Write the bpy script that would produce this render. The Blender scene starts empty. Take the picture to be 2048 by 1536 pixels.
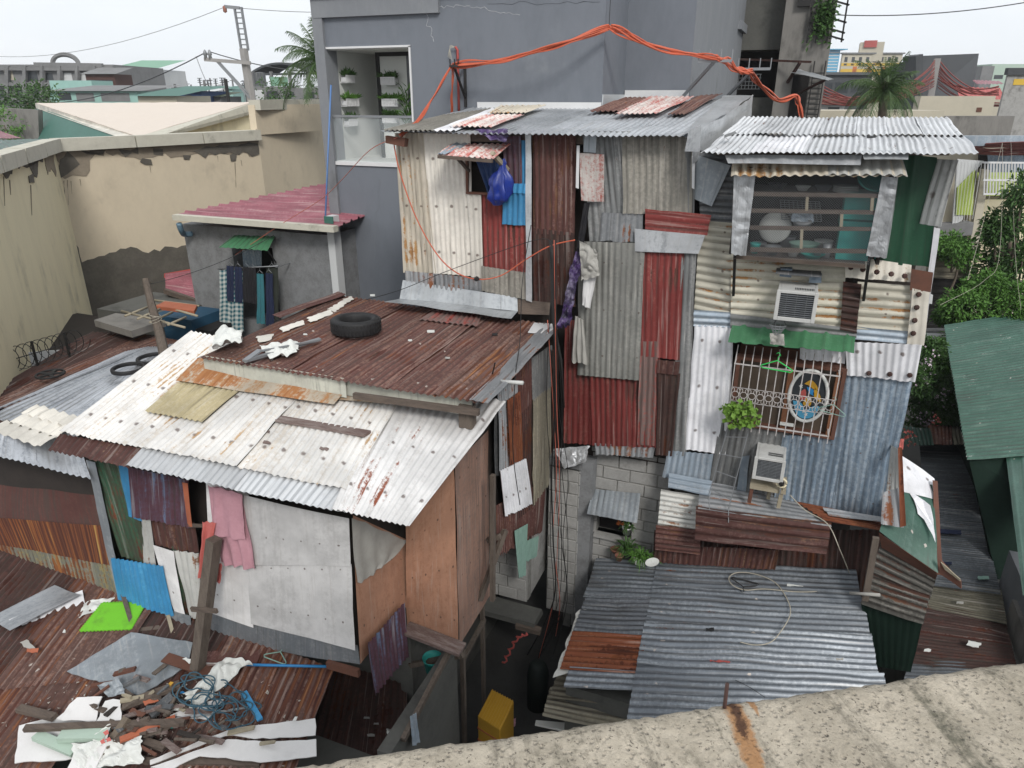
import bpy, bmesh, math, random
from mathutils import Vector, Matrix, noise
random.seed(7)
SC=bpy.context.scene; COL=SC.collection
R=math.radians
F=1420.0; TH=R(22.1); PS=R(21.5); H=8.2
CAM=Vector((0,0,H))
_c,_s,_ct,_st=math.cos(PS),math.sin(PS),math.cos(TH),math.sin(TH)
def ray(u,v):
    x=(u-1024)/F; y=(768-v)/F
    h=_ct+y*_st; z=-_st+y*_ct
    return Vector((_c*x-_s*h,_s*x+_c*h,z))
def P(u,v,x=None,y=None,z=None,d=None,pl=None):
    """a measured image point put on the plane x=, y=, z=, at forward distance d, or on a plane (point, normal)"""
    r=ray(u,v)
    if x is not None: t=x/r.x
    elif y is not None: t=y/r.y
    elif z is not None: t=(z-H)/r.z
    elif pl is not None: t=(pl[0]-CAM).dot(pl[1])/r.dot(pl[1])
    else: t=d/(-_s*r.x+_c*r.y)
    return CAM+r*t
# ---------------------------------------------------------------- materials
MATS={}
class N:
    def __init__(s,name,rough=.7,metal=0.,spec=.4):
        s.m=bpy.data.materials.new(name); s.m.use_nodes=True
        s.t=s.m.node_tree; s.b=s.t.nodes['Principled BSDF']
        s.b.inputs['Roughness'].default_value=rough; s.b.inputs['Metallic'].default_value=metal
        s.b.inputs['Specular IOR Level'].default_value=spec
        s.oi=s.n('ShaderNodeObjectInfo'); MATS[name]=s.m
    def n(s,t,**k):
        o=s.t.nodes.new(t)
        for a,b in k.items(): setattr(o,a,b)
        return o
    def l(s,a,b): s.t.links.new(a,b)
    def put(s,sock,v):
        if hasattr(v,'is_output') or hasattr(v,'links'): s.l(v,sock)
        elif isinstance(v,(tuple,list)) and len(v)==3 and sock.type=='RGBA': sock.default_value=(*v,1)
        else: sock.default_value=v
    def math(s,op,a,b=0.,c=None,clamp=False):
        o=s.n('ShaderNodeMath',operation=op); o.use_clamp=clamp
        s.put(o.inputs[0],a); s.put(o.inputs[1],b)
        if c is not None: s.put(o.inputs[2],c)
        return o.outputs[0]
    def mix(s,f,a,b,mode='MIX'):
        o=s.n('ShaderNodeMix',data_type='RGBA',blend_type=mode)
        s.put(o.inputs[0],f); s.put(o.inputs[6],a); s.put(o.inputs[7],b)
        return o.outputs[2]
    def coord(s,uv=True,scale=(1,1,1)):
        tc=s.n('ShaderNodeTexCoord'); mp=s.n('ShaderNodeMapping')
        s.l(tc.outputs['UV' if uv else 'Object'],mp.inputs[0]); mp.inputs['Scale'].default_value=scale
        return mp.outputs[0]
    def noise(s,co,scale,detail=4,rough=.6,dist=0.,k=37.):
        o=s.n('ShaderNodeTexNoise',noise_dimensions='4D'); s.l(co,o.inputs['Vector'])
        s.l(s.math('MULTIPLY',s.oi.outputs['Random'],k),o.inputs['W'])
        o.inputs['Scale'].default_value=scale; o.inputs['Detail'].default_value=detail
        o.inputs['Roughness'].default_value=rough; o.inputs['Distortion'].default_value=dist
        return o.outputs[0]
    def step(s,v,a,b):
        o=s.n('ShaderNodeMapRange',interpolation_type='SMOOTHSTEP')
        s.put(o.inputs[0],v); o.inputs[1].default_value=a; o.inputs[2].default_value=b
        return o.outputs[0]
    def ramp(s,v,stops):
        o=s.n('ShaderNodeValToRGB'); s.l(v,o.inputs[0]); e=o.color_ramp.elements
        while len(e)<len(stops): e.new(.5)
        for i,(p,c) in enumerate(stops): e[i].position=p; e[i].color=(*c,1)
        return o.outputs[0]
    def out(s,col,bump=None,st=.3,dist=.01):
        s.put(s.b.inputs['Base Color'],col)
        if bump is not None:
            o=s.n('ShaderNodeBump'); o.inputs['Strength'].default_value=st; o.inputs['Distance'].default_value=dist
            s.l(bump,o.inputs['Height']); s.l(o.outputs[0],s.b.inputs['Normal'])
        return s.m
def sheetmat(name,base,wear,wearamt=.5,rust=.2,grime=.4,rough=.5,metal=.0,screws=0,spec=.4,rustc=None,vstreak=1.0,gcol=(.045,.04,.034),hstreak=0,fleck=0.,valley=.5,sw=.55,pale=.45,vr=.5):
    """painted or bare iron sheet: wear, rust in blotches and runs, dirt, screw marks; UV is in metres, v runs along the ridges"""
    s=N(name,rough,metal,spec)
    uv=s.coord(); st=s.coord(scale=(9,.55*vstreak,1)); st2=s.coord(scale=(26,.8*vstreak,1))
    if hstreak: st=s.coord(scale=(.8,9,1))
    big=s.noise(uv,1.6,5,.62); fine=s.noise(uv,22,5,.7,k=11.); str1=s.noise(st,1.,5,.65,k=53.); str2=s.noise(st2,1.,4,.6,k=71.)
    w=s.math('ADD',s.math('MULTIPLY',str1,sw),s.math('MULTIPLY',fine,1-sw))
    c=s.mix(s.step(w,.62-.28*wearamt,.72-.22*wearamt),base,wear)
    c=s.mix(s.math('MULTIPLY',s.step(fine,.35,.75),.35),c,s.mix(.5,c,wear))
    c=s.mix(s.math('MULTIPLY',s.step(str2,.44,.34),pale),c,s.mix(.5,wear,(.5,.47,.43)))
    g=s.math('ADD',s.math('MULTIPLY',str2,.6),s.math('MULTIPLY',big,.4))
    at=s.n('ShaderNodeAttribute'); at.attribute_name='valley'; va=s.math('MULTIPLY',s.math('SUBTRACT',at.outputs['Fac'],.5),valley*.22)  # darker wave valleys: gathered dirt and rust, with their shade painted in too
    tone=s.math('MULTIPLY_ADD',s.math('FRACT',s.math('MULTIPLY',s.oi.outputs['Random'],7.31)),.42,.8); tc_=s.n('ShaderNodeCombineXYZ')
    tn=s.math('MULTIPLY',tone,s.math('MULTIPLY_ADD',s.step(big,.36,.64),.3,.85))
    for i in range(3): s.l(tn,tc_.inputs[i])
    c=s.mix(1.,c,tc_.outputs[0],'MULTIPLY')
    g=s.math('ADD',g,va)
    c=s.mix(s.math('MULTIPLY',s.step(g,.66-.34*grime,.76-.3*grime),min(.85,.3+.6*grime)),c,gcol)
    r=s.math('ADD',s.math('ADD',s.math('MULTIPLY',big,.45),s.math('MULTIPLY',str1,.35)),s.math('MULTIPLY',fine,.2))
    if screws:
        sx=s.n('ShaderNodeSeparateXYZ'); s.l(uv,sx.inputs[0])
        wob=s.math('MULTIPLY',s.math('SUBTRACT',big,.5),.1)
        dx=s.math('MULTIPLY',s.math('SUBTRACT',s.math('FRACT',s.math('DIVIDE',sx.outputs[0],.23)),.5),.23)
        dy=s.math('MULTIPLY',s.math('SUBTRACT',s.math('FRACT',s.math('DIVIDE',s.math('ADD',sx.outputs[1],wob),.62)),.5),.62)
        d=s.math('SQRT',s.math('ADD',s.math('MULTIPLY',dx,dx),s.math('MULTIPLY',dy,dy)))
        d=s.math('ADD',d,s.math('MULTIPLY',s.math('SUBTRACT',fine,.5),.045))
        m=s.step(d,.007+.017*screws,.004+.004*screws)
        c=s.mix(s.math('MULTIPLY',m,.8),c,(.08,.05,.04))
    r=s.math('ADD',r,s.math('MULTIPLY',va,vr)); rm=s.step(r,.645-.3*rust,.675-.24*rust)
    rc=s.ramp(s.noise(st,2.,5,.7,k=19.),rustc or [(.3,(.035,.014,.011)),(.5,(.1,.032,.018)),(.66,(.21,.07,.025)),(.8,(.33,.15,.06))])
    c=s.mix(rm,c,rc)
    if fleck:
        v=s.n('ShaderNodeTexVoronoi'); v.inputs['Scale'].default_value=7; s.l(s.coord(scale=(1,.6,1)),v.inputs[0]); fd=s.math('ADD',v.outputs['Distance'],s.math('MULTIPLY',s.math('SUBTRACT',fine,.5),.5))
        sp=s.n('ShaderNodeSeparateColor'); s.l(v.outputs['Color'],sp.inputs[0])
        c=s.mix(s.math('MULTIPLY',s.step(fd,.1,.05),s.step(sp.outputs[0],1-fleck,1.01-fleck)),c,(.42,.38,.34))
    rr=s.mix(rm,(rough,)*3,(.88,)*3); s.l(rr,s.b.inputs['Roughness'])
    if metal: s.l(s.math('MULTIPLY',s.math('SUBTRACT',1.,rm),metal),s.b.inputs['Metallic'])
    return s.out(c,s.math('ADD',fine,s.math('MULTIPLY',big,2.)),.25,.006)
def plainmat(name,base,var=None,rough=.7,scale=6,amt=.5,metal=0.,bump=.2,stain=None,stainamt=.3,stretch=(1,1,1),spec=.4,detail=6,uv=False,bd=.006,trans=0):
    s=N(name,rough,metal,spec); co=s.coord(uv,stretch)
    a=s.noise(co,scale,detail,.65); b=s.noise(co,scale*7,4,.7,k=13.); big=s.noise(s.coord(uv),1.1,5,.6,k=91.)
    var=var or tuple(x*.6 for x in base)
    c=s.mix(s.math('MULTIPLY',s.step(s.math('ADD',s.math('MULTIPLY',a,.65),s.math('MULTIPLY',b,.35)),.4,.66),amt),base,var)
    if stain: c=s.mix(s.math('MULTIPLY',s.step(s.math('ADD',s.math('MULTIPLY',big,.6),s.math('MULTIPLY',a,.4)),.62-.22*stainamt,.74-.16*stainamt),.75),c,stain)
    if trans: s.b.inputs['Transmission Weight'].default_value=trans
    return s.out(c,s.math('ADD',b,s.math('MULTIPLY',a,1.5)),bump,bd)
SM,PM=sheetmat,plainmat
SM('cream_sheet',(.6,.57,.51),(.66,.63,.57),.4,.12,.3,.55,screws=1.3,rustc=[(.3,(.2,.09,.03)),(.5,(.4,.22,.08)),(.8,(.5,.35,.18))])
SM('cream_rust_sheet',(.52,.47,.38),(.58,.52,.44),.4,.36,.42,.6,screws=1.,rustc=[(.3,(.16,.06,.025)),(.5,(.36,.19,.07)),(.8,(.5,.34,.17))])
SM('rib_cream',(.52,.49,.4),(.6,.57,.48),.4,.24,.4,.55,vstreak=1.2,valley=1.,vr=.75,pale=.2,screws=.8,rustc=[(.3,(.1,.045,.025)),(.5,(.33,.16,.06)),(.8,(.48,.3,.13))])
SM('white_roof',(.54,.53,.51),(.46,.42,.37),.5,.2,.2,.45,screws=1.5,spec=.5,gcol=(.3,.26,.21),valley=.9,vstreak=.5,rustc=[(.3,(.2,.08,.03)),(.5,(.42,.27,.14)),(.8,(.55,.42,.28))])
SM('zinc_rust_roof',(.56,.55,.54),(.46,.445,.43),.45,.3,.2,.4,.15,screws=1.2,gcol=(.3,.28,.26),vstreak=.4,rustc=[(.3,(.12,.03,.015)),(.5,(.24,.07,.035)),(.8,(.4,.18,.09))])
SM('bright_roof',(.54,.55,.56),(.5,.52,.54),.4,.05,.38,.4,.15,screws=1.,gcol=(.2,.21,.22),valley=1.3)
SM('silver_roof',(.5,.52,.55),(.3,.32,.35),.5,.06,.35,.33,.55)
SM('zinc_roof',(.42,.44,.46),(.3,.32,.34),.5,.05,.3,.4,.4)
SM('rust_roof',(.1,.055,.046),(.24,.15,.12),.52,.5,.35,.85,spec=.2,vstreak=.5,fleck=.25,valley=1.2,rustc=[(.3,(.04,.018,.015)),(.46,(.085,.036,.028)),(.56,(.15,.058,.03)),(.66,(.33,.16,.075))])
SM('maroon_roof',(.12,.055,.047),(.24,.14,.11),.58,.4,.4,.75,spec=.3,vstreak=.4,fleck=.4,valley=1.3,rustc=[(.3,(.045,.018,.016)),(.5,(.1,.036,.028)),(.6,(.19,.07,.035)),(.7,(.4,.22,.11))])
SM('dark_rust',(.055,.032,.028),(.09,.045,.038),.5,.4,.5,.85,spec=.2,vstreak=.6,rustc=[(.3,(.03,.012,.01)),(.5,(.06,.022,.016)),(.66,(.12,.045,.02)),(.8,(.2,.1,.05))])
SM('red_sheet',(.17,.03,.027),(.24,.085,.07),.4,.3,.4,.65,spec=.3,valley=1.,rustc=[(.3,(.04,.018,.016)),(.46,(.085,.035,.028)),(.58,(.16,.08,.06)),(.7,(.3,.2,.15))])
SM('red_grey_sheet',(.14,.1,.09),(.25,.06,.05),.55,.2,.4,.6,spec=.3)
SM('brown_sheet',(.085,.036,.031),(.17,.1,.085),.4,.4,.4,.75,spec=.25,valley=.9,rustc=[(.3,(.035,.015,.012)),(.46,(.075,.032,.025)),(.58,(.15,.07,.04)),(.68,(.36,.27,.2))])
SM('grey_sheet',(.2,.2,.185),(.27,.265,.24),.5,.08,.35,.6,.1,screws=.4)
SM('grey_mid',(.16,.165,.165),(.24,.24,.235),.5,.13,.45,.55,.15)
SM('grey_brown',(.2,.19,.165),(.29,.27,.235),.5,.16,.4,.65)
SM('grey_rust_edge',(.26,.27,.28),(.36,.37,.38),.5,.36,.4,.5,.2,rustc=[(.3,(.07,.025,.015)),(.5,(.2,.07,.03)),(.8,(.34,.17,.08))])
SM('charcoal_sheet',(.07,.075,.08),(.13,.13,.13),.5,.1,.4,.6)
SM('blue_grey',(.145,.195,.25),(.27,.32,.37),.6,.0,.5,.5,.1,screws=.3,gcol=(.07,.085,.1),valley=.8)
SM('blue_grey_light',(.3,.36,.42),(.42,.46,.5),.5,.12,.35,.5,.2)
SM('blue_sheet',(.045,.23,.44),(.08,.3,.5),.4,.1,.3,.5,pale=.15)
SM('blue_maroon',(.085,.034,.045),(.13,.19,.3),.32,.1,.3,.55,sw=.85,valley=1.)
SM('green_sheet',(.014,.07,.035),(.024,.095,.05),.4,.05,.35,.5,pale=.05)
SM('green_awning',(.065,.21,.1),(.1,.25,.14),.4,.08,.4,.55,pale=.1)
SM('green_roof',(.028,.075,.054),(.05,.105,.082),.45,.03,.35,.45,valley=1.8,fleck=.25,pale=.12,rustc=[(.3,(.3,.3,.28)),(.8,(.5,.5,.5))])
SM('green_brown',(.05,.06,.035),(.03,.1,.055),.5,.4,.5,.7)
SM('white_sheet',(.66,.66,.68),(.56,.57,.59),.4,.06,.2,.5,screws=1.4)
SM('white_rust',(.55,.55,.52),(.4,.38,.34),.45,.34,.35,.55,rustc=[(.3,(.08,.03,.02)),(.5,(.2,.08,.035)),(.8,(.36,.18,.08))])
SM('bolt_sheet',(.66,.62,.54),(.56,.5,.4),.4,.3,.2,.5,rustc=[(.3,(.2,.1,.04)),(.5,(.42,.24,.1)),(.8,(.55,.4,.22))])
SM('lower_grey',(.15,.168,.19),(.26,.283,.305),.5,.08,.42,.42,.3,vstreak=.7,gcol=(.07,.065,.06),fleck=.3,valley=1.)
SM('lower_grey_dark',(.11,.12,.135),(.2,.215,.235),.5,.14,.45,.45,.3,vstreak=1.4)
SM('orange_rust',(.17,.055,.028),(.24,.09,.04),.5,.5,.2,.8,spec=.2)
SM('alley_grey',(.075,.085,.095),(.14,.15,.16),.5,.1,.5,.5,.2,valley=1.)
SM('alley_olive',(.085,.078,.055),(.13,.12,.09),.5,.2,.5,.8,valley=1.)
SM('flank_dark',(.07,.066,.058),(.2,.19,.165),.5,.42,.5,.75,valley=1.,rustc=[(.3,(.03,.016,.013)),(.5,(.07,.03,.02)),(.62,(.13,.055,.028)),(.75,(.2,.16,.12))])
SM('bolt_hang',(.56,.56,.54),(.46,.46,.44),.4,.16,.35,.5,screws=2.6,pale=.1,rustc=[(.3,(.05,.045,.04)),(.8,(.14,.11,.09))])
SM('streak_rust',(.15,.13,.1),(.3,.25,.1),.5,1.,.4,.65,vstreak=.35,valley=.3,pale=.1,rustc=[(.3,(.05,.018,.013)),(.47,(.09,.03,.018)),(.56,(.24,.08,.025)),(.66,(.42,.28,.09))])
SM('olive_corr',(.22,.2,.155),(.3,.27,.2),.5,.15,.5,.8,spec=.2)
SM('translucent_tan',(.4,.34,.2),(.48,.42,.28),.5,.1,.35,.6)
SM('pink_roof',(.23,.075,.095),(.3,.14,.155),.45,.04,.3,.5,valley=1.)
SM('red_white_roof',(.62,.58,.54),(.42,.12,.1),.62,.08,.3,.6)
SM('streak_galv',(.15,.155,.13),(.3,.25,.1),.55,.5,.45,.55,vstreak=.7,rustc=[(.3,(.06,.02,.014)),(.5,(.17,.055,.02)),(.66,(.3,.12,.035)),(.8,(.42,.29,.1))])
SM('brown_hood',(.085,.034,.028),(.11,.045,.036),.5,.25,.6,.75,pale=0,spec=.25)
SM('rust_stain_flash',(.4,.35,.28),(.34,.2,.1),.6,.55,.2,.7,spec=.25,rustc=[(.3,(.2,.075,.03)),(.5,(.34,.15,.06)),(.7,(.4,.23,.11)),(.85,(.46,.36,.26))])
SM('flashing',(.5,.52,.53),(.38,.4,.42),.5,.04,.22,.35,.45)
SM('crumple',(.45,.46,.47),(.3,.31,.32),.5,.06,.25,.42,.5)
SM('fascia',(.5,.5,.43),(.42,.41,.35),.4,.12,.4,.6,rustc=[(.3,(.14,.06,.03)),(.6,(.32,.18,.08)),(.8,(.42,.3,.15))])
SM('flat_galv',(.24,.265,.285),(.33,.35,.365),.5,.08,.35,.4,.35)
PM('plaster_grey',(.165,.18,.205),(.135,.15,.172),.85,.9,.9,bump=.45,stain=(.24,.255,.27),stainamt=.35,stretch=(1,1,.45))
PM('plaster_grey_light',(.19,.2,.215),(.24,.25,.26),.85,2.2,.6,stretch=(1,1,.5),bump=.3,stain=(.1,.105,.11),stainamt=.3)
PM('raw_concrete',(.21,.2,.185),(.14,.135,.125),.9,2.5,.7,stretch=(1.3,1.3,.35),bump=.4,stain=(.07,.068,.06),stainamt=.5)
PM('raw_concrete_dark',(.11,.11,.1),(.075,.075,.07),.9,2.2,.7,bump=.4,stain=(.04,.04,.038),stainamt=.5)
PM('cream_plaster',(.64,.55,.41),(.55,.47,.35),.85,1.5,.6,bump=.15,stain=(.42,.36,.27),stainamt=.4,stretch=(1,1,.6))
PM('yellow_plaster',(.76,.68,.47),(.66,.59,.41),.85,1.6,.6,bump=.15,stain=(.38,.34,.24),stainamt=.45,stretch=(1.5,1.5,.3))
PM('dark_patch',(.1,.09,.075),(.16,.145,.12),.9,3,.7,bump=.3)
PM('mid_patch',(.25,.21,.16),(.33,.28,.21),.9,4,.7,bump=.3)
PM('coping',(.52,.5,.42),(.4,.38,.32),.8,5,.5,bump=.1,stain=(.2,.19,.15),stainamt=.3)
PM('light_cream_roof',(.63,.55,.47),(.57,.49,.42),.6,3,.4,bump=.05)
PM('grey_render',(.22,.225,.23),(.12,.12,.12),.9,5,.7,bump=.4,stain=(.06,.06,.06),stainamt=.3)
PM('block',(.34,.335,.32),(.23,.225,.215),.95,5,.7,bump=.6,stain=(.12,.115,.105),stainamt=.35)
PM('mortar',(.24,.235,.22),(.1,.1,.09),.95,9,.7,bump=.5)
SM('white_board',(.64,.63,.62),(.55,.54,.53),.5,.05,.22,.7,screws=.5,gcol=(.27,.26,.25),rustc=[(.3,(.2,.18,.16)),(.7,(.33,.29,.25))])
PM('white_laminate',(.66,.65,.64),(.57,.56,.55),.5,4,.5,bump=.05,stain=(.38,.36,.34),stainamt=.4)
SM('plywood',(.37,.2,.13),(.31,.16,.1),.5,.08,.22,.75,screws=.7,vstreak=2.,gcol=(.2,.11,.07),rustc=[(.3,(.12,.06,.04)),(.7,(.24,.13,.09))])
SM('plywood_grey',(.36,.215,.16),(.27,.18,.145),.6,.15,.5,.8,screws=.7,gcol=(.1,.08,.07),rustc=[(.3,(.1,.08,.07)),(.7,(.15,.1,.08))])
PM('old_wood',(.13,.105,.085),(.065,.05,.04),.9,5,.8,bump=.5,stretch=(5,5,.7))
PM('old_wood_x',(.13,.1,.08),(.06,.047,.04),.9,5,.8,bump=.5,stretch=(.8,5,5))
PM('light_wood',(.34,.3,.22),(.24,.2,.14),.8,5,.6,bump=.2)
PM('brown_board',(.13,.055,.035),(.08,.04,.03),.8,6,.7,bump=.2)
PM('orange_board',(.4,.12,.06),(.28,.09,.05),.7,6,.6,bump=.1)
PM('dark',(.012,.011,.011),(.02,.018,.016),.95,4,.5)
PM('darkwood',(.035,.028,.024),(.02,.017,.015),.9,5,.6)
PM('rubber',(.012,.012,.013),(.022,.022,.022),.65,14,.6,bump=.3)
PM('black_iron',(.015,.015,.015),(.03,.025,.022),.6,20,.5)
PM('white_paint',(.66,.66,.66),(.56,.56,.56),.45,8,.4,bump=.05)
PM('grille_paint',(.5,.48,.47),(.3,.24,.2),.5,20,.6)
PM('offwhite_plastic',(.52,.52,.5),(.36,.355,.34),.5,6,.5,bump=.03,stain=(.25,.24,.21),stainamt=.1)
PM('ac_dark',(.03,.033,.036),(.06,.06,.062),.5,12,.5)
PM('ac_slat',(.16,.17,.18),(.09,.095,.1),.5,12,.6)
PM('brown_glass',(.1,.075,.055),(.06,.045,.035),.3,3,.6,spec=.6)
PM('drum_green',(.006,.011,.009),(.004,.007,.006),.7)
PM('old_plank',(.13,.085,.075),(.28,.24,.22),.9,4,.8,bump=.5,stretch=(1,6,4))
PM('brown_orange',(.2,.085,.04),(.12,.05,.028),.8,6,.6,bump=.2)
PM('litter_mix',(.5,.47,.42),(.1,.07,.05),.9,30,1.)
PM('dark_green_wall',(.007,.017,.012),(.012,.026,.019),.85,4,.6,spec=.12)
PM('teal_plastic',(.03,.3,.27),(.04,.36,.33),.4,8,.3)
PM('mint_paint',(.24,.38,.32),(.15,.25,.21),.7,9,.6,bump=.2)
PM('lime_foam',(.16,.5,.025),(.13,.4,.02),.8,7,.4,bump=.1,stain=(.1,.2,.03),stainamt=.4)
PM('green_plastic',(.03,.5,.1),(.03,.4,.08),.4,8,.3)
PM('blue_plastic',(.03,.2,.45),(.04,.26,.5),.4,8,.4)
PM('rope_blue',(.035,.085,.12),(.06,.13,.17),.8,30,.6,bump=.4)
PM('orange_cable',(.55,.12,.06),(.42,.09,.05),.45,12,.5)
PM('orange_faded',(.48,.13,.085),(.36,.09,.06),.5,8,.5)
PM('black_cable',(.012,.012,.012),(.03,.03,.03),.5,12,.4)
PM('pale_cable',(.4,.37,.3),(.28,.25,.2),.6,12,.4)
PM('pvc_white',(.55,.56,.55),(.45,.46,.45),.45,8,.3)
PM('pvc_blue',(.1,.2,.42),(.08,.16,.34),.45,8,.3)
PM('pvc_slate',(.12,.2,.26),(.09,.15,.2),.5,8,.3)
PM('terracotta',(.3,.13,.09),(.2,.09,.07),.8,10,.5)
PM('pink_towel',(.5,.27,.31),(.42,.21,.25),.95,30,.6,bump=.6)
PM('coral_cloth',(.52,.14,.12),(.42,.1,.09),.9,20,.5,bump=.3)
PM('grey_cloth',(.36,.35,.32),(.27,.26,.24),.9,9,.5,bump=.4,stain=(.2,.18,.16),stainamt=.25)
PM('blue_bag',(.012,.035,.26),(.01,.02,.14),.35,9,.7,bump=.4,spec=.6)
PM('dark_blue_tarp',(.012,.04,.13),(.02,.06,.2),.45,6,.5,bump=.3)
PM('navy_cloth',(.014,.02,.05),(.02,.028,.07),.9,9,.5)
PM('black_cloth',(.012,.012,.015),(.022,.02,.022),.9,9,.5)
PM('olive_cloth',(.03,.035,.028),(.02,.024,.02),.9,9,.5)
PM('teal_cloth',(.03,.17,.19),(.06,.09,.14),.9,40,.6)
PM('purple_print',(.02,.016,.035),(.11,.05,.22),.4,9,.8,stain=(.38,.37,.42),stainamt=.5)
PM('bark',(.15,.12,.09),(.09,.075,.06),.95,9,.7,bump=.5)
PM('leaf_dark',(.055,.12,.028),(.025,.065,.017),.6,5,.6,spec=.3)
PM('leaf_mid',(.09,.2,.035),(.045,.115,.022),.6,4,.6,spec=.3)
PM('leaf_bright',(.14,.25,.035),(.08,.17,.025),.6,6,.6,spec=.3)
PM('palm_leaf',(.05,.1,.03),(.085,.12,.035),.55,3,.6,spec=.35)
PM('petal',(.62,.55,.6),(.6,.3,.45),.7,9,.4)
PM('yellow_drawer',(.5,.28,.03),(.42,.22,.02),.4,9,.3,spec=.5,stain=(.25,.14,.03),stainamt=.3)
PM('asphalt',(.055,.054,.052),(.035,.034,.033),.95,3,.6)
PM('pole_concrete',(.3,.29,.28),(.22,.21,.2),.9,3,.5)
PM('steel',(.25,.26,.27),(.18,.19,.2),.5,6,.4,metal=.4)
PM('blue_wall',(.015,.065,.12),(.012,.045,.08),.7,3,.5)
PM('room_white',(.62,.63,.6),(.56,.57,.55),.7,2,.3,bump=.05)
PM('far_grey',(.2,.2,.2),(.13,.13,.13),.9,.5,.7); PM('far_dark',(.07,.075,.08),(.05,.05,.055),.9,.6,.5)
PM('far_cream',(.48,.44,.35),(.38,.35,.28),.9,.5,.5); PM('far_white',(.55,.56,.56),(.45,.46,.46),.9,.5,.5)
PM('far_teal',(.3,.48,.43),(.24,.4,.36),.8,.6,.5); PM('far_green',(.2,.36,.26),(.16,.3,.22),.8,.6,.4)
PM('far_greenroof',(.04,.13,.1),(.06,.18,.14),.6,.6,.4); PM('far_yellow',(.6,.4,.06),(.55,.33,.05),.8,.4,.5)
PM('far_blue',(.08,.32,.5),(.12,.4,.58),.5,.4,.5); PM('far_navy',(.03,.06,.15),(.04,.08,.19),.7,.6,.4)
PM('far_orange',(.5,.15,.04),(.42,.12,.04),.8,.5,.4); PM('far_mint',(.4,.5,.42),(.34,.44,.37),.8,.4,.5)
PM('far_red',(.4,.08,.07),(.3,.07,.06),.7,.5,.5); PM('window_dark',(.03,.035,.04),(.05,.055,.06),.3,1,.4,spec=.6)
PM('lime_paint',(.42,.52,.12),(.36,.46,.1),.7,2,.4)
# glass
def glass():
    s=N('glass',.05,0,.5); s.b.inputs['Base Color'].default_value=(.75,.82,.84,1); s.b.inputs['Alpha'].default_value=.12; return s.m
glass()
# checked cloth
def check(name,c1,c2):
    s=N(name,.9); uv=s.coord(); sx=s.n('ShaderNodeSeparateXYZ'); s.l(uv,sx.inputs[0])
    a=s.math('GREATER_THAN',s.math('FRACT',s.math('MULTIPLY',sx.outputs[0],11.)),.5); b=s.math('GREATER_THAN',s.math('FRACT',s.math('MULTIPLY',sx.outputs[1],11.)),.5)
    s.out(s.mix(s.math('MULTIPLY',s.math('ADD',a,b),.5),c1,c2))
check('check_cloth',(.5,.53,.5),(.015,.1,.13))
def drawerm():
    s=N('yellow_lines',.45); uv=s.coord(False); sx=s.n('ShaderNodeSeparateXYZ'); s.l(uv,sx.inputs[0])
    s.out((.5,.28,.03))
# weathered parapet concrete; UV is metres along and across the coping
STAIN=[0,0]
def parapet(s0,k):
    s=N('parapet_concrete',.92,0,.25); co=s.coord(False); uv=s.coord(); us=s.coord(scale=(14,1.6,1)); us2=s.coord(scale=(4.,1.6,1))
    a=s.noise(co,9,8,.7); b=s.noise(co,70,6,.75,k=3.); st=s.noise(us,1.6,8,.72,.6,k=9.); mo=s.noise(us2,1.3,7,.75,.4,k=29.); sp=s.noise(co,170,3,.6,k=5.)
    c=s.mix(s.step(a,.38,.6),(.6,.545,.46),(.46,.415,.345))
    c=s.mix(s.math('MULTIPLY',s.step(b,.47,.68),.42),c,(.3,.265,.22))
    c=s.mix(s.math('MULTIPLY',s.step(s.math('ADD',s.math('MULTIPLY',st,.7),s.math('MULTIPLY',b,.3)),.49,.63),.7),c,(.15,.14,.115))
    c=s.mix(s.math('MULTIPLY',s.step(s.math('ADD',s.math('MULTIPLY',mo,.75),s.math('MULTIPLY',b,.25)),.53,.68),.75),c,(.11,.115,.085))
    c=s.mix(s.math('MULTIPLY',s.step(b,.43,.3),.4),c,(.68,.62,.54))
    c=s.mix(s.math('MULTIPLY',s.step(sp,.6,.66),.75),c,(.09,.08,.07))
    c=s.mix(1.,c,(.93,.91,.87),'MULTIPLY')
    sx=s.n('ShaderNodeSeparateXYZ'); s.l(uv,sx.inputs[0])
    for ds,wd,ln in ((0,.011,.3),(.035,.004,.05)):
        e=s.math('ABSOLUTE',s.math('SUBTRACT',s.math('SUBTRACT',sx.outputs[0],s0+ds),s.math('MULTIPLY',sx.outputs[1],k)))
        e=s.math('ADD',s.math('DIVIDE',e,wd),s.math('MULTIPLY',s.math('SUBTRACT',b,.5),3.2)); e=s.math('ADD',e,s.math('MULTIPLY',s.math('MAXIMUM',s.math('SUBTRACT',sx.outputs[1],ln*.35),0.),3./ln)); 
        c=s.mix(s.math('MULTIPLY',s.step(e,1.9,.9),.85),c,(.4,.2,.08)); 
        if wd>.005: c=s.mix(s.math('MULTIPLY',s.step(s.math('ADD',e,s.math('MULTIPLY',s.math('MAXIMUM',s.math('SUBTRACT',sx.outputs[1],.06),0.),40.)),1.,.35),.9),c,(.07,.035,.025))
    v=s.n('ShaderNodeTexVoronoi'); s.l(co,v.inputs[0]); v.inputs['Scale'].default_value=90
    s.out(c,s.math('ADD',s.math('ADD',b,s.math('MULTIPLY',a,1.5)),s.math('MULTIPLY',s.step(v.outputs[0],.0,.4),.6)),.9,.012)
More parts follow.
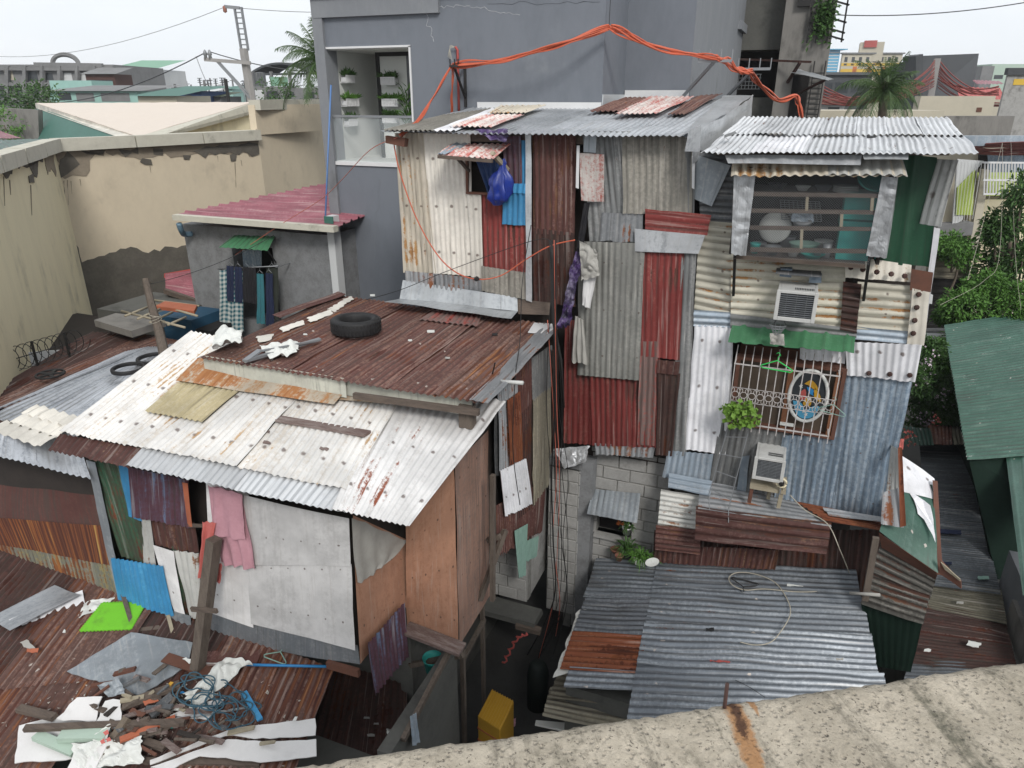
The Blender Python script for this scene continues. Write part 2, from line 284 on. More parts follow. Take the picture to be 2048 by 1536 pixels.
# ---------------------------------------------------------------- geometry helpers
ORG={}
def root(name,label,cat,loc,group=None):
    o=bpy.data.objects.new(name,None); COL.objects.link(o); o.location=loc; o.empty_display_size=.2
    ORG[o]=Vector(loc); o['label']=label; o['category']=cat
    if group: o['group']=group
    return o
def tag(o,label,cat,group=None):
    o['label']=label; o['category']=cat
    if group: o['group']=group
    return o
def mk(name,vs,fs,mat,parent=None,uvs=None,smooth=False,label=None,mats=None,fm=None):
    vs=[Vector(v) for v in vs]
    if parent is not None: o0=ORG[parent]
    else:
        xs=[v.x for v in vs]; ys=[v.y for v in vs]; o0=Vector(((min(xs)+max(xs))/2,(min(ys)+max(ys))/2,min(v.z for v in vs)))
    me=bpy.data.meshes.new(name); me.from_pydata([v-o0 for v in vs],[],fs)
    for m in (mats or [mat]): me.materials.append(MATS[m])
    if fm: me.polygons.foreach_set('material_index',fm)
    if uvs is not None:
        ul=me.uv_layers.new(name='UVMap'); d=ul.data
        for p in me.polygons:
            for li in p.loop_indices: d[li].uv=uvs[me.loops[li].vertex_index]
    if smooth: me.polygons.foreach_set('use_smooth',[True]*len(me.polygons))
    me.update()
    o=bpy.data.objects.new(name,me); COL.objects.link(o)
    ORG[o]=o0
    if parent is not None: o.parent=parent
    else: o.location=o0
    if label: o['label']=label
    return o
def thick(vs,fs,uv,n,th,att=None):
    """give a surface real thickness: separate front, back and rim vertices keep the edges crisp"""
    k=len(vs); cnt={}
    for f in fs:
        for a,b in zip(f,f[1:]+f[:1]): cnt[(a,b)]=1
    V=vs+[v-n*th for v in vs]; U=uv+uv; A=(att+att) if att else None; Fs=fs+[tuple(i+k for i in f[::-1]) for f in fs]
    for (a,b) in cnt:
        if (b,a) not in cnt:
            j=len(V); V+=[vs[a],vs[b],vs[b]-n*th,vs[a]-n*th]; U+=[uv[a],uv[b],uv[b],uv[a]]; Fs.append((j+1,j,j+3,j+2))
            if A is not None: A+=[att[a],att[b],att[b],att[a]]
    return V,Fs,U,A
def setatt(o,A):
    t=o.data.attributes.new('valley','FLOAT','POINT'); t.data.foreach_set('value',A)
class MB:
    def __init__(s): s.v=[]; s.f=[]; s.uv=[]
    def add(s,vs,fs,uvs=None):
        k=len(s.v); s.v+=[Vector(v) for v in vs]; s.f+=[tuple(i+k for i in f) for f in fs]; s.uv+=(uvs or [(0,0)]*len(vs)); return s
    def box(s,a,b,jit=0):
        (x0,y0,z0),(x1,y1,z1)=a,b
        vs=[Vector(p)+Vector((random.uniform(-jit,jit) for _ in range(3))) for p in [(x0,y0,z0),(x1,y0,z0),(x1,y1,z0),(x0,y1,z0),(x0,y0,z1),(x1,y0,z1),(x1,y1,z1),(x0,y1,z1)]]
        return s.add(vs,[(0,3,2,1),(4,5,6,7),(0,1,5,4),(1,2,6,5),(2,3,7,6),(3,0,4,7)],[(v.x,v.z) for v in vs])
    def beam(s,p,q,w,h=None,up=(0,0,1),jit=0):
        p,q=Vector(p),Vector(q); d=(q-p).normalized(); up=Vector(up)
        if abs(d.dot(up))>.97: up=Vector((0,1,0))
        r=d.cross(up).normalized(); u=r.cross(d); h=h or w; vs=[]
        for c in (p,q):
            for a,b in ((-1,-1),(1,-1),(1,1),(-1,1)): vs.append(c+r*(a*w/2)+u*(b*h/2)+Vector((random.uniform(-jit,jit) for _ in range(3))))
        return s.add(vs,[(0,1,2,3),(7,6,5,4),(0,4,5,1),(1,5,6,2),(2,6,7,3),(3,7,4,0)],[(0,0),(w,0),(w,h),(0,h)]+[(0,1),(w,1),(w,1),(0,1)])
    def tube(s,pts,r,n=6,cap=True,closed=False):
        pts=[Vector(p) for p in pts]; m=len(pts); rings=[]; k0=len(s.v); pr=None
        for i,p in enumerate(pts):
            if closed: d=(pts[(i+1)%m]-pts[i-1])
            else: d=(pts[min(i+1,m-1)]-pts[max(i-1,0)])
            d=d.normalized() if d.length>1e-9 else Vector((0,0,1))
            if pr is None:
                a=Vector((0,0,1)) if abs(d.z)<.9 else Vector((1,0,0)); pr=d.cross(a).normalized()
            else:
                pr=(pr-d*pr.dot(d)); pr=pr.normalized() if pr.length>1e-6 else d.orthogonal().normalized()
            u=d.cross(pr); rr=r[i] if isinstance(r,(list,tuple)) else r
            for j in range(n):
                t=2*math.pi*j/n; s.v.append(p+pr*(math.cos(t)*rr)+u*(math.sin(t)*rr)); s.uv.append((j/n*.2,i*.1))
        for i in range(m if closed else m-1):
            for j in range(n):
                a=k0+i*n+j; b=k0+i*n+(j+1)%n; i2=(i+1)%m; c=k0+i2*n+(j+1)%n; d=k0+i2*n+j
                s.f.append((a,b,c,d))
        if cap and not closed:
            s.f.append(tuple(k0+j for j in range(n))[::-1]); s.f.append(tuple(k0+(m-1)*n+j for j in range(n)))
        return s
    def lathe(s,c,prof,n=16,ax=(0,0,1),sx=1,sy=1):
        c=Vector(c); ax=Vector(ax).normalized(); a=ax.orthogonal().normalized(); b=ax.cross(a); k0=len(s.v)
        for (r,z) in prof:
            for j in range(n):
                t=2*math.pi*j/n; s.v.append(c+a*(math.cos(t)*r*sx)+b*(math.sin(t)*r*sy)+ax*z); s.uv.append((j/n,z))
        for i in range(len(prof)-1):
            for j in range(n):
                s.f.append((k0+i*n+j,k0+i*n+(j+1)%n,k0+(i+1)*n+(j+1)%n,k0+(i+1)*n+j))
        return s
    def plate(s,pts,th,rag=0,seg=.08,nrm=None):
        """flat polygon with thickness and, if asked, a ragged outline"""
        pts=[Vector(p) for p in pts]
        n=nrm or newell(pts)
        if n.dot(CAM-pts[0])<0: n=-n; pts=pts[::-1]
        if rag:
            o=[]; cen=sum(pts,Vector())/len(pts)
            for i,p in enumerate(pts):
                q=pts[(i+1)%len(pts)]; k=max(1,int((q-p).length/seg)); e=(q-p).normalized(); sd=e.cross(n)
                for j in range(k):
                    a=p.lerp(q,j/k); a=a+sd*(random.uniform(-.5,.5)*rag+2.2*rag*noise.noise(a/max(.05,rag*4)+Vector((7,0,0))))+e*(random.uniform(-.3,.3)*rag if j else 0); o.append(a)
            pts=o
        m=len(pts); e1=(pts[1]-pts[0]).normalized() if m>1 else Vector((1,0,0)); e1=(pts[m//3]-pts[0]).normalized(); e2=n.cross(e1)
        uv=[((p-pts[0]).dot(e1),(p-pts[0]).dot(e2)) for p in pts]
        k=len(s.v); s.v+=pts+[p-n*th for p in pts]; s.uv+=uv+uv
        s.f.append(tuple(range(k,k+m))); s.f.append(tuple(range(k+m,k+2*m))[::-1])
        for i in range(m): j=(i+1)%m; s.f.append((k+j,k+i,k+m+i,k+m+j))
        return s
    def go(s,name,mat,parent=None,smooth=False,label=None): return mk(name,s.v,s.f,mat,parent,s.uv,smooth,label)
def newell(p):
    n=Vector()
    for i in range(len(p)):
        a,b=p[i],p[(i+1)%len(p)]; n+=Vector(((a.y-b.y)*(a.z+b.z),(a.z-b.z)*(a.x+b.x),(a.x-b.x)*(a.y+b.y)))
    return n.normalized()
def plate(name,pts,th,mat,parent=None,rag=0,seg=.08,label=None): return MB().plate(pts,th,rag,seg).go(name,mat,parent,False,label)
def spline(pts,k=8):
    pts=[Vector(p) for p in pts]; o=[]
    for i in range(len(pts)-1):
        p0=pts[max(i-1,0)];p1=pts[i];p2=pts[i+1];p3=pts[min(i+2,len(pts)-1)]
        for j in range(k):
            t=j/k; o.append(.5*((2*p1)+(p2-p0)*t+(2*p0-5*p1+4*p2-p3)*t*t+(3*p1-p0-3*p2+p3)*t**3))
    o.append(pts[-1]); return o
def sag(a,b,s,k=14):
    a,b=Vector(a),Vector(b); return [a.lerp(b,i/k)-Vector((0,0,4*s*(i/k)*(1-i/k))) for i in range(k+1)]
def tube(name,pts,r,mat,parent=None,n=6,smooth=True,label=None): return MB().tube(pts,r,n).go(name,mat,parent,smooth,label)
def sheet(name,c,mat,parent=None,ridge='v',pitch=.076,amp=.0115,off=0.,jag=.006,warp=.009,label=None,box=False,edge=0.,bend=0.,th=.0):
    """iron sheet between corners TL,TR,BR,BL; ridges run TL->BL ('v') or TL->TR ('h'); box=True gives trapezoid ribs"""
    c=[Vector(p) for p in c]
    n=(c[1]-c[0]).cross(c[3]-c[0]).normalized()
    if n.dot(CAM-(c[0]+c[2])/2)<0: n=-n
    if ridge=='h': A,B,Cc,D=c[0],c[3],c[2],c[1]
    else: A,B,Cc,D=c
    W=((B-A).length+(Cc-D).length)/2; L=((D-A).length+(Cc-B).length)/2
    nw=max(2,int(W/pitch*(6 if not box else 8))); nl=max(2,int(L/.16)); sd=random.uniform(0,100)
    if amp==0: nw=max(2,int(W/.12))
    if nw>900: nw=900
    vs=[];uv=[];fs=[];att=[]
    ph=random.random(); am=max(amp,1e-6)
    ja=[0.]*(nw+1); jb=[0.]*(nw+1)
    if jag:
        for i in range(nw+1):
            t=noise.noise(Vector((i*.09+sd,3,0)))+.6*noise.noise(Vector((i*.35+sd,9,0))); jb[i]=jag*(t+.2)
    if edge:
        for i in range(nw+1): ja[i]+=edge*random.uniform(-1,1)*.4; jb[i]+=edge*random.uniform(-1,1)*.4
    for i in range(nw+1):
        u=i/nw; x=u*W
        if box:
            f=(x/pitch+ph)%1.0; w=amp*(1 if f<.12 else (1-(f-.12)/.08 if f<.2 else (0 if f<.92 else (f-.92)/.08)))
        else: w=None
        for j in range(nl+1):
            v=j/nl; vv=v
            if jag or edge: vv=v+(ja[i]/L)*(1-v)+(jb[i]/L)*v
            e_=min(u,1-u); uo=u+(.006/max(W,.1))*noise.noise(Vector((v*L*3,sd,u*2)))*2*(1 if e_<.1 else 0)
            p=A.lerp(B,uo).lerp(D.lerp(Cc,uo),vv)
            q=p*1.3+Vector((sd,0,0))
            if w is None or not box:
                w=amp*(.86+.3*noise.noise(q*.8+Vector((3,0,9))))*math.sin(2*math.pi*(x/pitch+ph+.16*noise.noise(Vector((x*.8,v*L*.9,sd))))) if amp>0 else 0
                dn_=noise.noise(q*1.9+Vector((20,0,0)))
                if dn_>.34 and amp>.004: w-=(dn_-.34)*.05
            w2=warp*noise.noise(q)*2+bend*math.sin(math.pi*v)
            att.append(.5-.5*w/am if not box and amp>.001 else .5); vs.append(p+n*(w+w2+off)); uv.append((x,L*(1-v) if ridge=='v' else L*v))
    for i in range(nw):
        for j in range(nl):
            a=i*(nl+1)+j; f=(a,a+1,a+nl+2,a+nl+1); fs.append(f)
    # make the faces look along n
    a,b,cc=vs[fs[0][0]],vs[fs[0][1]],vs[fs[0][2]]
    if (b-a).cross(cc-a).dot(n)<0: fs=[f[::-1] for f in fs]
    V,Fs,U,A=thick(vs,fs,uv,n,th or .003,att)
    o=mk(name,V,Fs,mat,parent,U,True,label); setatt(o,A)
    return o
def W(parent,px,mat,y=None,layer=0,ridge='v',jag=.006,label=None,name='wall_sheet',**k):
    """wall sheet from four image points on the plane y= (or x=)"""
    kk={a:k.pop(a) for a in ('x','z','d','pl') if a in k}
    if y is not None: kk['y']=y
    c=[P(px[i],px[i+1],**kk) for i in range(0,8,2)]
    return sheet(name,c,mat,parent,ridge,off=.012+layer*.022,jag=jag,label=label,**k)
def ico(mb,c,r,sub=1,jit=.0,sc=(1,1,1)):
    bm=bmesh.new(); bmesh.ops.create_icosphere(bm,subdivisions=sub,radius=1)
    vs=[]
    for v in bm.verts:
        k=1+jit*noise.noise(v.co*2+Vector(c)); vs.append(Vector(c)+Vector((v.co.x*r*sc[0]*k,v.co.y*r*sc[1]*k,v.co.z*r*sc[2]*k)))
    mb.add(vs,[tuple(v.index for v in f.verts) for f in bm.faces]); bm.free(); return mb
def leaf(mb,p,d,n,l,w):
    """one bent leaf from p along d"""
    d=d.normalized(); s=d.cross(n); s=s.normalized() if s.length>1e-4 else Vector((1,0,0)); u=s.cross(d)
    mb.add([p,p+d*l*.5+s*w*.5+u*l*.06,p+d*l-u*l*.12,p+d*l*.5-s*w*.5+u*l*.06],[(0,1,2,3)])
def rnd():
    v=Vector((random.gauss(0,1),random.gauss(0,1),random.gauss(0,1))); return v.normalized()
def tree(label,cat,base,blobs,nleaf,ls,mat,group=None,name='tree',trunk_r=.12,lean=None):
    """blobs: (centre, radii) clumps of the crown"""
    r=root(name,label,cat,base,group); tb=MB(); base=Vector(base)
    cen=sum((Vector(b[0]) for b in blobs),Vector())/len(blobs)
    tb.tube(spline([base,base.lerp(cen,.5)+Vector((.15,.1,0)),cen],5),[trunk_r*(1-.06*i) for i in range(11)],7)
    cb=MB()
    for c,rad in blobs:
        c=Vector(c)
        tb.tube(spline([base.lerp(cen,.55),base.lerp(c,.8)+Vector((0,0,.1)),c],4),[trunk_r*.45*(1-.09*i) for i in range(9)],5)
        for k in range(int(nleaf/len(blobs)/9)):
            d=rnd(); q=c+Vector((d.x*rad[0],d.y*rad[1],d.z*rad[2]))*random.uniform(.55,1.08)
            if noise.noise(q*2.1)<-.22: continue
            g=(d+Vector((0,0,-.3))+rnd()*.5)
            for m in range(9):
                leaf(cb,q+rnd()*ls*1.1,g+rnd()*.8,rnd()*.7+Vector((0,0,1)),ls*random.uniform(.45,1.5),ls*random.uniform(.35,.6))
    tb.go('trunk','bark',r,True); cb.go('crown',mat,r)
    return r
def palm(label,base,top,nf,L,seed,droop=1.0,tint='palm_leaf',crown=None):
    random.seed(seed); r=root('coconut_palm',label,'palm tree',base)
    base,top=Vector(base),Vector(top); m=base.lerp(top,.5)+Vector((.2,0,0))
    tube('trunk',spline([base,m,top],6),[.17-.004*i for i in range(13)],'bark',r,8)
    f=MB()
    for k in range(nf):
        a=2*math.pi*k*.381966+random.uniform(-.15,.15); up=1.45-1.75*(k/nf)+random.uniform(-.12,.12)
        d=Vector((math.cos(a)*math.cos(up),math.sin(a)*math.cos(up),math.sin(up))); l=L*random.uniform(.8,1.1)*(.68+.4*k/nf)
        pts=[]; p=Vector(top); dd=d.copy()
        for i in range(13):
            pts.append(p.copy()); p=p+dd*(l/12); dd=(dd+Vector((0,0,-.13*droop*(.5+i/9)*(.25+1.15*k/nf)))).normalized()
        f.tube(pts,[.03-.002*i for i in range(13)],4)
        for i in range(1,13):
            t=(pts[i]-pts[i-1]).normalized(); s=t.cross(Vector((0,0,1))); s=s.normalized() if s.length>.05 else Vector((1,0,0)); w=l*.27*math.sin(math.pi*(.12+.82*i/12))**.7
            for q in range(4):
                b=pts[i-1].lerp(pts[i],q/4+random.uniform(-.08,.08))
                for sg in (-1,1):
                    e=(s*sg*.8+t*.75+Vector((0,0,-.5+random.uniform(-.25,.2)))).normalized(); n=t.cross(e).normalized()
                    wd=.0095*l/1.7; t2=b+e*w*.55; t3=b+(e+Vector((0,0,-.35*droop))).normalized()*w
                    f.add([b-t*wd,b+t*wd,t2+t*wd,t2-t*wd,t3],[(0,1,2,3),(3,2,4)])
    f.go('crown',tint,r)
    if crown:
        n=MB()
        for k in range(7): ico(n,top+Vector((random.uniform(-.25,.25),random.uniform(-.25,.25),-.28+random.uniform(-.1,.1))),.13,1)
        n.go('coconuts','leaf_bright',r,True)
    return r
def draped(name,c,mat,parent=None,folds=5,amp=.03,off=.0,nu=28,nv=18,gather=0.,jag=0.,label=None,uvm=1,sd=None):
    """hanging cloth between corners TL,TR,BR,BL with vertical folds that deepen downward"""
    c=[Vector(p) for p in c]; n=(c[1]-c[0]).cross(c[3]-c[0]).normalized()
    if n.dot(CAM-c[0])<0: n=-n
    sd=random.uniform(0,50); vs=[];uv=[];fs=[]; Wd=(c[1]-c[0]).length; L=(c[3]-c[0]).length
    for i in range(nu+1):
        for j in range(nv+1):
            u,v=i/nu,j/nv; vv=v*(1+jag*noise.noise(Vector((u*4+sd,1,0))))
            p=c[0].lerp(c[1],u).lerp(c[3].lerp(c[2],u),vv); p=p+(c[1]-c[0])*.06*noise.noise(Vector((sd,v*2.5,u)))*v
            p.z-=.025*abs(math.sin(u*math.pi*2.5+sd))*(1-v)*min(1,Wd*3)
            a=amp*(.35+.65*v)*(.7+.6*noise.noise(Vector((u*3+sd,4,v))))*(math.sin(folds*2*math.pi*u+2.2*noise.noise(Vector((u*2+sd,v*1.5,0))))+.8*noise.noise(Vector((u*5+sd,v*4,2))))
            vs.append(p+n*(a+off)); uv.append((u*Wd*uvm,(1-v)*L*uvm))
    for i in range(nu):
        for j in range(nv): a=i*(nv+1)+j; fs.append((a,a+1,a+nv+2,a+nv+1))
    f=fs[0]
    if (vs[f[1]]-vs[f[0]]).cross(vs[f[2]]-vs[f[0]]).dot(n)<0: fs=[f[::-1] for f in fs]
    V,Fs,U,_=thick(vs,fs,uv,n,.004); return mk(name,V,Fs,mat,parent,U,True,label)
def crumpled(name,c,mat,parent=None,amp=.06,off=.03,nu=26,nv=26,label=None,sc=6.,rag=.12,smooth=False):
    c=[Vector(p) for p in c]; n=(c[1]-c[0]).cross(c[3]-c[0]).normalized()
    if n.dot(CAM-c[0])<0: n=-n
    sd=random.uniform(0,50); vs=[];fs=[];uv=[]
    for i in range(nu+1):
        for j in range(nv+1):
            u,v=i/nu,j/nv; e=min(u,1-u,v,1-v)
            uu=u+(rag*.5*noise.noise(Vector((v*5+sd,u*2,0))) if e<.3 else 0); vv=v+(rag*.5*noise.noise(Vector((u*5+sd,v*2,7))) if e<.3 else 0)
            p=c[0].lerp(c[1],uu).lerp(c[3].lerp(c[2],uu),vv)
            q=p*sc+Vector((sd,0,0)); h=abs(noise.noise(q))+.5*abs(noise.noise(q*2.3))
            vs.append(p+n*(off+amp*h)); uv.append((u,v))
    for i in range(nu):
        for j in range(nv): a=i*(nv+1)+j; fs.append((a,a+1,a+nv+2,a+nv+1))
    f=fs[0]
    if (vs[f[1]]-vs[f[0]]).cross(vs[f[2]]-vs[f[0]]).dot(n)<0: fs=[f[::-1] for f in fs]
    V,Fs,U,_=thick(vs,fs,uv,n,.004); return mk(name,V,Fs,mat,parent,U,smooth,label)
def wallbox(name,x0,x1,y0,y1,z0,z1,mat,parent=None,label=None): return MB().box((x0,y0,z0),(x1,y1,z1)).go(name,mat,parent,False,label)
# ================================================================= camera, sky, sun
cd=bpy.data.cameras.new('camera'); cam=bpy.data.objects.new('camera',cd); COL.objects.link(cam); SC.camera=cam
cam.location=CAM; cam.rotation_euler=(R(90)-TH,0,PS); cd.sensor_width=36; cd.lens=F/2048*36; cd.clip_end=3000; cd.clip_start=.05
wd=bpy.data.worlds.new('World'); SC.world=wd; wd.use_nodes=True; nt=wd.node_tree; bg=nt.nodes['Background']
sky=nt.nodes.new('ShaderNodeTexSky'); sky.sky_type='NISHITA'; sky.sun_disc=False; sky.sun_elevation=R(39); sky.sun_rotation=R(144); sky.dust_density=3
tc=nt.nodes.new('ShaderNodeTexCoord'); nz=nt.nodes.new('ShaderNodeTexNoise'); nz.inputs['Scale'].default_value=2.2; nz.inputs['Detail'].default_value=5
mp=nt.nodes.new('ShaderNodeMapping'); mp.inputs['Scale'].default_value=(1,1,3); nt.links.new(tc.outputs['Generated'],mp.inputs[0]); nt.links.new(mp.outputs[0],nz.inputs['Vector'])
cr=nt.nodes.new('ShaderNodeValToRGB'); cr.color_ramp.elements[0].position=.3; cr.color_ramp.elements[0].color=(.8,.845,.89,1); cr.color_ramp.elements[1].position=.7; cr.color_ramp.elements[1].color=(.94,.96,.985,1)
nt.links.new(nz.outputs[0],cr.inputs[0])
sc=nt.nodes.new('ShaderNodeVectorMath'); sc.operation='SCALE'; sc.inputs['Scale'].default_value=6.9; nt.links.new(cr.outputs[0],sc.inputs[0])
mx=nt.nodes.new('ShaderNodeMix'); mx.data_type='RGBA'; mx.inputs[0].default_value=.95; nt.links.new(sky.outputs[0],mx.inputs[6]); nt.links.new(sc.outputs[0],mx.inputs[7])
nt.links.new(mx.outputs[2],bg.inputs[0]); bg.inputs[1].default_value=.12
sl=bpy.data.lights.new('sun','SUN'); so=bpy.data.objects.new('sun',sl); COL.objects.link(so); sl.energy=1.5; sl.angle=R(14); sl.color=(1,.97,.93)
so.rotation_euler=(R(51),0,R(36)); so.location=(0,0,30)
SC.view_settings.view_transform='Standard'; SC.view_settings.look='None'; SC.view_settings.exposure=.5; SC.view_settings.gamma=1
SC.cycles.max_bounces=6
# ================================================================= ground
g=MB().add([(-900,-60,0),(900,-60,0),(900,1500,0),(-900,1500,0)],[(0,1,2,3)]).go('ground','asphalt'); g['kind']='structure'
# ================================================================= foreground parapet
EL=P(300,1565,z=7.3); ER=P(2048,1314,z=7.3); ed=(ER-EL).normalized(); en=Vector((ed.y,-ed.x,0))  # en points back to the viewer
ELx=EL-ed*1.2; n1,n2=640,60; vs=[];fs=[];uv=[]; Lp=(ER-EL).length+4.2
for i in range(n1+1):
    for j in range(n2+1):
        s=i/n1*Lp; t=j/n2*.42
        p=ELx+ed*s+en*t; q=p*9
        h=.004*noise.noise(q)+.0018*noise.noise(q*3.1)+.0018*noise.noise(q*9)
        rr=.002*noise.noise(Vector((s*4,1,1)))+.002*noise.noise(Vector((s*22,4,1)))+.004*noise.noise(Vector((s*70,4,1)))
        e=max(0,1-t/.03); vs.append(p-en*rr*e+Vector((0,0,h-.012*e*e+.0-.02*t))); uv.append((s,t))
for i in range(n1):
    for j in range(n2): a=i*(n2+1)+j; fs.append((a,a+n2+1,a+n2+2,a+1))
k=len(vs)
for i in range(n1+1): vs.append(vs[i*(n2+1)]-Vector((0,0,.06+.01*random.random()))); uv.append((i/n1*Lp,-.06))
for i in range(n1): fs.append((i*(n2+1),k+i,k+i+1,(i+1)*(n2+1)))
pr=root('parapet_wall','rough weathered concrete parapet top across the bottom right foreground','parapet',ELx-Vector((0,0,7.3)))
_a=P(1463,1402,z=7.3)-ELx; _b=P(1515,1536,z=7.3)-ELx; parapet(_a.dot(ed),(_b-_a).dot(ed)/(_b-_a).dot(en))
mk('coping_top',vs,fs,'parapet_concrete',pr,uv,True)
q0=ELx-Vector((0,0,.05)); q1=ELx+ed*Lp-Vector((0,0,.05))
MB().add([q0+en*.004,q1+en*.004,q1+en*.42,q0+en*.42]+[x-Vector((0,0,7.2)) for x in (q0+en*.004,q1+en*.004,q1+en*.42,q0+en*.42)],[(0,1,2,3),(0,4,5,1),(1,5,6,2),(2,6,7,3),(3,7,4,0)]).go('wall','raw_concrete',pr)
rb=P(1452,1402,z=7.31); tube('rebar_stub',[rb-Vector((0,0,.05)),rb+Vector((-.002,0,.035))],.0035,'dark_rust',pr)
# ================================================================= grey plastered building
GY=11.4
X1=P(1206,150,y=GY).x; W2=P(1250,150,x=X1).y; X2=P(1381,150,y=W2).x; W3=P(1476,150,x=X2).y
XL=P(643,100,y=GY).x
nx0=P(658,200,y=GY).x; nx1=P(824,200,y=GY).x; nz1=P(740,94,y=GY).z; nz0=P(740,326,y=GY).z
gb=root('grey_building','large plain dark grey plastered building with a white recessed balcony','building',(-5,GY,0))
m=MB(); TZ=12.5
m.box((XL,GY,0),(nx0,GY+4,TZ)); m.box((nx1,GY,0),(X1,GY+4,TZ)); m.box((nx0,GY+.001,nz1),(nx1,GY+4,TZ-.01)); m.box((nx0,GY+.001,0),(nx1,GY+4,nz0))
m.box((X1-.5,W2,0),(X2,W2+3,TZ-.02)); m.go('wall','plaster_grey',gb)
MB().box((X2-1.0,W2+.01,0),(X2+.012,W3,TZ-.05)).go('side_wall','plaster_grey_light',gb,label='streaked grey side wall, painted paler for its light')  # side face lit differently: that light is put into a paler plaster
m=MB(); zc=P(800,28,y=GY-.1).z
m.box((XL-.06,GY-.07,zc),(P(880,20,y=GY).x,GY+.02,zc+.3)); m.go('ledge','plaster_grey_light',gb)
MB().box((XL-.1,GY-.06,0),(XL+.1,GY+.3,TZ+.1)).go('corner_column','plaster_grey_light',gb)
MB().box((XL-.1,GY-.12,zc+.3),(X1+.05,GY+.02,zc+.42)).go('upper_ledge','plaster_grey',gb)
MB().box((X2-.3,W3-1.5,P(1430,20,x=X2).z),(X2+.1,W3+.05,P(1430,8,x=X2).z+.1)).go('side_ledge','plaster_grey_light',gb)
random.seed(31)
for (u0,v0,u1,v1,mt_) in ((850,12,868,84,'white_paint'),(866,14,940,12,'white_paint'),(700,12,640,30,'dark'),(940,14,1040,30,'white_paint'),(975,8,1200,4,'dark'),(668,350,690,470,'white_paint'),(760,360,748,520,'plaster_grey_light')):
    q_=[]
    for i in range(15): t=i/14; q_.append(P(u0+(u1-u0)*t+random.gauss(0,2.2)*math.sin(math.pi*t),v0+(v1-v0)*t+random.gauss(0,2.2)*math.sin(math.pi*t),y=GY-.002))
    MB().tube(spline(q_,2),[.0015+.003*abs(noise.noise(Vector((i*.4,u0,0)))) for i in range(29)],4).go('plaster_crack',mt_,gb)
random.seed(9)
# recess
D=1.6; m=MB()
m.box((nx0-.02,GY+D,nz0),(nx1+.02,GY+D+.1,nz1)); m.box((nx0-.02,GY+.05,nz0),(nx0+.02,GY+D,nz1)); m.box((nx1-.02,GY+.05,nz0),(nx1+.02,GY+D,nz1)); m.box((nx0,GY+.05,nz1-.03),(nx1,GY+D,nz1+.01)); m.box((nx0,GY+.03,nz0-.01),(nx1,GY+D,nz0+.02))
m.go('recess_lining','room_white',gb)
m=MB(); m.box((nx0-.03,GY-.02,nz1-.015),(nx1+.02,GY+.05,nz1+.015)); m.box((nx1-.01,GY-.02,nz0),(nx1+.02,GY+.04,nz1)); m.box((nx0-.03,GY-.03,nz0-.05),(nx1+.02,GY+.06,nz0+.01)); m.go('recess_trim','white_paint',gb)
# dark framed mirror door inside
dx0=P(750,110,y=GY+.9).x; dx1=nx1-.03; dz1=P(770,104,y=GY+.9).z
dr=MB(); yy=GY+.9
dr.box((dx0,yy,nz0+.02),(dx0+.07,yy+.06,dz1)); dr.box((dx1-.07,yy,nz0+.02),(dx1,yy+.06,dz1)); dr.box((dx0+.07,yy,dz1-.07),(dx1-.07,yy+.06,dz1))
dr.go('door_frame','black_iron',gb)
MB().box((dx0+.07,yy+.03,nz0+.02),(dx0+.62,yy+.05,dz1-.07)).go('door_panel','room_white',gb); MB().box((dx0+.62,yy+.034,nz0+.02),(dx1-.07,yy+.05,dz1-.07)).go('door_gap','window_dark',gb)
rz=P(740,233,y=GY+.02).z
m=MB(); m.box((nx0+.0,GY+.0,rz-.02),(nx1,GY+.045,rz+.02)); m.box((nx0+.01,GY+.0,nz0),(nx0+.04,GY+.03,rz-.02)); rail=m.go('railing','steel',gb)
MB().box((nx0+.04,GY+.012,nz0+.01),(nx1-.02,GY+.022,rz-.02)).go('glass_pane','glass',rail)
def planter(u,v,y,lab,bright=False,w=.3,side=False):
    c=P(u,v,x=nx0+.15) if side else P(u,v,y=y); r=root('wall_planter',lab,'planter',c-Vector((0,0,.06)),'white wall planters in the recessed balcony')
    m=MB()
    for i in range(9): m.box((c.x-w/2+i*w/9,c.y-.14,c.z-.06),(c.x-w/2+i*w/9+w/15,c.y-.13,c.z+.06))
    m.box((c.x-w/2,c.y-.13,c.z-.07),(c.x+w/2,c.y-.01,c.z-.05)); m.box((c.x-w/2,c.y-.145,c.z+.05),(c.x+w/2,c.y-.128,c.z+.065)); m.box((c.x-w/2,c.y-.125,c.z-.06),(c.x+w/2,c.y-.03,c.z+.03)); m.go('trough','white_paint',r)
    f=MB()
    for i in range(90): leaf(f,c+Vector((random.uniform(-w/2,w/2),-.07,.05)),Vector((random.gauss(0,.7),random.gauss(-.2,.4),random.uniform(.3,1))),Vector((random.random(),0,1)),random.uniform(.08,.18),.045)
    f.go('leaves','leaf_mid' if bright else 'leaf_dark',r)
    if side:
        for o_ in r.children: o_.matrix_local=Matrix.Rotation(R(90),4,'Z')@Matrix.Translation((0,.13,0))
planter(701,158,GY+D-.02,'white wall planter with a small dark plant, topmost of the left column',side=True); planter(706,205,GY+D-.02,'white wall planter with bright green leaves, middle of the left column',True,.44,side=True); planter(707,245,GY+D-.02,'white wall planter seen through the glass railing, lowest of the left column',side=True)
planter(783,162,GY+.9,'planter with dark leaves in place of a mirror reflection, topmost on the framed door'); planter(787,205,GY+.9,'planter with mid green leaves in place of a mirror reflection, middle of the framed door',True,.34); planter(786,238,GY+.9,'planter in place of a mirror reflection at the railing height, lowest on the framed door')  # solid planters added where the mirror door would show reflections
c=P(815,240,y=GY+.7); r=root('potted_plant','tall leafy plant beside the black framed door in the recess','plant',c)
f=MB()
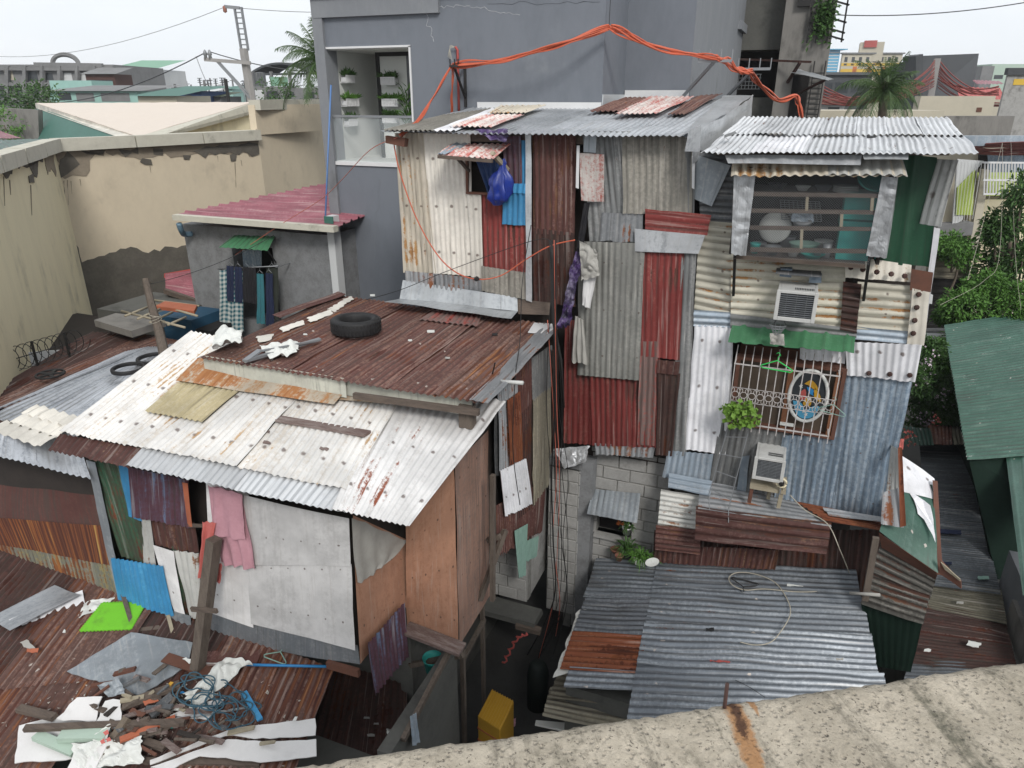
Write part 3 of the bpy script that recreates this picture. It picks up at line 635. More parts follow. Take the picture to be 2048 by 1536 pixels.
for i in range(60): leaf(f,c+Vector((random.uniform(-.06,.06),0,random.uniform(-.1,.5))),Vector((random.gauss(0,.7),random.gauss(-.1,.3),random.uniform(.4,1.2))),Vector((1,0,1)),.28,.05)
f.go('leaves','leaf_mid',r); MB().lathe((c.x,c.y,nz0+.02),[(0,0),(.1,0),(.13,.22),(.11,.22),(.1,.18),(0,.18)]).go('pot','terracotta',r,True)
# conduit pipe
cz=P(915,100,y=GY-.04); cb=P(918,222,y=GY-.04)
r=root('conduit_pipe','thin red vertical conduit pipe fixed on the grey wall above the roof','pipe',cb)
tube('pipe',[cb,cz,cz+Vector((-.03,-.02,.05))],.02,'far_red',r); m=MB()
for k in range(5): m.tube(spline([cz+Vector((-.03,-.02,.04)),cz+Vector((-.12,-.03,.02+.01*k)),cz+Vector((-.16+.02*k,-.03,-.1-.015*k))],4),.003,3)
m.go('loose_wires','pale_cable',r)
# wall bracket for the orange cables
b0=P(906,132,y=GY-.45)
r=root('cable_bracket','black triangular iron bracket holding the orange cables on grey wall','bracket',b0)
m=MB(); m.beam(b0,b0+Vector((.0,.47,0)),.035); m.beam(b0+Vector((0,.05,-.02)),b0+Vector((0,.46,-.5)),.03); m.beam(b0+Vector((0,.44,.06)),b0+Vector((0,.44,-.6)),.04); m.beam(b0+Vector((-.06,0,0)),b0+Vector((.1,0,0)),.03)
for x in (-.05,.03,.09): m.beam(b0+Vector((x,0,0)),b0+Vector((x,0,.1)),.015)
m.go('arm','black_iron',r)
def bundle(name,label,pts,n,spread,r0,mat='orange_cable',k=8,cat='cables',group=None):
    o=root(name,label,cat,pts[0],group)
    for i in range(n):
        m=MB(); ph=random.uniform(0,9); base=spline(pts,k); q=[]
        for j,p in enumerate(base):
            t=j/len(base); sp=spread*(.55+.45*math.sin(math.pi*((j/k)%1)))
            q.append(p+Vector((noise.noise(Vector((t*2.4+ph,i*3.3,0)))*sp,noise.noise(Vector((t*2.4+ph,i*3.3,5)))*sp,noise.noise(Vector((t*2.4+ph,i*3.3,9)))*sp*1.3)))
        m.tube(q,r0*random.uniform(.8,1.25),5).go('cable',mat,o,True)
    return o
kp=[(906,131,GY-.4),(980,124,GY-.5),(1060,106,GY-.55),(1140,82,GY-.5),(1218,55,GY-.2)]
bundle('cable_bundle','thick orange cable bundle slung from the black bracket to the wall corner',[P(u,v,y=y) for u,v,y in kp],11,.075,.011)
kp=[(1220,55,GY-.2),(1290,88,GY+.2),(1370,108,GY+.8),(1435,118,W2-.6)]
bundle('cable_bundle','orange cable bundle running right from the wall corner to the grey side wall',[P(u,v,y=y) for u,v,y in kp],10,.08,.012)
kp=[(1435,118,W2-.6),(1470,138,W2-.2),(1503,145,W2+.2)]
bundle('cable_bundle','short sagging cable bundle between the two iron brackets on the right',[P(u,v,y=y) for u,v,y in kp],9,.11,.013)
kp=[(1503,145,W2+.2),(1520,172,W2+.6),(1555,200,W2+1),(1592,190,W2+1.4),(1597,205,W2+1.4),(1605,240,W2+1.5)]
bundle('cable_bundle','orange cables looping down past the raw concrete building',[P(u,v,y=y) for u,v,y in kp],9,.09,.012)
kp=[(905,132,GY-.4),(905,180,GY-.25),(903,232,GY-.1)]
bundle('cable_bundle','orange cables dropping straight down from the black bracket to the roof',[P(u,v,y=y) for u,v,y in kp],4,.05,.01)
kp=[(903,132,GY-.4),(870,190,10.4),(835,240,9.2),(800,272,8.55)]
bundle('cable_bundle','orange cables running down left from the bracket to the roof corner',[P(u,v,y=y) for u,v,y in kp],5,.06,.009)
kp=[(795,275,8.5),(740,300,8.7),(683,360,9.3),(640,400,10.),(560,450,10.2),(470,510,10.2)]
tag(tube('cable',spline([P(u,v,y=y) for u,v,y in kp],6),.005,'orange_faded'),'single thin orange wire crossing in front of the pink roof','cable')
kp=[(788,290,8.6),(800,345,8.6),(830,430,8.6),(868,500,8.6),(905,540,8.6),(950,558,8.55),(1000,552,8.55),(1050,520,8.55),(1100,492,8.5),(1150,480,8.5)]
o=root('cable','long thin orange wire looping across the cream corrugated wall','cable',P(950,558,y=8.55)); tube('wire',spline([P(u,v,y=y) for u,v,y in kp],7),.0085,'orange_cable',o); ico(MB(),P(953,557,y=8.53),.04,1,.5).go('knot','black_cable',o)
p=P(1218,52,y=GY-.15); tag(MB().tube(sag(p,P(1222,-20,y=GY-.05),.02,6),.005,4).go('hanging_wire','black_cable',None,True),'black wire holding up the orange cables at the wall corner','wire')
# iron brackets on the right
def fork(u,v,y,lab,n=4,w=.5):
    c=P(u,v,y=y); r=root('cable_bracket',lab,'bracket',c); m=MB(); m.beam(c-Vector((w/2,0,0)),c+Vector((w/2,0,0)),.04)
    for i in range(n): x=-w/2+w*i/(n-1); m.beam(c+Vector((x,0,0)),c+Vector((x,0,.16)),.015)
    m.beam(c,c+Vector((-.5,.4,-.5)),.04); m.go('arm','steel',r)
fork(1430,122,W2-.55,'grey iron bracket fixed to the streaked side wall'); fork(1508,138,W2+.2,'grey forked iron bracket in front of the dark opening')
# ================================================================= raw concrete building behind
rb_=root('concrete_building','bare unpainted concrete building with a dark opening behind the grey one','building',P(1560,200,y=17))
ya=W3+.4; yb=W3-.2
xa0=X2+.02; xa1=P(1562,100,y=ya).x; xb1=P(1652,150,y=yb).x
m=MB(); zo=P(1500,100,y=ya).z
m.box((xa0-1,ya,zo),(xa1+.2,ya+5,14)); m.go('shade_toned_wall','raw_concrete_dark',rb_,label='blotched concrete wall above the opening, its recess shade painted in')  # recess walls use darker concrete, their shade put into the colour
MB().box((xa1,yb,0),(xb1,yb+5,14)).go('wall','raw_concrete',rb_)
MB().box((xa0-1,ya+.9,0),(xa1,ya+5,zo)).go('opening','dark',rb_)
MB().box((xa0-1,ya+.05,0),(xa1-.01,ya+.85,P(1500,195,y=ya).z)).go('lower_wall','raw_concrete_dark',rb_)
m=MB(); c=P(1490,165,y=ya-.05)
for i in range(9): m.beam(c+Vector((-.35+.09*i,0,-.16)),c+Vector((-.35+.09*i,0,.2)),.012)
for i in range(5): m.beam(c+Vector((-.38,0,-.16+.09*i)),c+Vector((.4,0,-.16+.09*i)),.012)
m.go('rack','steel',rb_)
w0=P(1627,-10,y=yb-.1); w1=P(1660,58,y=yb-.1); fr=MB()
for z in (w0.z,(w0.z+w1.z)/2,w1.z,w1.z+.15): fr.beam((w0.x,yb-.12,z),(w1.x+.35,yb-.12,z-.25),.04)
for x in (w0.x,w0.x+.2,w0.x+.45,w1.x+.3): fr.beam((x,yb-.12,w1.z-.3),(x,yb-.12,w0.z+.6),.04)
fr.go('window_grille','black_iron',rb_); f=MB(); c=P(1650,30,y=yb-.1)
for i in range(420): leaf(f,c+Vector((random.gauss(0,.12),random.uniform(-.15,0),random.gauss(-.05,.25))),rnd(),rnd(),.14,.06)
tag(f.go('climbing_plant','leaf_dark'),'dark plant growing through the window grille at the top right','plant')
w0=P(1597,-5,y=yb-.05); m=MB(); m.box((w0.x,yb-.14,w0.z-.2),(w0.x+.3,yb-.02,w0.z+.4)); m.go('window_box','black_iron',rb_)
ap=[P(1580,145,y=yb-.3),P(1655,160,y=yb-1.1),P(1667,157,y=yb-.9),P(1600,137,y=yb-.05)]
sheet('canopy',[ap[3],ap[2],ap[1],ap[0]],'flashing',rb_,'h',amp=.012); m=MB(); m.beam(P(1590,190,y=yb-.05),P(1650,160,y=yb-1),.05); m.beam(P(1575,165,y=yb-.05),P(1600,125,y=yb-.5),.06); m.beam(P(1470,118,y=ya-.2),P(1622,124,y=yb-.5),.05); m.go('strut','dark_rust',rb_)
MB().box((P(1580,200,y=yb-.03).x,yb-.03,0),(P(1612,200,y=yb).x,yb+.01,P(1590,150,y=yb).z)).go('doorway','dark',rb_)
m=MB(); x0=P(1618,200,y=yb-.08).x
for i in range(12): m.beam((x0,yb-.1,7.4+i*.12),(x0+.26,yb-.1,7.4+i*.12),.025)
m.beam((x0,yb-.1,7),(x0,yb-.1,9),.03); m.beam((x0+.26,yb-.1,7),(x0+.26,yb-.1,9),.03); m.go('shutter','black_iron',rb_)
# ================================================================= upper shack
us=root('patchwork_shack','tall patchwork iron shack with a cream corrugated wall under a low roof','shack',(-3.2,8.8,0))
FY=8.8
wallbox('wall_frame',-5.05,-1.2,9.05,11.3,3.3,7.62,'darkwood',us)
wallbox('lower_frame',-2.2,-1.2,9.3,11.3,0,3.3,'darkwood',us)
def S(px,mat,layer=0,ridge='v',jag=.008,par=us,**k): return W(par,px,mat,y=FY,layer=layer,ridge=ridge,jag=jag,**k)
S([790,266,848,266,872,545,808,545],'cream_rust_sheet'); S([848,266,940,268,950,552,868,546],'cream_sheet')
S([936,384,964,388,968,556,944,552],'cream_sheet',1)
S([960,388,1064,388,1064,548,966,532],'red_sheet',0,jag=.03); S([1008,272,1044,272,1046,384,1010,388],'blue_maroon',1); S([1040,280,1062,282,1062,388,1040,386],'blue_sheet',0)
S([1008,372,1062,368,1060,450,1008,447],'blue_sheet',2); S([1030,366,1062,366,1060,386,1028,384],'blue_sheet',3)
S([812,540,872,546,872,576,814,570],'grey_rust_edge',1); S([870,546,968,556,968,592,872,574],'grey_rust_edge',1); S([966,530,1064,545,1063,598,967,580],'grey_brown',2,jag=.02)
S([1055,264,1067,264,1068,602,1056,598],'flashing',3,amp=0)
S([1066,264,1152,264,1150,470,1067,466],'brown_sheet',0); S([1066,455,1150,465,1152,612,1068,600],'dark_rust',1,jag=.03)
S([1165,262,1262,262,1285,482,1180,482],'grey_mid',0); S([1248,268,1392,268,1384,430,1248,425],'grey_brown',2,jag=.015)
S([1205,424,1287,428,1285,484,1200,480],'grey_rust_edge',1,jag=.02); S([1163,305,1211,308,1211,402,1165,400],'red_white_roof',3,amp=.002)
S([1172,264,1196,264,1194,305,1170,303],'flat_galv',2,amp=0)
S([1293,416,1424,428,1416,468,1293,457],'red_sheet',3,amp=.003,ridge='h'); S([1273,455,1412,468,1400,504,1274,500],'crumple',4,amp=0,warp=.03)
S([1160,480,1292,484,1280,756,1158,746],'grey_sheet',3); S([1288,503,1370,505,1360,718,1284,708],'red_sheet',2); S([1366,503,1394,505,1374,910,1340,905],'grey_mid',1,jag=.02)
S([1130,640,1190,640,1190,890,1128,884],'red_sheet',0,jag=.02); S([1180,680,1322,700,1312,892,1186,888],'red_sheet',1,jag=.02); S([1283,680,1318,680,1310,888,1276,886],'red_grey_sheet',2)
S([1318,716,1362,720,1358,746,1316,742],'brown_sheet',3); S([1316,742,1362,744,1346,908,1312,906],'dark_rust',2); S([1190,884,1312,892,1308,914,1192,906],'grey_rust_edge',1,jag=.02)
S([1372,300,1393,305,1388,500,1378,500],'grey_mid',2)
S([1158,290,1164,290,1162,376,1156,374],'white_paint',4,amp=0,name='trim_strip'); S([1386,310,1393,312,1391,376,1386,374],'white_paint',4,amp=0,name='trim_strip')
# flashing along its foot
c=[P(806,560,y=8.76),P(1034,594,y=8.76),P(1036,622,y=8.7),P(800,597,y=8.7)]; sheet('foot_flashing',c,'flashing',us,amp=0,warp=.02)
c=[P(800,597,y=8.7),P(1036,622,y=8.7),P(1022,637,y=8.45),P(768,604,y=8.45)]; sheet('foot_flashing',c,'flashing',us,amp=0,warp=.02)
c=[P(1034,598,y=8.76),P(1100,605,y=8.76),P(1098,630,y=8.7),P(1036,628,y=8.7)]; MB().plate(c,.03).go('foot_board','old_wood_x',us)
# roof
RZ=lambda y:7.77+(y-8.5)*.087
RPL=(Vector((0,8.5,7.77)),Vector((0,-.087,1)).normalized())
def RS(px,mat,layer=0,**k): return W(us,px,mat,pl=RPL,layer=layer,name='roof_sheet',**k)
xl,xr=-5.18,-1.22
sheet('roof_sheet',[(xl,GY,RZ(GY)),(X1,GY,RZ(GY)),(X1,8.5,RZ(8.5)),(xl,8.5,RZ(8.5))],'zinc_roof',us)
sheet('roof_sheet',[(X1-.02,W2,RZ(W2)),(-1.0,W2,RZ(W2)),(xr,8.5,RZ(8.5)),(X1-.02,8.5,RZ(8.5))],'zinc_roof',us,off=.004)
RS([890,233,985,221,866,266,768,266],'grey_brown',1); RS([985,221,1012,221,912,266,866,266],'white_sheet',1)
RS([965,237,1050,237,985,261,905,262],'red_white_roof',2); RS([1000,221,1093,221,1050,237,975,237],'cream_rust_sheet',3)
RS([1252,203,1305,203,1240,229,1180,229],'maroon_roof',2); RS([1300,203,1388,203,1318,238,1230,238],'red_white_roof',3); RS([1395,199,1445,195,1372,236,1335,236],'maroon_roof',2)
m=MB(); a=P(955,204,y=GY-.02); b=P(1203,202,y=GY-.02)
m.box((a.x,GY-.035,RZ(GY)-.02),(b.x,GY-.01,a.z)); m.go('wall_flashing','white_paint',us)
m=MB(); m.box((X1+.02,W2-.03,RZ(W2)-.02),(X2,W2-.005,P(1300,183,y=W2).z+.02)); m.go('wall_flashing','white_paint',us)
m=MB(); m.box((X1+.003,GY,RZ(GY)-.05),(X1+.02,W2,RZ(W2)+.07)); m.go('wall_flashing','flashing',us)
sheet('edge_flashing',[(-1.35,W2,RZ(W2)+.05),(-.9,W2,RZ(W2)+.06),(-1.15,8.45,RZ(8.5)+.045),(-1.3,8.45,RZ(8.5)+.045)],'flashing',us,amp=0,warp=.02)
sheet('edge_fascia',[(-.88,W2,RZ(W2)+.07),(-.88,W2,RZ(W2)-.25),(-1.14,8.42,RZ(8.5)-.28),(-1.13,8.42,RZ(8.5)+.06)],'crumple',us,amp=0,warp=.03)
c=[P(1376,262,y=8.4),P(1402,250,y=8.4),P(1400,303,y=8.4),P(1368,303,y=8.4)]; sheet('corner_flashing',c,'crumple',us,amp=0,warp=.03)
a=P(770,268,y=8.55); MB().beam(a+Vector((.02,0,-.06)),a+Vector((.3,.02,-.1)),.09,.1,jit=.01).go('rafter_end','brown_board',us)
MB().beam((-5,8.86,7.7),(-1.3,8.86,7.7),.06,.1).go('eave_beam','old_wood_x',us)
# hinged window flap
aw=root('window_awning','small red and blue corrugated window flap propped open on the cream wall','awning',P(950,320,y=8.6))
c=[P(905,288,y=8.78),P(1022,288,y=8.78),P(985,317,y=8.28),P(876,308,y=8.28)]
sheet('flap',c,'red_white_roof',aw); sheet('flap_edge',[c[0],c[0].lerp(c[1],.3),c[3].lerp(c[2],.12),c[3]],'blue_grey_light',aw,off=.012)
m=MB(); m.beam(c[3]-Vector((0,0,.03)),c[2]-Vector((0,0,.03)),.04); m.go('batten','old_wood_x',aw)
MB().beam(P(915,316,y=8.35),P(938,342,y=8.77),.035).go('prop','old_wood',aw); MB().beam(P(984,306,y=8.4),P(1015,340,y=8.72),.05).go('prop','light_wood',aw)
m=MB(); a=P(938,312,y=8.8); b=P(1008,386,y=8.8); m.box((a.x-.03,8.74,b.z-.03),(b.x,8.8,b.z)); m.box((a.x-.03,8.745,b.z),(a.x,8.8,a.z)); m.go('window_frame','brown_board',us)
tag(draped('blue_tarp',[P(948,312,y=8.72),P(1003,312,y=8.7),P(1002,388,y=8.7),P(975,386,y=8.74)],'dark_blue_tarp',None,4,.04),'dark blue plastic sheet hanging inside the open window','tarp')
tag(crumpled('tarp_scrap',[P(952,266,y=8.62),P(1020,266,y=8.62),P(1015,288,y=8.5),P(985,286,y=8.5)],'purple_print',None,.06),'printed crumpled tarp scrap stuffed above the window flap','tarp')
cb=P(1001,377,y=8.6); m=MB(); prof=[(.01,.33),(.04,.3),(.03,.27),(.09,.2),(.15,.08),(.17,-.02),(.14,-.12),(.06,-.18),(0,-.19)]
m.lathe(cb,[(a_,b_) for k_ in range(len(prof)-1) for (a_,b_) in [prof[k_],tuple((x_+y_)/2 for x_,y_ in zip(prof[k_],prof[k_+1]))]]+[prof[-1]],40,(.12,0,1)); 
for v in m.v:
    w_=(v-cb); t_=math.atan2(w_.y,w_.x); w_.z*=1.12; k_=.8+.16*math.sin(t_*6+w_.z*6)+.45*noise.noise(v*7)+.25*noise.noise(v*19); w_.x=w_.x*k_+.09*(w_.z-.05); w_.y*=k_*.75; w_.z*=1+.25*noise.noise(v*9); v.xyz=cb+w_
tag(m.go('plastic_bag','blue_bag',None,True),'bright blue plastic bag hanging full at the open window','bag')
# sacks and streamers in the gap
tag(draped('tarp_strip',[P(1168,405,y=8.72),P(1180,405,y=8.72),P(1162,520,y=8.66),P(1150,518,y=8.66)],'black_cloth',None,2,.02),'black and white plastic strip hanging beside the red square panel','tarp')
tag(crumpled('purple_tarp',[P(1154,500,y=8.68),P(1170,508,y=8.65),P(1144,650,y=8.58),P(1120,655,y=8.6)],'purple_print',None,.08,.02),'purple printed tarp bundled up in the corner of the two walls','tarp')
tag(draped('white_strip',[P(1168,540,y=8.6),P(1195,540,y=8.6),P(1180,618,y=8.6),P(1164,610,y=8.6)],'white_laminate',None,1,.02),'white plastic piece with a red edge hanging beside the purple tarp','plastic')
tag(draped('cloth_rag',[P(1150,630,y=8.62),P(1168,640,y=8.62),P(1176,730,y=8.62),P(1142,722,y=8.62)],'grey_cloth',None,3,.03,jag=.1),'pale grey rag hanging below the purple tarp','rag')
tag(crumpled('plastic_sheet',[P(1160,480,y=8.6),P(1195,500,y=8.6),P(1200,550,y=8.55),P(1165,560,y=8.6)],'grey_cloth',None,.08,.02),'crumpled clear plastic sheet caught beside the long grey wall sheet','plastic')
# ================================================================= right shack
rs=root('corner_shack','two storey corrugated iron corner shack with a barred window and bright zinc roof','shack',(.2,8.8,0))
wallbox('wall_frame',-1.1,1.38,9.35,11,2.95,7.5,'darkwood',rs); wallbox('base_wall',-1.1,1.25,9.2,11,0,2.95,'raw_concrete_dark',rs)
def S(px,mat,layer=0,ridge='v',jag=.008,**k): return W(rs,px,mat,y=FY,layer=layer,ridge=ridge,jag=jag,**k)
S([1396,300,1480,310,1470,446,1400,442],'charcoal_sheet',0,'h')
S([1392,308,1462,330,1424,412,1388,396],'flat_galv',2,amp=0,warp=.02)
S([1400,440,1475,446,1466,642,1388,624],'rib_cream',0,'h',pitch=.1,amp=.014); S([1463,500,1692,508,1686,656,1462,640],'rib_cream',1,'h',pitch=.1,amp=.014)
S([1686,560,1722,565,1712,662,1680,656],'dark_rust',3,'h'); S([1690,508,1822,528,1819,562,1690,553],'bolt_sheet',2,amp=.003); S([1715,562,1822,570,1816,664,1710,656],'rib_cream',1,'h',pitch=.1,amp=.014)
S([1708,650,1815,660,1812,684,1705,676],'blue_grey_light',2,'h'); S([1388,618,1466,624,1464,654,1388,650],'blue_grey_light',1,'h'); S([1462,624,1714,655,1712,672,1462,653],'grey_mid',3,'h')
S([1822,572,1856,580,1846,686,1812,682],'bolt_sheet',4,amp=.004); S([1822,534,1864,541,1858,580,1818,576],'brown_board',4,amp=0)
S([1796,306,1872,314,1862,532,1752,524],'green_sheet',1,box=True,pitch=.24,amp=.025); S([1866,452,1878,455,1852,640,1842,640],'white_sheet',3,amp=0)
S([1390,648,1468,652,1455,908,1370,896],'white_sheet',1); S([1690,678,1842,684,1829,758,1694,744],'white_sheet',4,jag=.02)
S([1676,740,1824,762,1764,1056,1650,1020],'blue_grey',1,jag=.02); S([1565,866,1692,872,1664,1026,1548,1000],'blue_grey',2); S([1440,842,1592,868,1562,1002,1418,962],'grey_mid',1)
S([1336,898,1428,905,1420,966,1326,950],'blue_grey_light',2,jag=.02); S([1484,908,1500,905,1492,985,1475,975],'blue_grey_light',3,amp=0); S([1600,690,1692,700,1690,725,1600,716],'white_sheet',1)
for u,v in [(1702,536),(1726,540),(1754,545),(1783,549),(1810,553),(1838,590),(1834,616),(1830,642),(1827,668),(1738,748),(1780,750),(1820,752)]:
    c=P(u,v,y=8.66); MB().lathe(c+Vector((0,.03,0)),[(.03,0),(.03,.012),(.018,.03),(0,.03)],7,(0,-1,0)).go('bolt','dark_rust',rs)
# corner cover sheets on the right
c=[P(1872,318,y=8.78),P(1916,320,y=8.5),P(1882,454,y=8.5),P(1836,446,y=8.78)]; sheet('hanging_sheet',c,'bolt_hang',rs,pitch=.1)
# main roof
FL,FR,BL,BR=P(1403,304,y=8.2),P(1951,305,y=8.2),P(1488,238,y=11.0),P(1892,240,y=11.0)
ML,MR=FL.lerp(BL,.42),FR.lerp(BR,.42); up=Vector((0,0,.02))
N_=7
for i in range(N_):
    a,b=i/N_-.004,(i+1)/N_+.01
    sheet('roof_sheet',[BL.lerp(BR,a),BL.lerp(BR,b),ML.lerp(MR,b)-up*.2,ML.lerp(MR,a)-up*.2],'bright_roof',rs,pitch=.06,amp=.011,off=.024+.004*(i%2),jag=.015)
for i in range(5):
    a,b=i/5-.004,(i+1)/5+.01; k_=.42+.06
    sheet('roof_sheet',[FL.lerp(BL,k_).lerp(FR.lerp(BR,k_),a),FL.lerp(BL,k_).lerp(FR.lerp(BR,k_),b),FL.lerp(FR,b),FL.lerp(FR,a)],'bright_roof' if i!=1 else 'white_sheet',rs,pitch=.06,amp=.011,off=.004*(i%2),jag=.03,warp=.012)
MB().beam(FL+Vector((.1,.45,-.03)),FR+Vector((-.15,.45,-.03)),.06,.06).go('eave_beam','old_wood_x',rs)
plate('roof_tab',[P(1449,270,y=8.9),P(1470,262,y=8.9),P(1474,266,y=8.8),P(1448,275,y=8.7)],.005,'grey_mid',rs)
b_=P(1740,285,y=8.5)+Vector((0,0,.03)); tag(crumpled('rubber_scrap',[b_+Vector((-.04,.03,.02)),b_+Vector((.04,.03,.02)),b_+Vector((.04,-.03,0)),b_+Vector((-.04,-.03,0))],'rubber',None,.03,.01,8,8),'small black scrap lying on the white zinc roof','scrap')
# kitchen cage
kc=root('dish_cage','wire mesh dish cage with timber slats jutting from the shack front','cage',P(1620,512,y=8.6))
YF=8.42; A=P(1506,350,y=YF); B=P(1765,352,y=YF); Cb=P(1500,512,y=YF); Db=P(1740,520,y=YF)
x0,x1,zt,zb=A.x,B.x,A.z+.05,Cb.z
MB().box((x0-.1,YF+.02,zb-.05),(x1,9.3,zb)).go('shelf','old_wood_x',kc)
MB().box((x0-.1,YF,zt),(x1+.1,9.3,zt+.03)).go('top_board','darkwood',kc)
m=MB(); m.box((x0-.16,YF+.03,zb),(x0-.13,9.3,zt)); m.box((x1+.1,YF+.03,zb),(x1+.13,9.3,zt)); m.go('side_board','darkwood',kc)
for v0 in (388,421,455,499):
    a=P(1500,v0,y=YF); b=P(1768,v0+4,y=YF); MB().beam(a,b,.03,.042,jit=.004).go('slat','old_wood_x',kc)
for (u,va,vb) in [(1615,392,421),(1684,425,455),(1604,458,499),(1745,392,421)]: MB().beam(P(u,va,y=YF+.01),P(u-2,vb,y=YF+.01),.03,.05,(0,1,0)).go('slat_block','light_wood',kc)
m=MB(); Wd,Ht=x1-x0+.06,zt-zb; st=.026; ya_=YF-.02; r_=.0012
n=int((Wd+Ht)/st)
for i in range(n):
    o_=i*st
    for sgn in (0,1):
        p0=(o_,0) if o_<Wd else (Wd,o_-Wd); p1=(0,o_) if o_<Ht else (o_-Ht,Ht)
        if sgn: p0,p1=(Wd-p0[0],p0[1]),(Wd-p1[0],p1[1])
        m.tube([(x0-.03+p0[0],ya_,zb+p0[1]),(x0-.03+p1[0],ya_,zb+p1[1])],r_,3,False)
m.go('wire_mesh','steel',kc)
for nm,px in (('left_cover',[1468,345,1511,350,1492,512,1462,508]),('right_cover',[1764,352,1796,355,1772,516,1732,512])):
    c=[P(px[i],px[i+1],y=YF-.03) for i in range(0,8,2)]; crumpled('metal_cover',c,'crumple',kc,.02,.0,10,36,sc=5,rag=.05)
c=[P(1794,352,y=YF-.03),P(1796,352,y=8.8),P(1772,516,y=8.8),P(1772,516,y=YF-.03)]; sheet('metal_cover',c,'crumple',kc,amp=0,warp=.03)
c=[P(1466,318,y=8.6),P(1806,318,y=8.6),P(1815,352,y=8.25),P(1462,350,y=8.25)]; sheet('canopy',c,'cream_rust_sheet',kc,pitch=.1,amp=.017,jag=.02)
c=[P(1655,318,y=8.6),P(1806,318,y=8.6),P(1815,353,y=8.24),P(1650,351,y=8.24)]; sheet('canopy',c,'white_rust',kc,pitch=.1,amp=.017,jag=.02,off=.012)
c=[P(1450,310,y=8.3),P(1725,308,y=8.3),P(1722,328,y=8.22),P(1456,326,y=8.22)]; sheet('canopy_flashing',c,'grey_rust_edge',kc,amp=0,warp=.02)
c=[P(1722,302,y=8.3),P(1816,303,y=8.3),P(1816,320,y=8.22),P(1726,320,y=8.22)]; sheet('canopy_flashing',c,'flashing',kc,amp=0,warp=.02)
for (u0,v0,u1,v1) in ((1470,508,1467,590),(1739,515,1727,600)): 
    MB().beam(P(u0,v0,y=YF+.02),P(u1,v1,y=8.72),.045,.03,(1,0,0)).go('bracket','black_iron',kc)
zs=zb
def bowl(u,lab,mat,r,h,y,cat='basin',tilt=0,z=None,nm='basin',prof=None):
    c=P(u,480,y=y); c.z=(z if z is not None else zs)
    m=MB().lathe(c,prof or [(0,.01),(r*.6,0),(r*.95,h*.85),(r*1.06,h),(r*.98,h*.97),(r*.9,h*.82),(r*.55,.02),(0,.02)],20,(tilt,-.12 if tilt else 0,1)); return tag(m.go(nm,mat,None,True),lab,cat)
bowl(1610,'pale green plastic basin on the floor of the dish cage','mint_paint',.16,.13,8.75)
bowl(1630,'small teal plastic bowl low in the dish cage','teal_plastic',.12,.05,8.56,'bowl')
bowl(1520,'small steel pot at the left end of the dish cage','steel',.08,.1,8.75,'pot',nm='cooking_pot')
bowl(1548,'steel bowl standing low at the left of the dish cage','steel',.09,.1,8.6,'bowl',nm='bowl')
bowl(1657,'shiny steel cup beside the teal tub in the dish cage','steel',.045,.16,8.62,'cup',nm='cup',prof=[(0,0),(.04,0),(.05,.16),(.045,.16),(.035,.01),(0,.01)])
for u_,y_,r_q,h_,mt_,lab_ in ((1575,8.95,.09,.16,'steel','tall dull steel pot at the back left of the dish cage'),(1590,8.58,.07,.07,'room_white','small white bowl in front of the green basin'),(1648,8.95,.1,.14,'offwhite_plastic','off white tub at the back middle of the dish cage'),(1512,8.6,.06,.12,'teal_plastic','teal cup at the far left end of the dish cage'),(1640,8.6,.05,.1,'steel','steel mug right of the green basin in the cage')): bowl(u_,lab_,mt_,r_q,h_,y_,'pot',nm='cooking_pot')
zu=P(1690,385,y=8.7).z-.003
for u_,y_,r_q,h_,mt_,lab_ in ((1540,8.8,.1,.06,'charcoal_sheet','black wok on the upper shelf at the left of the cage'),(1590,8.75,.08,.05,'room_white','white bowl upside down on the upper shelf'),(1630,8.85,.09,.05,'steel','shallow steel dish on the upper shelf')): bowl(u_,lab_,mt_,r_q,h_,y_,'dish',z=zu,nm='dish')
c=P(1550,455,y=8.78); tag(MB().lathe(c,[(0,.03),(.1,.03),(.17,0),(.18,-.01),(.16,-.005),(.1,.02),(0,.02)],24,(0,-1,.1)).go('enamel_plate','room_white',None,True),'round white basin propped upright in the dish cage','basin')
c=P(1605,445,y=8.8); tag(MB().lathe(c,[(0,0),(.1,.0),(.12,.06),(.1,.07),(0,.075)],20,(0,-.6,1)).go('pot_lid','steel',None,True),'domed steel lid above the green basin in the dish cage','pot')
# teal stacked tubs
x0t=P(1672,480,y=8.65).x; x1t=P(1752,480,y=8.65).x
for k_,(za,zb_,lab) in enumerate([(zs+.0,zs+.42,'large teal plastic box at the right of the dish cage, lower one'),(zs+.44,zs+.72,'teal plastic box stacked on top of the lower teal box')]):
    r=root('plastic_box',lab,'box',((x0t+x1t)/2,8.7,za)); m=MB()
    m.box((x0t+.02,8.6,za),(x1t-.02,8.95,zb_-.02)); m.go('body','teal_plastic',r); m=MB()
    m.box((x0t,8.58,zb_-.05),(x1t,8.97,zb_)); 
    for q in range(5): m.box((x0t+.05+q*.09,8.592,za+.03),(x0t+.08+q*.09,8.6,zb_-.08))
    m.go('rim','teal_plastic',r)
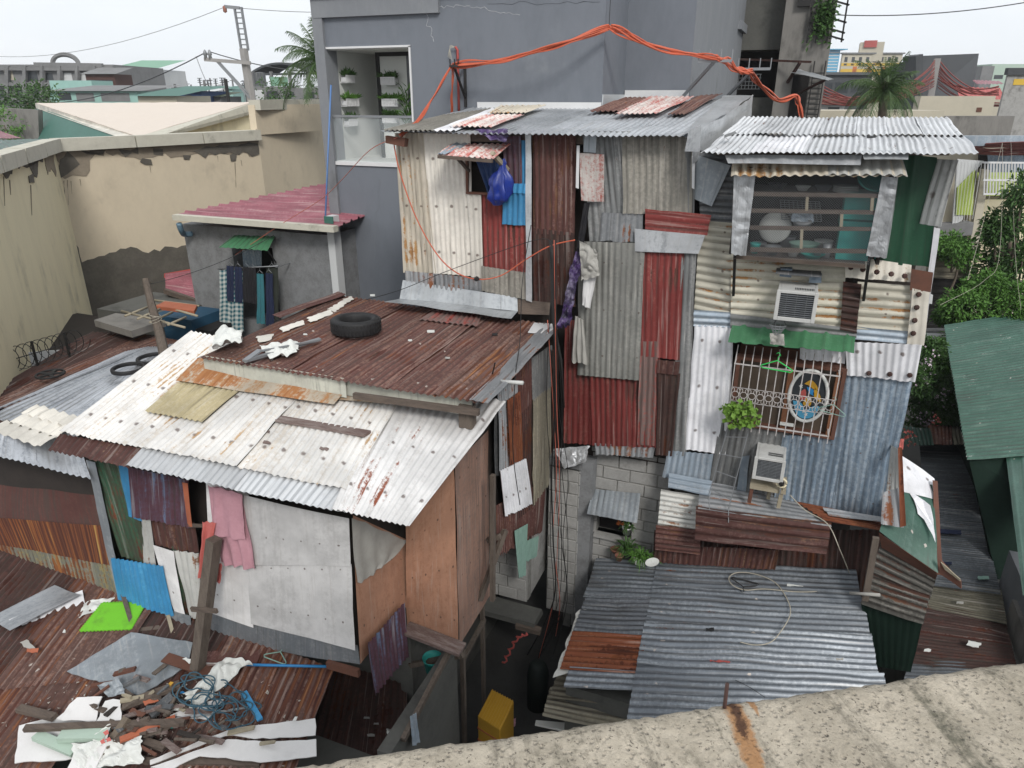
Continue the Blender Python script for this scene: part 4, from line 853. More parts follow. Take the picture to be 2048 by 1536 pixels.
# plates on top
c=P(1690,385,y=8.7); m=MB()
for q in range(4): m.lathe(c+Vector((0,0,q*.018)),[(0,0),(.08,0),(.13,.012),(.13,.016),(.08,.006),(0,.006)],24)
tag(m.go('plate_stack','room_white',None,True),'stack of white plates on the top shelf of the dish cage','plates')
MB().box((x0,8.5,c.z-.02),(x1,9.2,c.z-.003)).go('upper_shelf','old_wood_x',kc)
m=MB(); a=P(1560,400,y=8.85); w_=.42; h_=.2
for i in range(10): t=i/9; m.tube([a+Vector((w_*t,0,0)),a+Vector((w_*t+.05,-.1,-h_))],.004,4); m.tube([a+Vector((0,0,0))+Vector((.05,-.1,-h_))*t,a+Vector((w_,0,0))+Vector((.05,-.1,-h_))*t],.004,4)
tag(m.go('dish_rack','steel',None),'grey wire dish rack leaning at the back of the dish cage','rack')
tag(crumpled('plastic_wrap',[P(1585,430,y=8.8),P(1625,428,y=8.8),P(1628,448,y=8.75),P(1582,447,y=8.75)],'blue_grey_light',None,.08,.02,14,14),'bluish clear plastic wrap among the dishes','plastic')
c=P(1740,368,y=8.7); tag(MB().lathe(c,[(0,0),(.1,.01),(.16,.05),(.15,.06),(.09,.02),(0,.015)],20,(.3,-.6,.8)).go('teal_lid','teal_plastic',None,True),'teal plastic lid on the upper right shelf of the dish cage','lid')
# air conditioners
def aircon(uL,uR,vt,vb,vback,yf,lab,dirty=False):
    a=P(uL,vt,y=yf); b=P(uR,vb,y=yf); x0,x1=a.x,b.x; z1=a.z; z0=b.z; yb_=8.95
    r=root('air_conditioner',lab,'air conditioner',((x0+x1)/2,yf,z0)); t=.028
    m=MB(); m.box((x0,yf,z0),(x0+t,yb_,z1)); m.box((x1-t,yf,z0),(x1,yb_,z1)); m.box((x0+t,yf+.001,z1-t),(x1-t,yb_,z1)); m.box((x0+t,yf+.001,z0),(x1-t,yb_,z0+t)); m.box((x0+t,yf+.06,z0+t),(x1-t,yf+.09,z1-t))
    m.box((x0-.008,yf-.012,z0-.006),(x0+t*1.2,yf-.001,z1+.006)); m.box((x1-t*1.2,yf-.012,z0-.006),(x1+.008,yf-.001,z1+.006)); m.box((x0+t*1.2,yf-.012,z1-t),(x1-t*1.2,yf-.001,z1+.006)); m.box((x0+t*1.2,yf-.012,z0-.006),(x1-t*1.2,yf-.001,z0+t*1.4))
    o=m.go('casing','offwhite_plastic',r); bv=o.modifiers.new('b','BEVEL'); bv.width=.006; bv.segments=2
    MB().box((x0+t,yf+.03,z0+t),(x1-t,yf+.05,z1-t)).go('coil','ac_dark',r)
    m=MB(); n=11
    for i in range(n): z=z0+t*1.5+(z1-z0-t*2.8)*(i+.5)/n; m.beam((x0+t,yf+.002,z),(x1-t,yf+.002,z),.02,.007)
    for i in range(1,4): x=x0+(x1-x0)*i/4; m.beam((x,yf+.004,z0+t),(x,yf+.004,z1-t),.006)
    m.go('front_grille','ac_slat',r)
    m=MB()
    for row in range(2):
        for i in range(12): x=x0+(x1-x0)*(.42+.5*i/12); m.box((x,yf+.09+row*.05,z1+.0005),(x+.011,yf+.125+row*.05,z1+.003))
    m.go('top_vent','ac_dark',r)
    for s,x in ((-1,x0),(1,x1)):
        m=MB()
        for i in range(6): m.box((x+s*.001 if s>0 else x-.002,yf+.06+.035*i,z0+.06),(x+.002 if s>0 else x-.001,yf+.075+.035*i,z1-.06))
        m.go('side_vent','ac_dark',r)
    return r
aircon(1556,1627,580,646,562,8.3,'newer white window air conditioner under the dish cage, upper of the two')
aircon(1511,1564,913,966,895,8.34,'dirty old air conditioner on a wooden stand under the barred window',True)
m=MB(); a=P(1545,562,y=8.5); m.box((a.x+.02,8.5,P(1560,552,y=8.5).z+.02),(P(1645,562,y=8.5).x-.02,8.8,P(1560,552,y=8.5).z+.035)); m.go('small_hood','charcoal_sheet',rs)
for (u,v,w_) in ((1572,543,.13),(1631,556,.12)): c=P(u,v,y=8.72); MB().box((c.x-w_/2,8.66,c.z-.045),(c.x+w_/2,8.76,c.z+.045),.008).go('hood_scrap','blue_grey',rs)
st=root('wooden_stand','rough wooden stand carrying the lower air conditioner','stand',P(1530,990,y=8.5)); z=P(1507,968,y=8.42).z
xa,xb=P(1500,970,y=8.42).x,P(1574,970,y=8.42).x
MB().box((xa,8.38,z-.05),(xb,8.9,z-.005),.004).go('top','light_wood',st)
for x,y in ((xa+.03,8.42),(xb-.05,8.42),(xa+.25,8.6)): MB().beam((x,y,z-.05),(x-.01,y,z-.27),.045,jit=.004).go('leg','brown_board' if x<xa+.1 else 'light_wood',st)
MB().beam((xb-.03,8.4,z),(xb-.1,8.78,z+.0),.02).go('brace','light_wood',st)
c=P(1563,966,y=8.36); r=root('fan_part','dirty yellow round plastic part hanging on the wooden stand','junk',c); m=MB(); m.tube([c+Vector((math.cos(t)*.06,0,math.sin(t)*.06)) for t in [i*.6 for i in range(11)]],.012,5); m.go('ring','yellow_plaster',r,True); MB().lathe(c,[(0,0),(.035,0),(.03,.04),(0,.04)],10,(0,-1,0)).go('hub','dark',r,True); MB().beam(c,c+Vector((0,0,-.16)),.015).go('stem','steel',r)
# green awning
c=[P(1466,646,y=8.76),P(1712,668,y=8.76),P(1708,706,y=8.42),P(1456,684,y=8.42)]; o=sheet('green_awning',c,'green_awning',None,box=True,pitch=.23,amp=.022); tag(o,'green ribbed iron awning above the barred window','awning')
c=P(1556,650,y=8.35); r=root('wire_basket','small dirty wire basket hanging over the green awning','basket',c); m=MB()
for i in range(4):
    rr=.09-.018*i; m.tube([c+Vector((math.cos(t)*rr,math.sin(t)*rr*.8,-.035*i)) for t in [q*2*math.pi/14 for q in range(14)]],.004,4,False,True)
for q in range(10): t=q*2*math.pi/10; m.tube([c+Vector((math.cos(t)*.09,math.sin(t)*.07,0)),c+Vector((math.cos(t)*.035,math.sin(t)*.03,-.11))],.003,4)
m.go('bowl','steel',r); m=MB()
for q in range(3): t=q*2.1; m.tube([c+Vector((math.cos(t)*.09,math.sin(t)*.07,0)),c+Vector((0,0,.16))],.003,3)
m.go('hanger','black_cable',r)
tag(crumpled('cloth_bundle',[P(1540,665,y=8.36),P(1568,667,y=8.36),P(1570,690,y=8.34),P(1541,688,y=8.34)],'grey_cloth',None,.08,.0,14,14),'greyish green rag bundle hanging under the wire basket','rag')
# window with grille
wr=root('barred_window','wide wooden window behind a white ornamental iron grille','window',P(1560,870,y=8.7))
A=P(1470,706,y=8.78); B=P(1690,728,y=8.78); C_=P(1660,878,y=8.78); D_=P(1458,846,y=8.78)
x0,x1,z1,z0=D_.x,C_.x+.04,A.z-.01,D_.z+.02
MB().box((x0,9.2,z0),(x1,9.25,z1)).go('back','brown_board',wr)
m=MB(); t=.045
m.box((x0,8.7,z1-t),(x1,8.82,z1)); m.box((x0,8.7,z0),(x1,8.82,z0+t)); m.box((x0,8.7,z0+t),(x0+t,8.82,z1-t)); m.box((x1-t,8.7,z0+t),(x1,8.82,z1-t)); m.go('frame','brown_board',wr)
xm=P(1576,780,y=8.78).x; MB().box((xm-.03,8.72,z0+t),(xm+.03,8.81,z1-t)).go('mullion','brown_orange',wr); MB().box((x1-t-.06,8.71,z0+t),(x1-t-.01,8.81,z1-t)).go('side_post','brown_orange',wr)
MB().box((x0+t,8.805,z0+t),(xm-.03,8.81,z1-t)).go('left_pane','brown_glass',wr); MB().box((xm+.03,8.805,z0+t),(x1-t,8.81,z1-t)).go('right_pane','brown_glass',wr)
m=MB(); YG=8.5
gx0=P(1462,790,y=YG).x; gx1=P(1672,790,y=YG).x; gz1=P(1560,738,y=YG).z; gz0=P(1560,858,y=YG).z; nb=13; gzt=gz1+.16
for i in range(nb): x=gx0+(gx1-gx0)*i/(nb-1); m.beam((x,YG,gz0-.1 if i%1==0 else gz0),(x,YG,gz1),.011)
m.beam((gx0-.01,YG,gz1),(gx1+.01,YG,gz1),.014); m.beam((gx0-.01,YG,gz0),(gx1+.01,YG,gz0),.014)
for i in range(nb): x=gx0+(gx1-gx0)*i/(nb-1); m.beam((x,YG,gz1),(x,8.74,gzt+.0),.011)
for x in (gx0,gx1): m.beam((x,YG,gz0),(x,8.76,gz0),.014); m.beam((x,YG,gz1),(x,8.76,gz1),.014)
m.go('grille_bars','grille_paint',wr)
m=MB(); zc=P(1560,800,y=YG).z; dx=(gx1-gx0)/(nb-1)
for i in range(nb-1):
    cx=gx0+dx*(i+.5)
    m.tube([(cx+math.cos(t_)*dx*.42,YG-.012,zc+math.sin(t_)*dx*.42) for t_ in [q*2*math.pi/14 for q in range(14)]],.0045,4,False,True)
    for sg in (-1,1):
        for sx in (-1,1):
            m.tube([(cx+sx*dx*(.5-.02)-sx*(.3*dx)*(1-math.cos(q*.55))*.8*(1-q*.06),YG-.012,zc+sg*(dx*.5+.55*dx*math.sin(q*.55)*(1-q*.07)*.8)) for q in range(8)],.004,4,False)
m.beam((gx0,YG-.01,zc+dx*.95),(gx1,YG-.01,zc+dx*.95),.007); m.beam((gx0,YG-.01,zc-dx*.95),(gx1,YG-.01,zc-dx*.95),.007)
m.go('scrollwork','grille_paint',wr,True)
# oval panel
oc=P(1616,792,y=8.72); ov=root('oval_panel','oval white framed painted panel hanging inside the barred window','panel',oc-Vector((0,0,.3)))
rx=.215; rz_=.335; tl=.12
def opt(t,kx=1.,kz=1.,y=0): return oc+Vector((rx*kx*math.cos(t)+tl*0,y,rz_*kz*math.sin(t)))
MB().tube([opt(i*2*math.pi/40) for i in range(40)],.021,8,False,True).go('frame','room_white',ov,True)
MB().add([opt(i*2*math.pi/40,.98,.98,.01) for i in range(40)],[tuple(range(40))]).go('panel','window_dark',ov)
def blob(name,pts,mat,y=-.002): 
    P_=spline([oc+Vector((a*rx,y,b*rz_)) for a,b in pts+[pts[0]]],5)[:-1]; MB().add(P_+[p+Vector((0,.008,0)) for p in P_],[tuple(range(len(P_)))[::-1] if False else tuple(range(len(P_)))]).go(name,mat,ov)
blob('painted_patch',[(-.3,.45),(.0,.62),(.3,.5),(.45,.3),(.2,.3),(0,.4)],'yellow_drawer'); blob('painted_patch',[(.3,.35),(.6,.1),(.72,-.15),(.5,-.12),(.25,.1)],'yellow_drawer')
blob('painted_patch',[(-.15,.35),(.2,.28),(.3,.05),(.05,.12)],'blue_plastic'); blob('painted_patch',[(-.4,.15),(-.2,.25),(-.1,-.05),(-.3,-.2),(-.45,-.05)],'far_red')
blob('painted_patch',[(-.75,-.25),(-.3,-.3),(0,-.55),(.4,-.35),(.7,-.4),(.4,-.8),(-.1,-.9),(-.5,-.7)],'far_blue',-.001); blob('painted_patch',[(-.05,-.05),(.2,-.1),(.2,-.35),(-.05,-.4),(-.2,-.3)],'yellow_drawer',-.004)
for a_,b_ in ((-.45,.35),(.1,-.1),(.05,-.72),(-.1,-.6)): blob('painted_flower',[(a_+.12*math.cos(t_)*(1 if q%2 else .45),b_+.1*math.sin(t_)*(1 if q%2 else .45)) for q,t_ in enumerate([i*math.pi/5 for i in range(10)])],'room_white',-.006)
tag(MB().box((P(1560,845,y=8.72).x,8.69,P(1560,848,y=8.72).z),(P(1588,845,y=8.72).x,8.72,P(1560,843,y=8.72).z)).go('soap_dish','room_white'),'small white plastic tray on the barred window sill','tray')
# clothes hangers
def hanger(c,ax,up,lab,mat,w=.4,tube_r=.008):
    c=Vector(c); ax=Vector(ax).normalized(); up=Vector(up).normalized(); m=MB()
    q=[c-ax*w/2,c-ax*w*.46+up*.015,c+up*.1,c+ax*w*.46+up*.015,c+ax*w/2,c+ax*w*.44-up*.02,c-ax*w*.44-up*.02]
    m.tube(q,tube_r,5,False,True); m.tube([c+up*.1,c+up*.14,c+up*.17+ax*.025,c+up*.2,c+up*.18-ax*.025],tube_r*.7,5)
    return tag(m.go('clothes_hanger',mat,None,True),lab,'hanger')
hanger(P(1553,737,y=8.44),(1,0,-.05),(0,0,1),'bright green clothes hanger hooked on the barred window','green_plastic',.36)
hanger(P(1664,824,y=8.42),(1,-.1,-.12),(0,-.1,1),'mint clothes hanger hooked low on the right of the grille','mint_paint',.3,.005)
# plant in the grille
c=P(1482,828,y=8.45); r=root('window_plant','bright yellow green leafy plant at the bottom left of the grille','plant',c-Vector((0,0,.2))); f=MB()
for i in range(420):
    d=rnd(); q=c+Vector((d.x*.22,d.y*.1,d.z*.17+.05*math.sin(d.x*5)))*random.uniform(.3,1.12); k_=random.uniform(.6,1.25)
    if noise.noise(q*9)>-.12: leaf(f,q,rnd()+Vector((0,-.4,-.2)),Vector((0,-1,.6))+rnd()*.6,.075*k_,.06*k_)
f.go('leaves','leaf_bright',r); m=MB()
for i in range(5): m.tube(spline([c+Vector((0,.05,-.2)),c+rnd()*.1,c+rnd()*.2],4),.006,4)
m.go('stems','bark',r)
# ladder frame
ld=root('metal_ladder','thin rusty metal ladder frame leaning under the barred window','ladder',P(1440,1015,y=8.3))
a0,a1=P(1455,858,y=8.55),P(1418,988,y=8.3); c0,c1=P(1497,862,y=8.55),P(1457,1018,y=8.3)
for p,q in ((a0,a1),(c0,c1)): MB().beam(p,q,.01).go('rail','steel',ld)
for t in (.12,.38,.64,.92): MB().beam(a0.lerp(a1,t),c0.lerp(c1,t-.04),.009).go('rung','steel',ld)
MB().beam(a1,P(1419,1020,y=8.25),.009).go('rail','steel',ld); MB().beam(c1,P(1457,1045,y=8.25),.009).go('rail','steel',ld)
# aprons under the wall
def A4(name,px,ys,mat,par=rs,**k): c=[P(px[i*2],px[i*2+1],y=ys[i]) for i in range(4)]; return sheet(name,c,mat,par,**k)
A4('apron_sheet',[1400,960,1600,1000,1662,1052,1396,1018],[8.76,8.76,8.3,8.3],'grey_rust_edge',ridge='h',pitch=.09,jag=.02)
A4('apron_sheet',[1392,1012,1662,1046,1652,1106,1390,1078],[8.32,8.32,8.25,8.25],'brown_sheet',ridge='h',pitch=.12,amp=.02,bend=.04,jag=.02)
A4('apron_sheet',[1338,946,1425,962,1420,992,1336,976],[8.7,8.7,8.5,8.5],'blue_grey_light',ridge='h')
A4('apron_sheet',[1322,978,1402,992,1396,1100,1312,1088],[8.6]*4,'white_rust',ridge='h',jag=.02); A4('apron_sheet',[1312,1050,1400,1062,1400,1110,1310,1100],[8.56]*4,'brown_sheet',ridge='h')
A4('apron_sheet',[1590,1000,1768,1040,1764,1062,1650,1040],[8.75,8.75,8.4,8.3],'orange_rust',ridge='h',jag=.02)
A4('apron_sheet',[1645,1016,1762,1036,1764,1046,1660,1032],[8.6,8.6,8.5,8.45],'grey_rust_edge',ridge='h')
A4('base_sheet',[1308,1060,1770,1060,1750,1215,1306,1130],[8.85]*4,'dark_rust',ridge='v'); A4('base_sheet',[1310,1090,1560,1100,1550,1140,1308,1124],[8.7]*4,'brown_sheet',ridge='v')
# corner strips on the right
A4('corner_sheet',[1782,890,1800,900,1806,1040,1762,1050],[8.8,8.5,8.2,8.2],'white_rust',amp=.006); A4('corner_sheet',[1765,985,1800,975,1808,1056,1762,1048],[8.2,8.2,8.1,8.1],'grey_rust_edge',amp=.012,pitch=.12); A4('corner_sheet',[1796,895,1804,895,1812,1052,1800,1055],[8.19,8.19,8.09,8.09],'orange_rust',amp=.006)
sa=root('side_awning','bent green and white sheet iron awning on the right side of the shack','awning',P(1820,1100,y=8.5))
sheet('green_panel',[P(1806,960,y=8.9),P(1866,965,y=8.9),P(1876,1146,y=8.0),P(1758,1064,y=8.15)],'green_roof',sa,amp=0,bend=.05,warp=.03)
sheet('top_panel',[P(1790,905,y=9.1),P(1866,958,y=9.1),P(1870,1000,y=8.75),P(1806,985,y=8.75)],'white_sheet',sa,amp=0,warp=.04)
plate('pale_patch',[P(1808,975,y=8.84),P(1862,1010,y=8.55),P(1872,1085,y=8.15),P(1846,1040,y=8.4),P(1826,1000,y=8.62)],.004,'white_sheet',sa,.01)  # whitish plate laid diagonally across the green panel
sheet('rim_board',[P(1756,1066,y=8.14),P(1876,1148,y=7.99),P(1872,1160,y=8.1),P(1762,1095,y=8.2)],'brown_board',sa,amp=0,warp=.01)
sheet('rim_board',[P(1866,960,y=8.9),P(1876,962,y=8.95),P(1888,1150,y=7.98),P(1874,1148,y=7.99)],'brown_board',sa,amp=0,warp=.01)
plate('torn_board',[P(1880,1120,y=8.0),P(1922,1162,y=7.9),P(1924,1178,y=7.9),P(1878,1148,y=8.0)],.02,'brown_board',sa,.006)
plate('torn_edge',[P(1882,1124,y=7.98),P(1920,1158,y=7.88),P(1921,1163,y=7.88),P(1890,1140,y=7.96)],.01,'light_wood',sa,.006)
A4('flank_sheet',[1762,1085,1874,1150,1846,1245,1722,1205],[8.25,8.1,8.1,8.25],'flank_dark',par=rs,ridge='h',pitch=.09); A4('flank_sheet',[1740,1150,1860,1190,1846,1248,1722,1208],[8.22,8.08,8.07,8.22],'flank_dark',par=rs,ridge='h',pitch=.09)
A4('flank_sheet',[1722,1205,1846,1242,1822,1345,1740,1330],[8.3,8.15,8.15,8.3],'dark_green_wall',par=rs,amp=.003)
tag(MB().beam(P(1752,1075,y=8.0),P(1730,1200,y=8.0),.07,.05).go('timber_post','old_wood'),'grey weathered post beside the lower roof under the green awning','post')
tag(tube('drain_pipe',[P(1700,1186,y=7.9),P(1760,1190,y=7.8)],.02,'grey_cloth'),'short pale drain pipe sticking out right of the lower roof','pipe')
# ================================================================= hollow block walls
def blockwall(name,lab,o,ex,L,z0,z1,par=None,bh=.2,bl=.4,d=.12,ny=None):
    """courses of separate blocks in front of a mortar core, in one wall"""
    ex=Vector(ex); n=ny or Vector((ex.y,-ex.x,0)); r=par; m=MB(); o=Vector(o); k=0; z=z0
    while z<z1-.02:
        h=min(bh,z1-z); x=-(bl/2 if k%2 else 0)+random.uniform(-.03,.03)
        while x<L:
            a=max(x,0); b=min(x+bl,L)
            if b-a>.05:
                j=random.uniform(-.006,.01); g=.008
                p=[o+ex*(a+g)+n*(.012+j),o+ex*(b-g)+n*(.012+j)]; zz0=z+g+random.uniform(0,.004); zz1=z+h-g-random.uniform(0,.004)
                vs=[Vector((q.x,q.y,zz)) for zz in (zz0,zz1) for q in p]+[Vector((q.x,q.y,zz))-n*.06 for zz in (zz0,zz1) for q in p]
                m.add(vs,[(0,1,3,2),(0,4,5,1),(2,3,7,6),(1,5,7,3),(0,2,6,4)])
            x+=bl
        z+=bh; k+=1
    ob=m.go('blocks','block',r); bv=ob.modifiers.new('b','BEVEL'); bv.width=.006
    a=o-n*.05; q=[a,a+ex*L,a+ex*L-n*d,a-n*d]
    MB().add([Vector((p.x,p.y,z0)) for p in q]+[Vector((p.x,p.y,z1)) for p in q],[(0,1,5,4),(1,2,6,5),(2,3,7,6),(3,0,4,7),(4,5,6,7)]).go('mortar','mortar',r)
    # smeared joints
    MB().add([Vector((p.x,p.y,z))+n*.048 for z in (z0,z1) for p in (q[0],q[1])],[(0,1,3,2)]).go('mortar_bed','mortar',r)
bw=root('block_wall','grey hollow block wall with a small window behind the plant pots','wall',(-1.7,9.0,0))
xa,xb=P(1178,1000,y=9.05).x,P(1336,1000,y=9.05).x
zw0,zw1=P(1230,1072,y=9.05).z,P(1230,1030,y=9.05).z; xw0,xw1=P(1194,1040,y=9.05).x,P(1264,1040,y=9.05).x
zt=P(1200,893,y=9.05).z
blockwall('a','',(xa,9.05,0),(1,0,0),xb-xa,1.2,zw0,bw); blockwall('a','',(xa,9.05,0),(1,0,0),xb-xa,zw1,zt,bw); blockwall('a','',(xa,9.05,0),(1,0,0),xw0-xa,zw0,zw1,bw); blockwall('a','',(xw1,9.05,0),(1,0,0),xb-xw1,zw0,zw1,bw)
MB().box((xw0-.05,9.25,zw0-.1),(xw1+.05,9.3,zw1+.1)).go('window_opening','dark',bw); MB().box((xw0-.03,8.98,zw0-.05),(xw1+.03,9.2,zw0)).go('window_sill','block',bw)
c=[P(1185,978,y=9.0),P(1280,985,y=9.0),P(1274,1046,y=8.6),P(1174,1028,y=8.6)]; tag(sheet('window_awning',c,'flat_galv',None,amp=.004,warp=.02),'small grey flat iron awning over the block wall window','awning')
bc=root('block_pillar','narrow hollow block pillar left of the block wall, tangled with wires','pillar',(-2.6,8.8,0))
x0c,x1c=P(1097,1000,y=8.8).x,P(1152,1000,y=8.8).x+.03
blockwall('a','',(x0c,8.8,0),(1,0,0),x1c-x0c,.55,P(1120,935,y=8.8).z,bc,bl=.62); blockwall('a','',(x1c,8.8,0),(0,1,0),.35,.3,P(1120,935,y=8.8).z,bc,ny=Vector((1,0,0)),bl=.6)
MB().box((x1c-.02,8.82,.5),(x1c+.2,9.2,P(1165,925,y=8.8).z)).go('render_strip','grey_render',bc)
MB().box((x0c-.02,8.75,P(1120,915,y=8.8).z-.12),(x1c+.05,9.1,P(1120,915,y=8.8).z)).go('cap','grey_render',bc)
tag(crumpled('bent_sheet',[P(1108,898,y=8.6),P(1180,892,y=8.65),P(1172,925,y=8.5),P(1130,938,y=8.45)],'crumple',None,.04,.02,16,16),'bent shiny scrap sheet at the top of the block pillar','sheet')
# plant pots
zr=2.02
def pot(u,v,y,lab,mat,r0,h,leafmat=None,nl=0,ll=.15,up=.6,cat='plant pot',sq=False,nm='plant_pot'):
    c=P(u,v,y=y); r=root(nm,lab,cat,c)
    if sq: m=MB(); m.add([c+Vector((sx*r0*k,sy*r0*k*.7,z)) for z,k in ((0,.8),(h,1.1)) for sx,sy in ((-1,-1),(1,-1),(1,1),(-1,1))],[(3,2,1,0),(0,1,5,4),(1,2,6,5),(2,3,7,6),(3,0,4,7)]); m.box((c.x-r0*1.15,c.y-r0*.8,c.z+h-.02),(c.x+r0*1.15,c.y-r0*.7,c.z+h)); m.go('pot',mat,r)
    else: MB().lathe(c,[(0,0),(r0*.7,0),(r0,h*.85),(r0*1.1,h*.85),(r0*1.1,h),(r0*.92,h),(r0*.85,h*.8),(0,h*.8)],16).go('pot',mat,r,True)
    if nl:
        f=MB()
        for i in range(nl):
            d=Vector((random.gauss(0,1),random.gauss(0,1),up*2)).normalized(); a=c+Vector((random.uniform(-.5,.5)*r0,random.uniform(-.5,.5)*r0,h*.8)); s_=d.cross(Vector((0,0,1))).normalized()*.009; l=ll*random.uniform(.6,1.2)
            b=a+d*l*.6; e=b+(d+Vector((0,0,-.9))).normalized()*l*.5; f.add([a-s_,a+s_,b+s_,b-s_,e],[(0,1,2,3),(3,2,4)])
        f.go('leaves',leafmat,r)
    return r
pot(1281,1128,8.72,'white square pot with long grassy leaves on the lower roof','offwhite_plastic',.085,.13,'leaf_mid',90,.28,.35,sq=True)
pot(1254,1112,8.85,'dark round pot with a spiky plant beside the white square pot','charcoal_sheet',.09,.13,'leaf_dark',50,.3,.4); pot(1238,1120,8.7,'small terracotta pot, nearest to the left roof edge','terracotta',.06,.09); pot(1231,1104,8.9,'red brown bowl shaped pot at the back left','terracotta',.075,.06)
pot(1253,1068,9.0,'white round pot with an orange flower in the block wall window','offwhite_plastic',.07,.13,'leaf_dark',25,.18,.4,cat='potted flower'); 
c=P(1240,1048,y=8.93); f=MB()
for i in range(16): leaf(f,c,rnd()+Vector((0,0,.6)),rnd(),.07,.025)
tag(f.go('flower_head','far_orange'),'orange flower head above the white window pot','flower')
tag(MB().lathe(P(1304,1126,y=8.5),[(0,.006),(.05,.004),(.1,.02),(.103,.02),(.05,0),(0,0)],24,(.1,-.25,1),1.05,.7).go('plate','room_white',None,True),'white oval plate lying at the top edge of the lower roof','plate')
# ================================================================= lower roof
lr=root('low_shed','low shed with a wide grey corrugated iron roof at the bottom right','shed',(0,7.5,0))
BL=P(1197,1118,y=8.85); BR=P(1712,1140,y=8.8); FR=P(1750,1372,z=1.75); FL=P(1120,1342,z=1.55)
wallbox('wall',BL.x+.2,BR.x-.2,6.6,8.7,0,1.35,'raw_concrete_dark',lr)
def q2(s,t): return FL.lerp(FR,s).lerp(BL.lerp(BR,s),t)
def LR(s0,s1,t0,t1,mat,off=0,**k): return sheet('roof_sheet',[q2(s0,t1),q2(s1,t1),q2(s1,t0),q2(s0,t0)],mat,lr,'h',off=off,pitch=.085,amp=.012,warp=.015,**k)
LR(-.01,.27,.62,1.0,'lower_grey',.0); LR(.0,.27,.28,.64,'lower_grey_dark',.012,edge=.01); LR(.0,.265,.0,.3,'orange_rust',.024); LR(.03,.27,-.12,.02,'lower_grey',.03)
LR(.255,1.0,.72,1.01,'lower_grey',.014); LR(.255,1.01,.4,.74,'lower_grey',.026,edge=.01); LR(.25,1.015,.06,.42,'lower_grey',.038,edge=.01); LR(.25,1.03,-.6,.08,'lower_grey',.05,edge=.01)
plate('edge_rag',[q2(-.01,.5),q2(.02,.5),q2(.035,.0),q2(-.015,-.05)],.01,'white_rust',lr,.02)
for (px,mt) in (([1115,1345,1500,1400,1480,1445,1098,1395],'olive_corr'),([1100,1375,1420,1420,1400,1500,1085,1430],'olive_corr')):
    sheet('lower_course',[P(px[i],px[i+1],z=1.2 if px[0]==1115 else 1.1) for i in range(0,8,2)],mt,lr,'h',pitch=.085,amp=.012,edge=.02)
LPL=(q2(.3,.5),newell([q2(0,0),q2(1,0),q2(1,1),q2(0,1)])); LPL=(LPL[0],LPL[1] if LPL[1].z>0 else -LPL[1])
def L(u,v,h=.085): return P(u,v,pl=(LPL[0]+LPL[1]*h,LPL[1]))
tag(tube('hose',spline([L(u,v) for u,v in [(1712,1172),(1660,1180),(1600,1184),(1530,1178),(1490,1180),(1465,1170),(1458,1155),(1475,1145),(1510,1148),(1550,1165),(1575,1200),(1580,1230),(1560,1265),(1540,1285),(1510,1290),(1480,1284)]],6),.007,'pale_cable'),'thin pale hose lying in a loop on the grey lower roof','hose')
tag(tube('cable',spline([P(1580,990,y=8.4),P(1610,1020,y=8.3),P(1655,1048,y=8.2),P(1680,1100,y=8.1),L(1700,1150,.1),L(1706,1170,.07)],6),.006,'pale_cable'),'pale cable running from the wooden stand down to the lower roof','cable')
hanger(L(1490,1163,.08),(1,0,-.05),(-.1,-1,-.2),'black clothes hanger on the lower roof inside the hose loop','black_iron',.36,.009)
def bit(u,v,s,mat,lab,plf=None,cat='scrap',ang=0,asp=.5,nm='scrap'):
    pf=plf or L; a=math.cos(ang),math.sin(ang); q=[]
    for dx,dy in ((-1,-asp),(1,-asp),(1,asp),(-1,asp)): q.append(pf(u+(dx*a[0]-dy*a[1])*s,v+(dx*a[1]+dy*a[0])*s*.6))
    return tag(plate(nm,q,.008,mat,None,.008,.03),lab,cat)
bit(1590,1170,16,'room_white','white torn label lying on the lower roof right of the hanger',ang=.05,asp=.25); bit(1700,1174,14,'room_white','white plastic clip at the right edge of the lower roof',cat='clip'); bit(1420,1258,8,'rubber','tiny black scrap on the left of the lower roof'); bit(1680,1318,7,'grey_cloth','small pale crumb of litter near the lower roof right edge')
bit(1440,1322,20,'far_red','thin faded red streak of plastic on the lower roof',ang=.1,asp=.12)
tag(tube('black_wire',spline([L(1470,1360),L(1500,1375),L(1530,1395)],4),.004,'black_cable'),'short black wire near the parapet on the lower roof','wire')
# ================================================================= right alley and green building
al=root('alley_roofs','long narrow patchwork roof down the right side alley','roof',P(1930,1100,z=1.6))
def AR(px,z,mat,**k): return sheet('roof_sheet',[P(px[i],px[i+1],z=z[i//2] if isinstance(z,(list,tuple)) else z) for i in range(0,8,2)],mat,al,'h',**k)
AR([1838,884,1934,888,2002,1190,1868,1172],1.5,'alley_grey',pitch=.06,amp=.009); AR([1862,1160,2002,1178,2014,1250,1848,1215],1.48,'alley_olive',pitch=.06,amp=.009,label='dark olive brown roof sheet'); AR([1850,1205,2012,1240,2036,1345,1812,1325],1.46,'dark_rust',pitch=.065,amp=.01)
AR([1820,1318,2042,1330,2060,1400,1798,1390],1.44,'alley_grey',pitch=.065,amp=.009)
wallbox('wall',2.2,3.7,7.3,11.5,0,1.3,'raw_concrete_dark',al)
tag(sheet('tin_patch',[P(1790,850,z=1.9),P(1860,855,z=1.9),P(1868,890,z=1.8),P(1800,890,z=1.8)],'green_roof'),'dark green ribbed patch roof behind the white flowers','roof')
tag(sheet('tin_patch',[P(1856,850,z=1.85),P(1904,850,z=1.85),P(1905,890,z=1.8),P(1862,888,z=1.8)],'maroon_roof'),'maroon ribbed patch roof left of the green roofed building','roof')
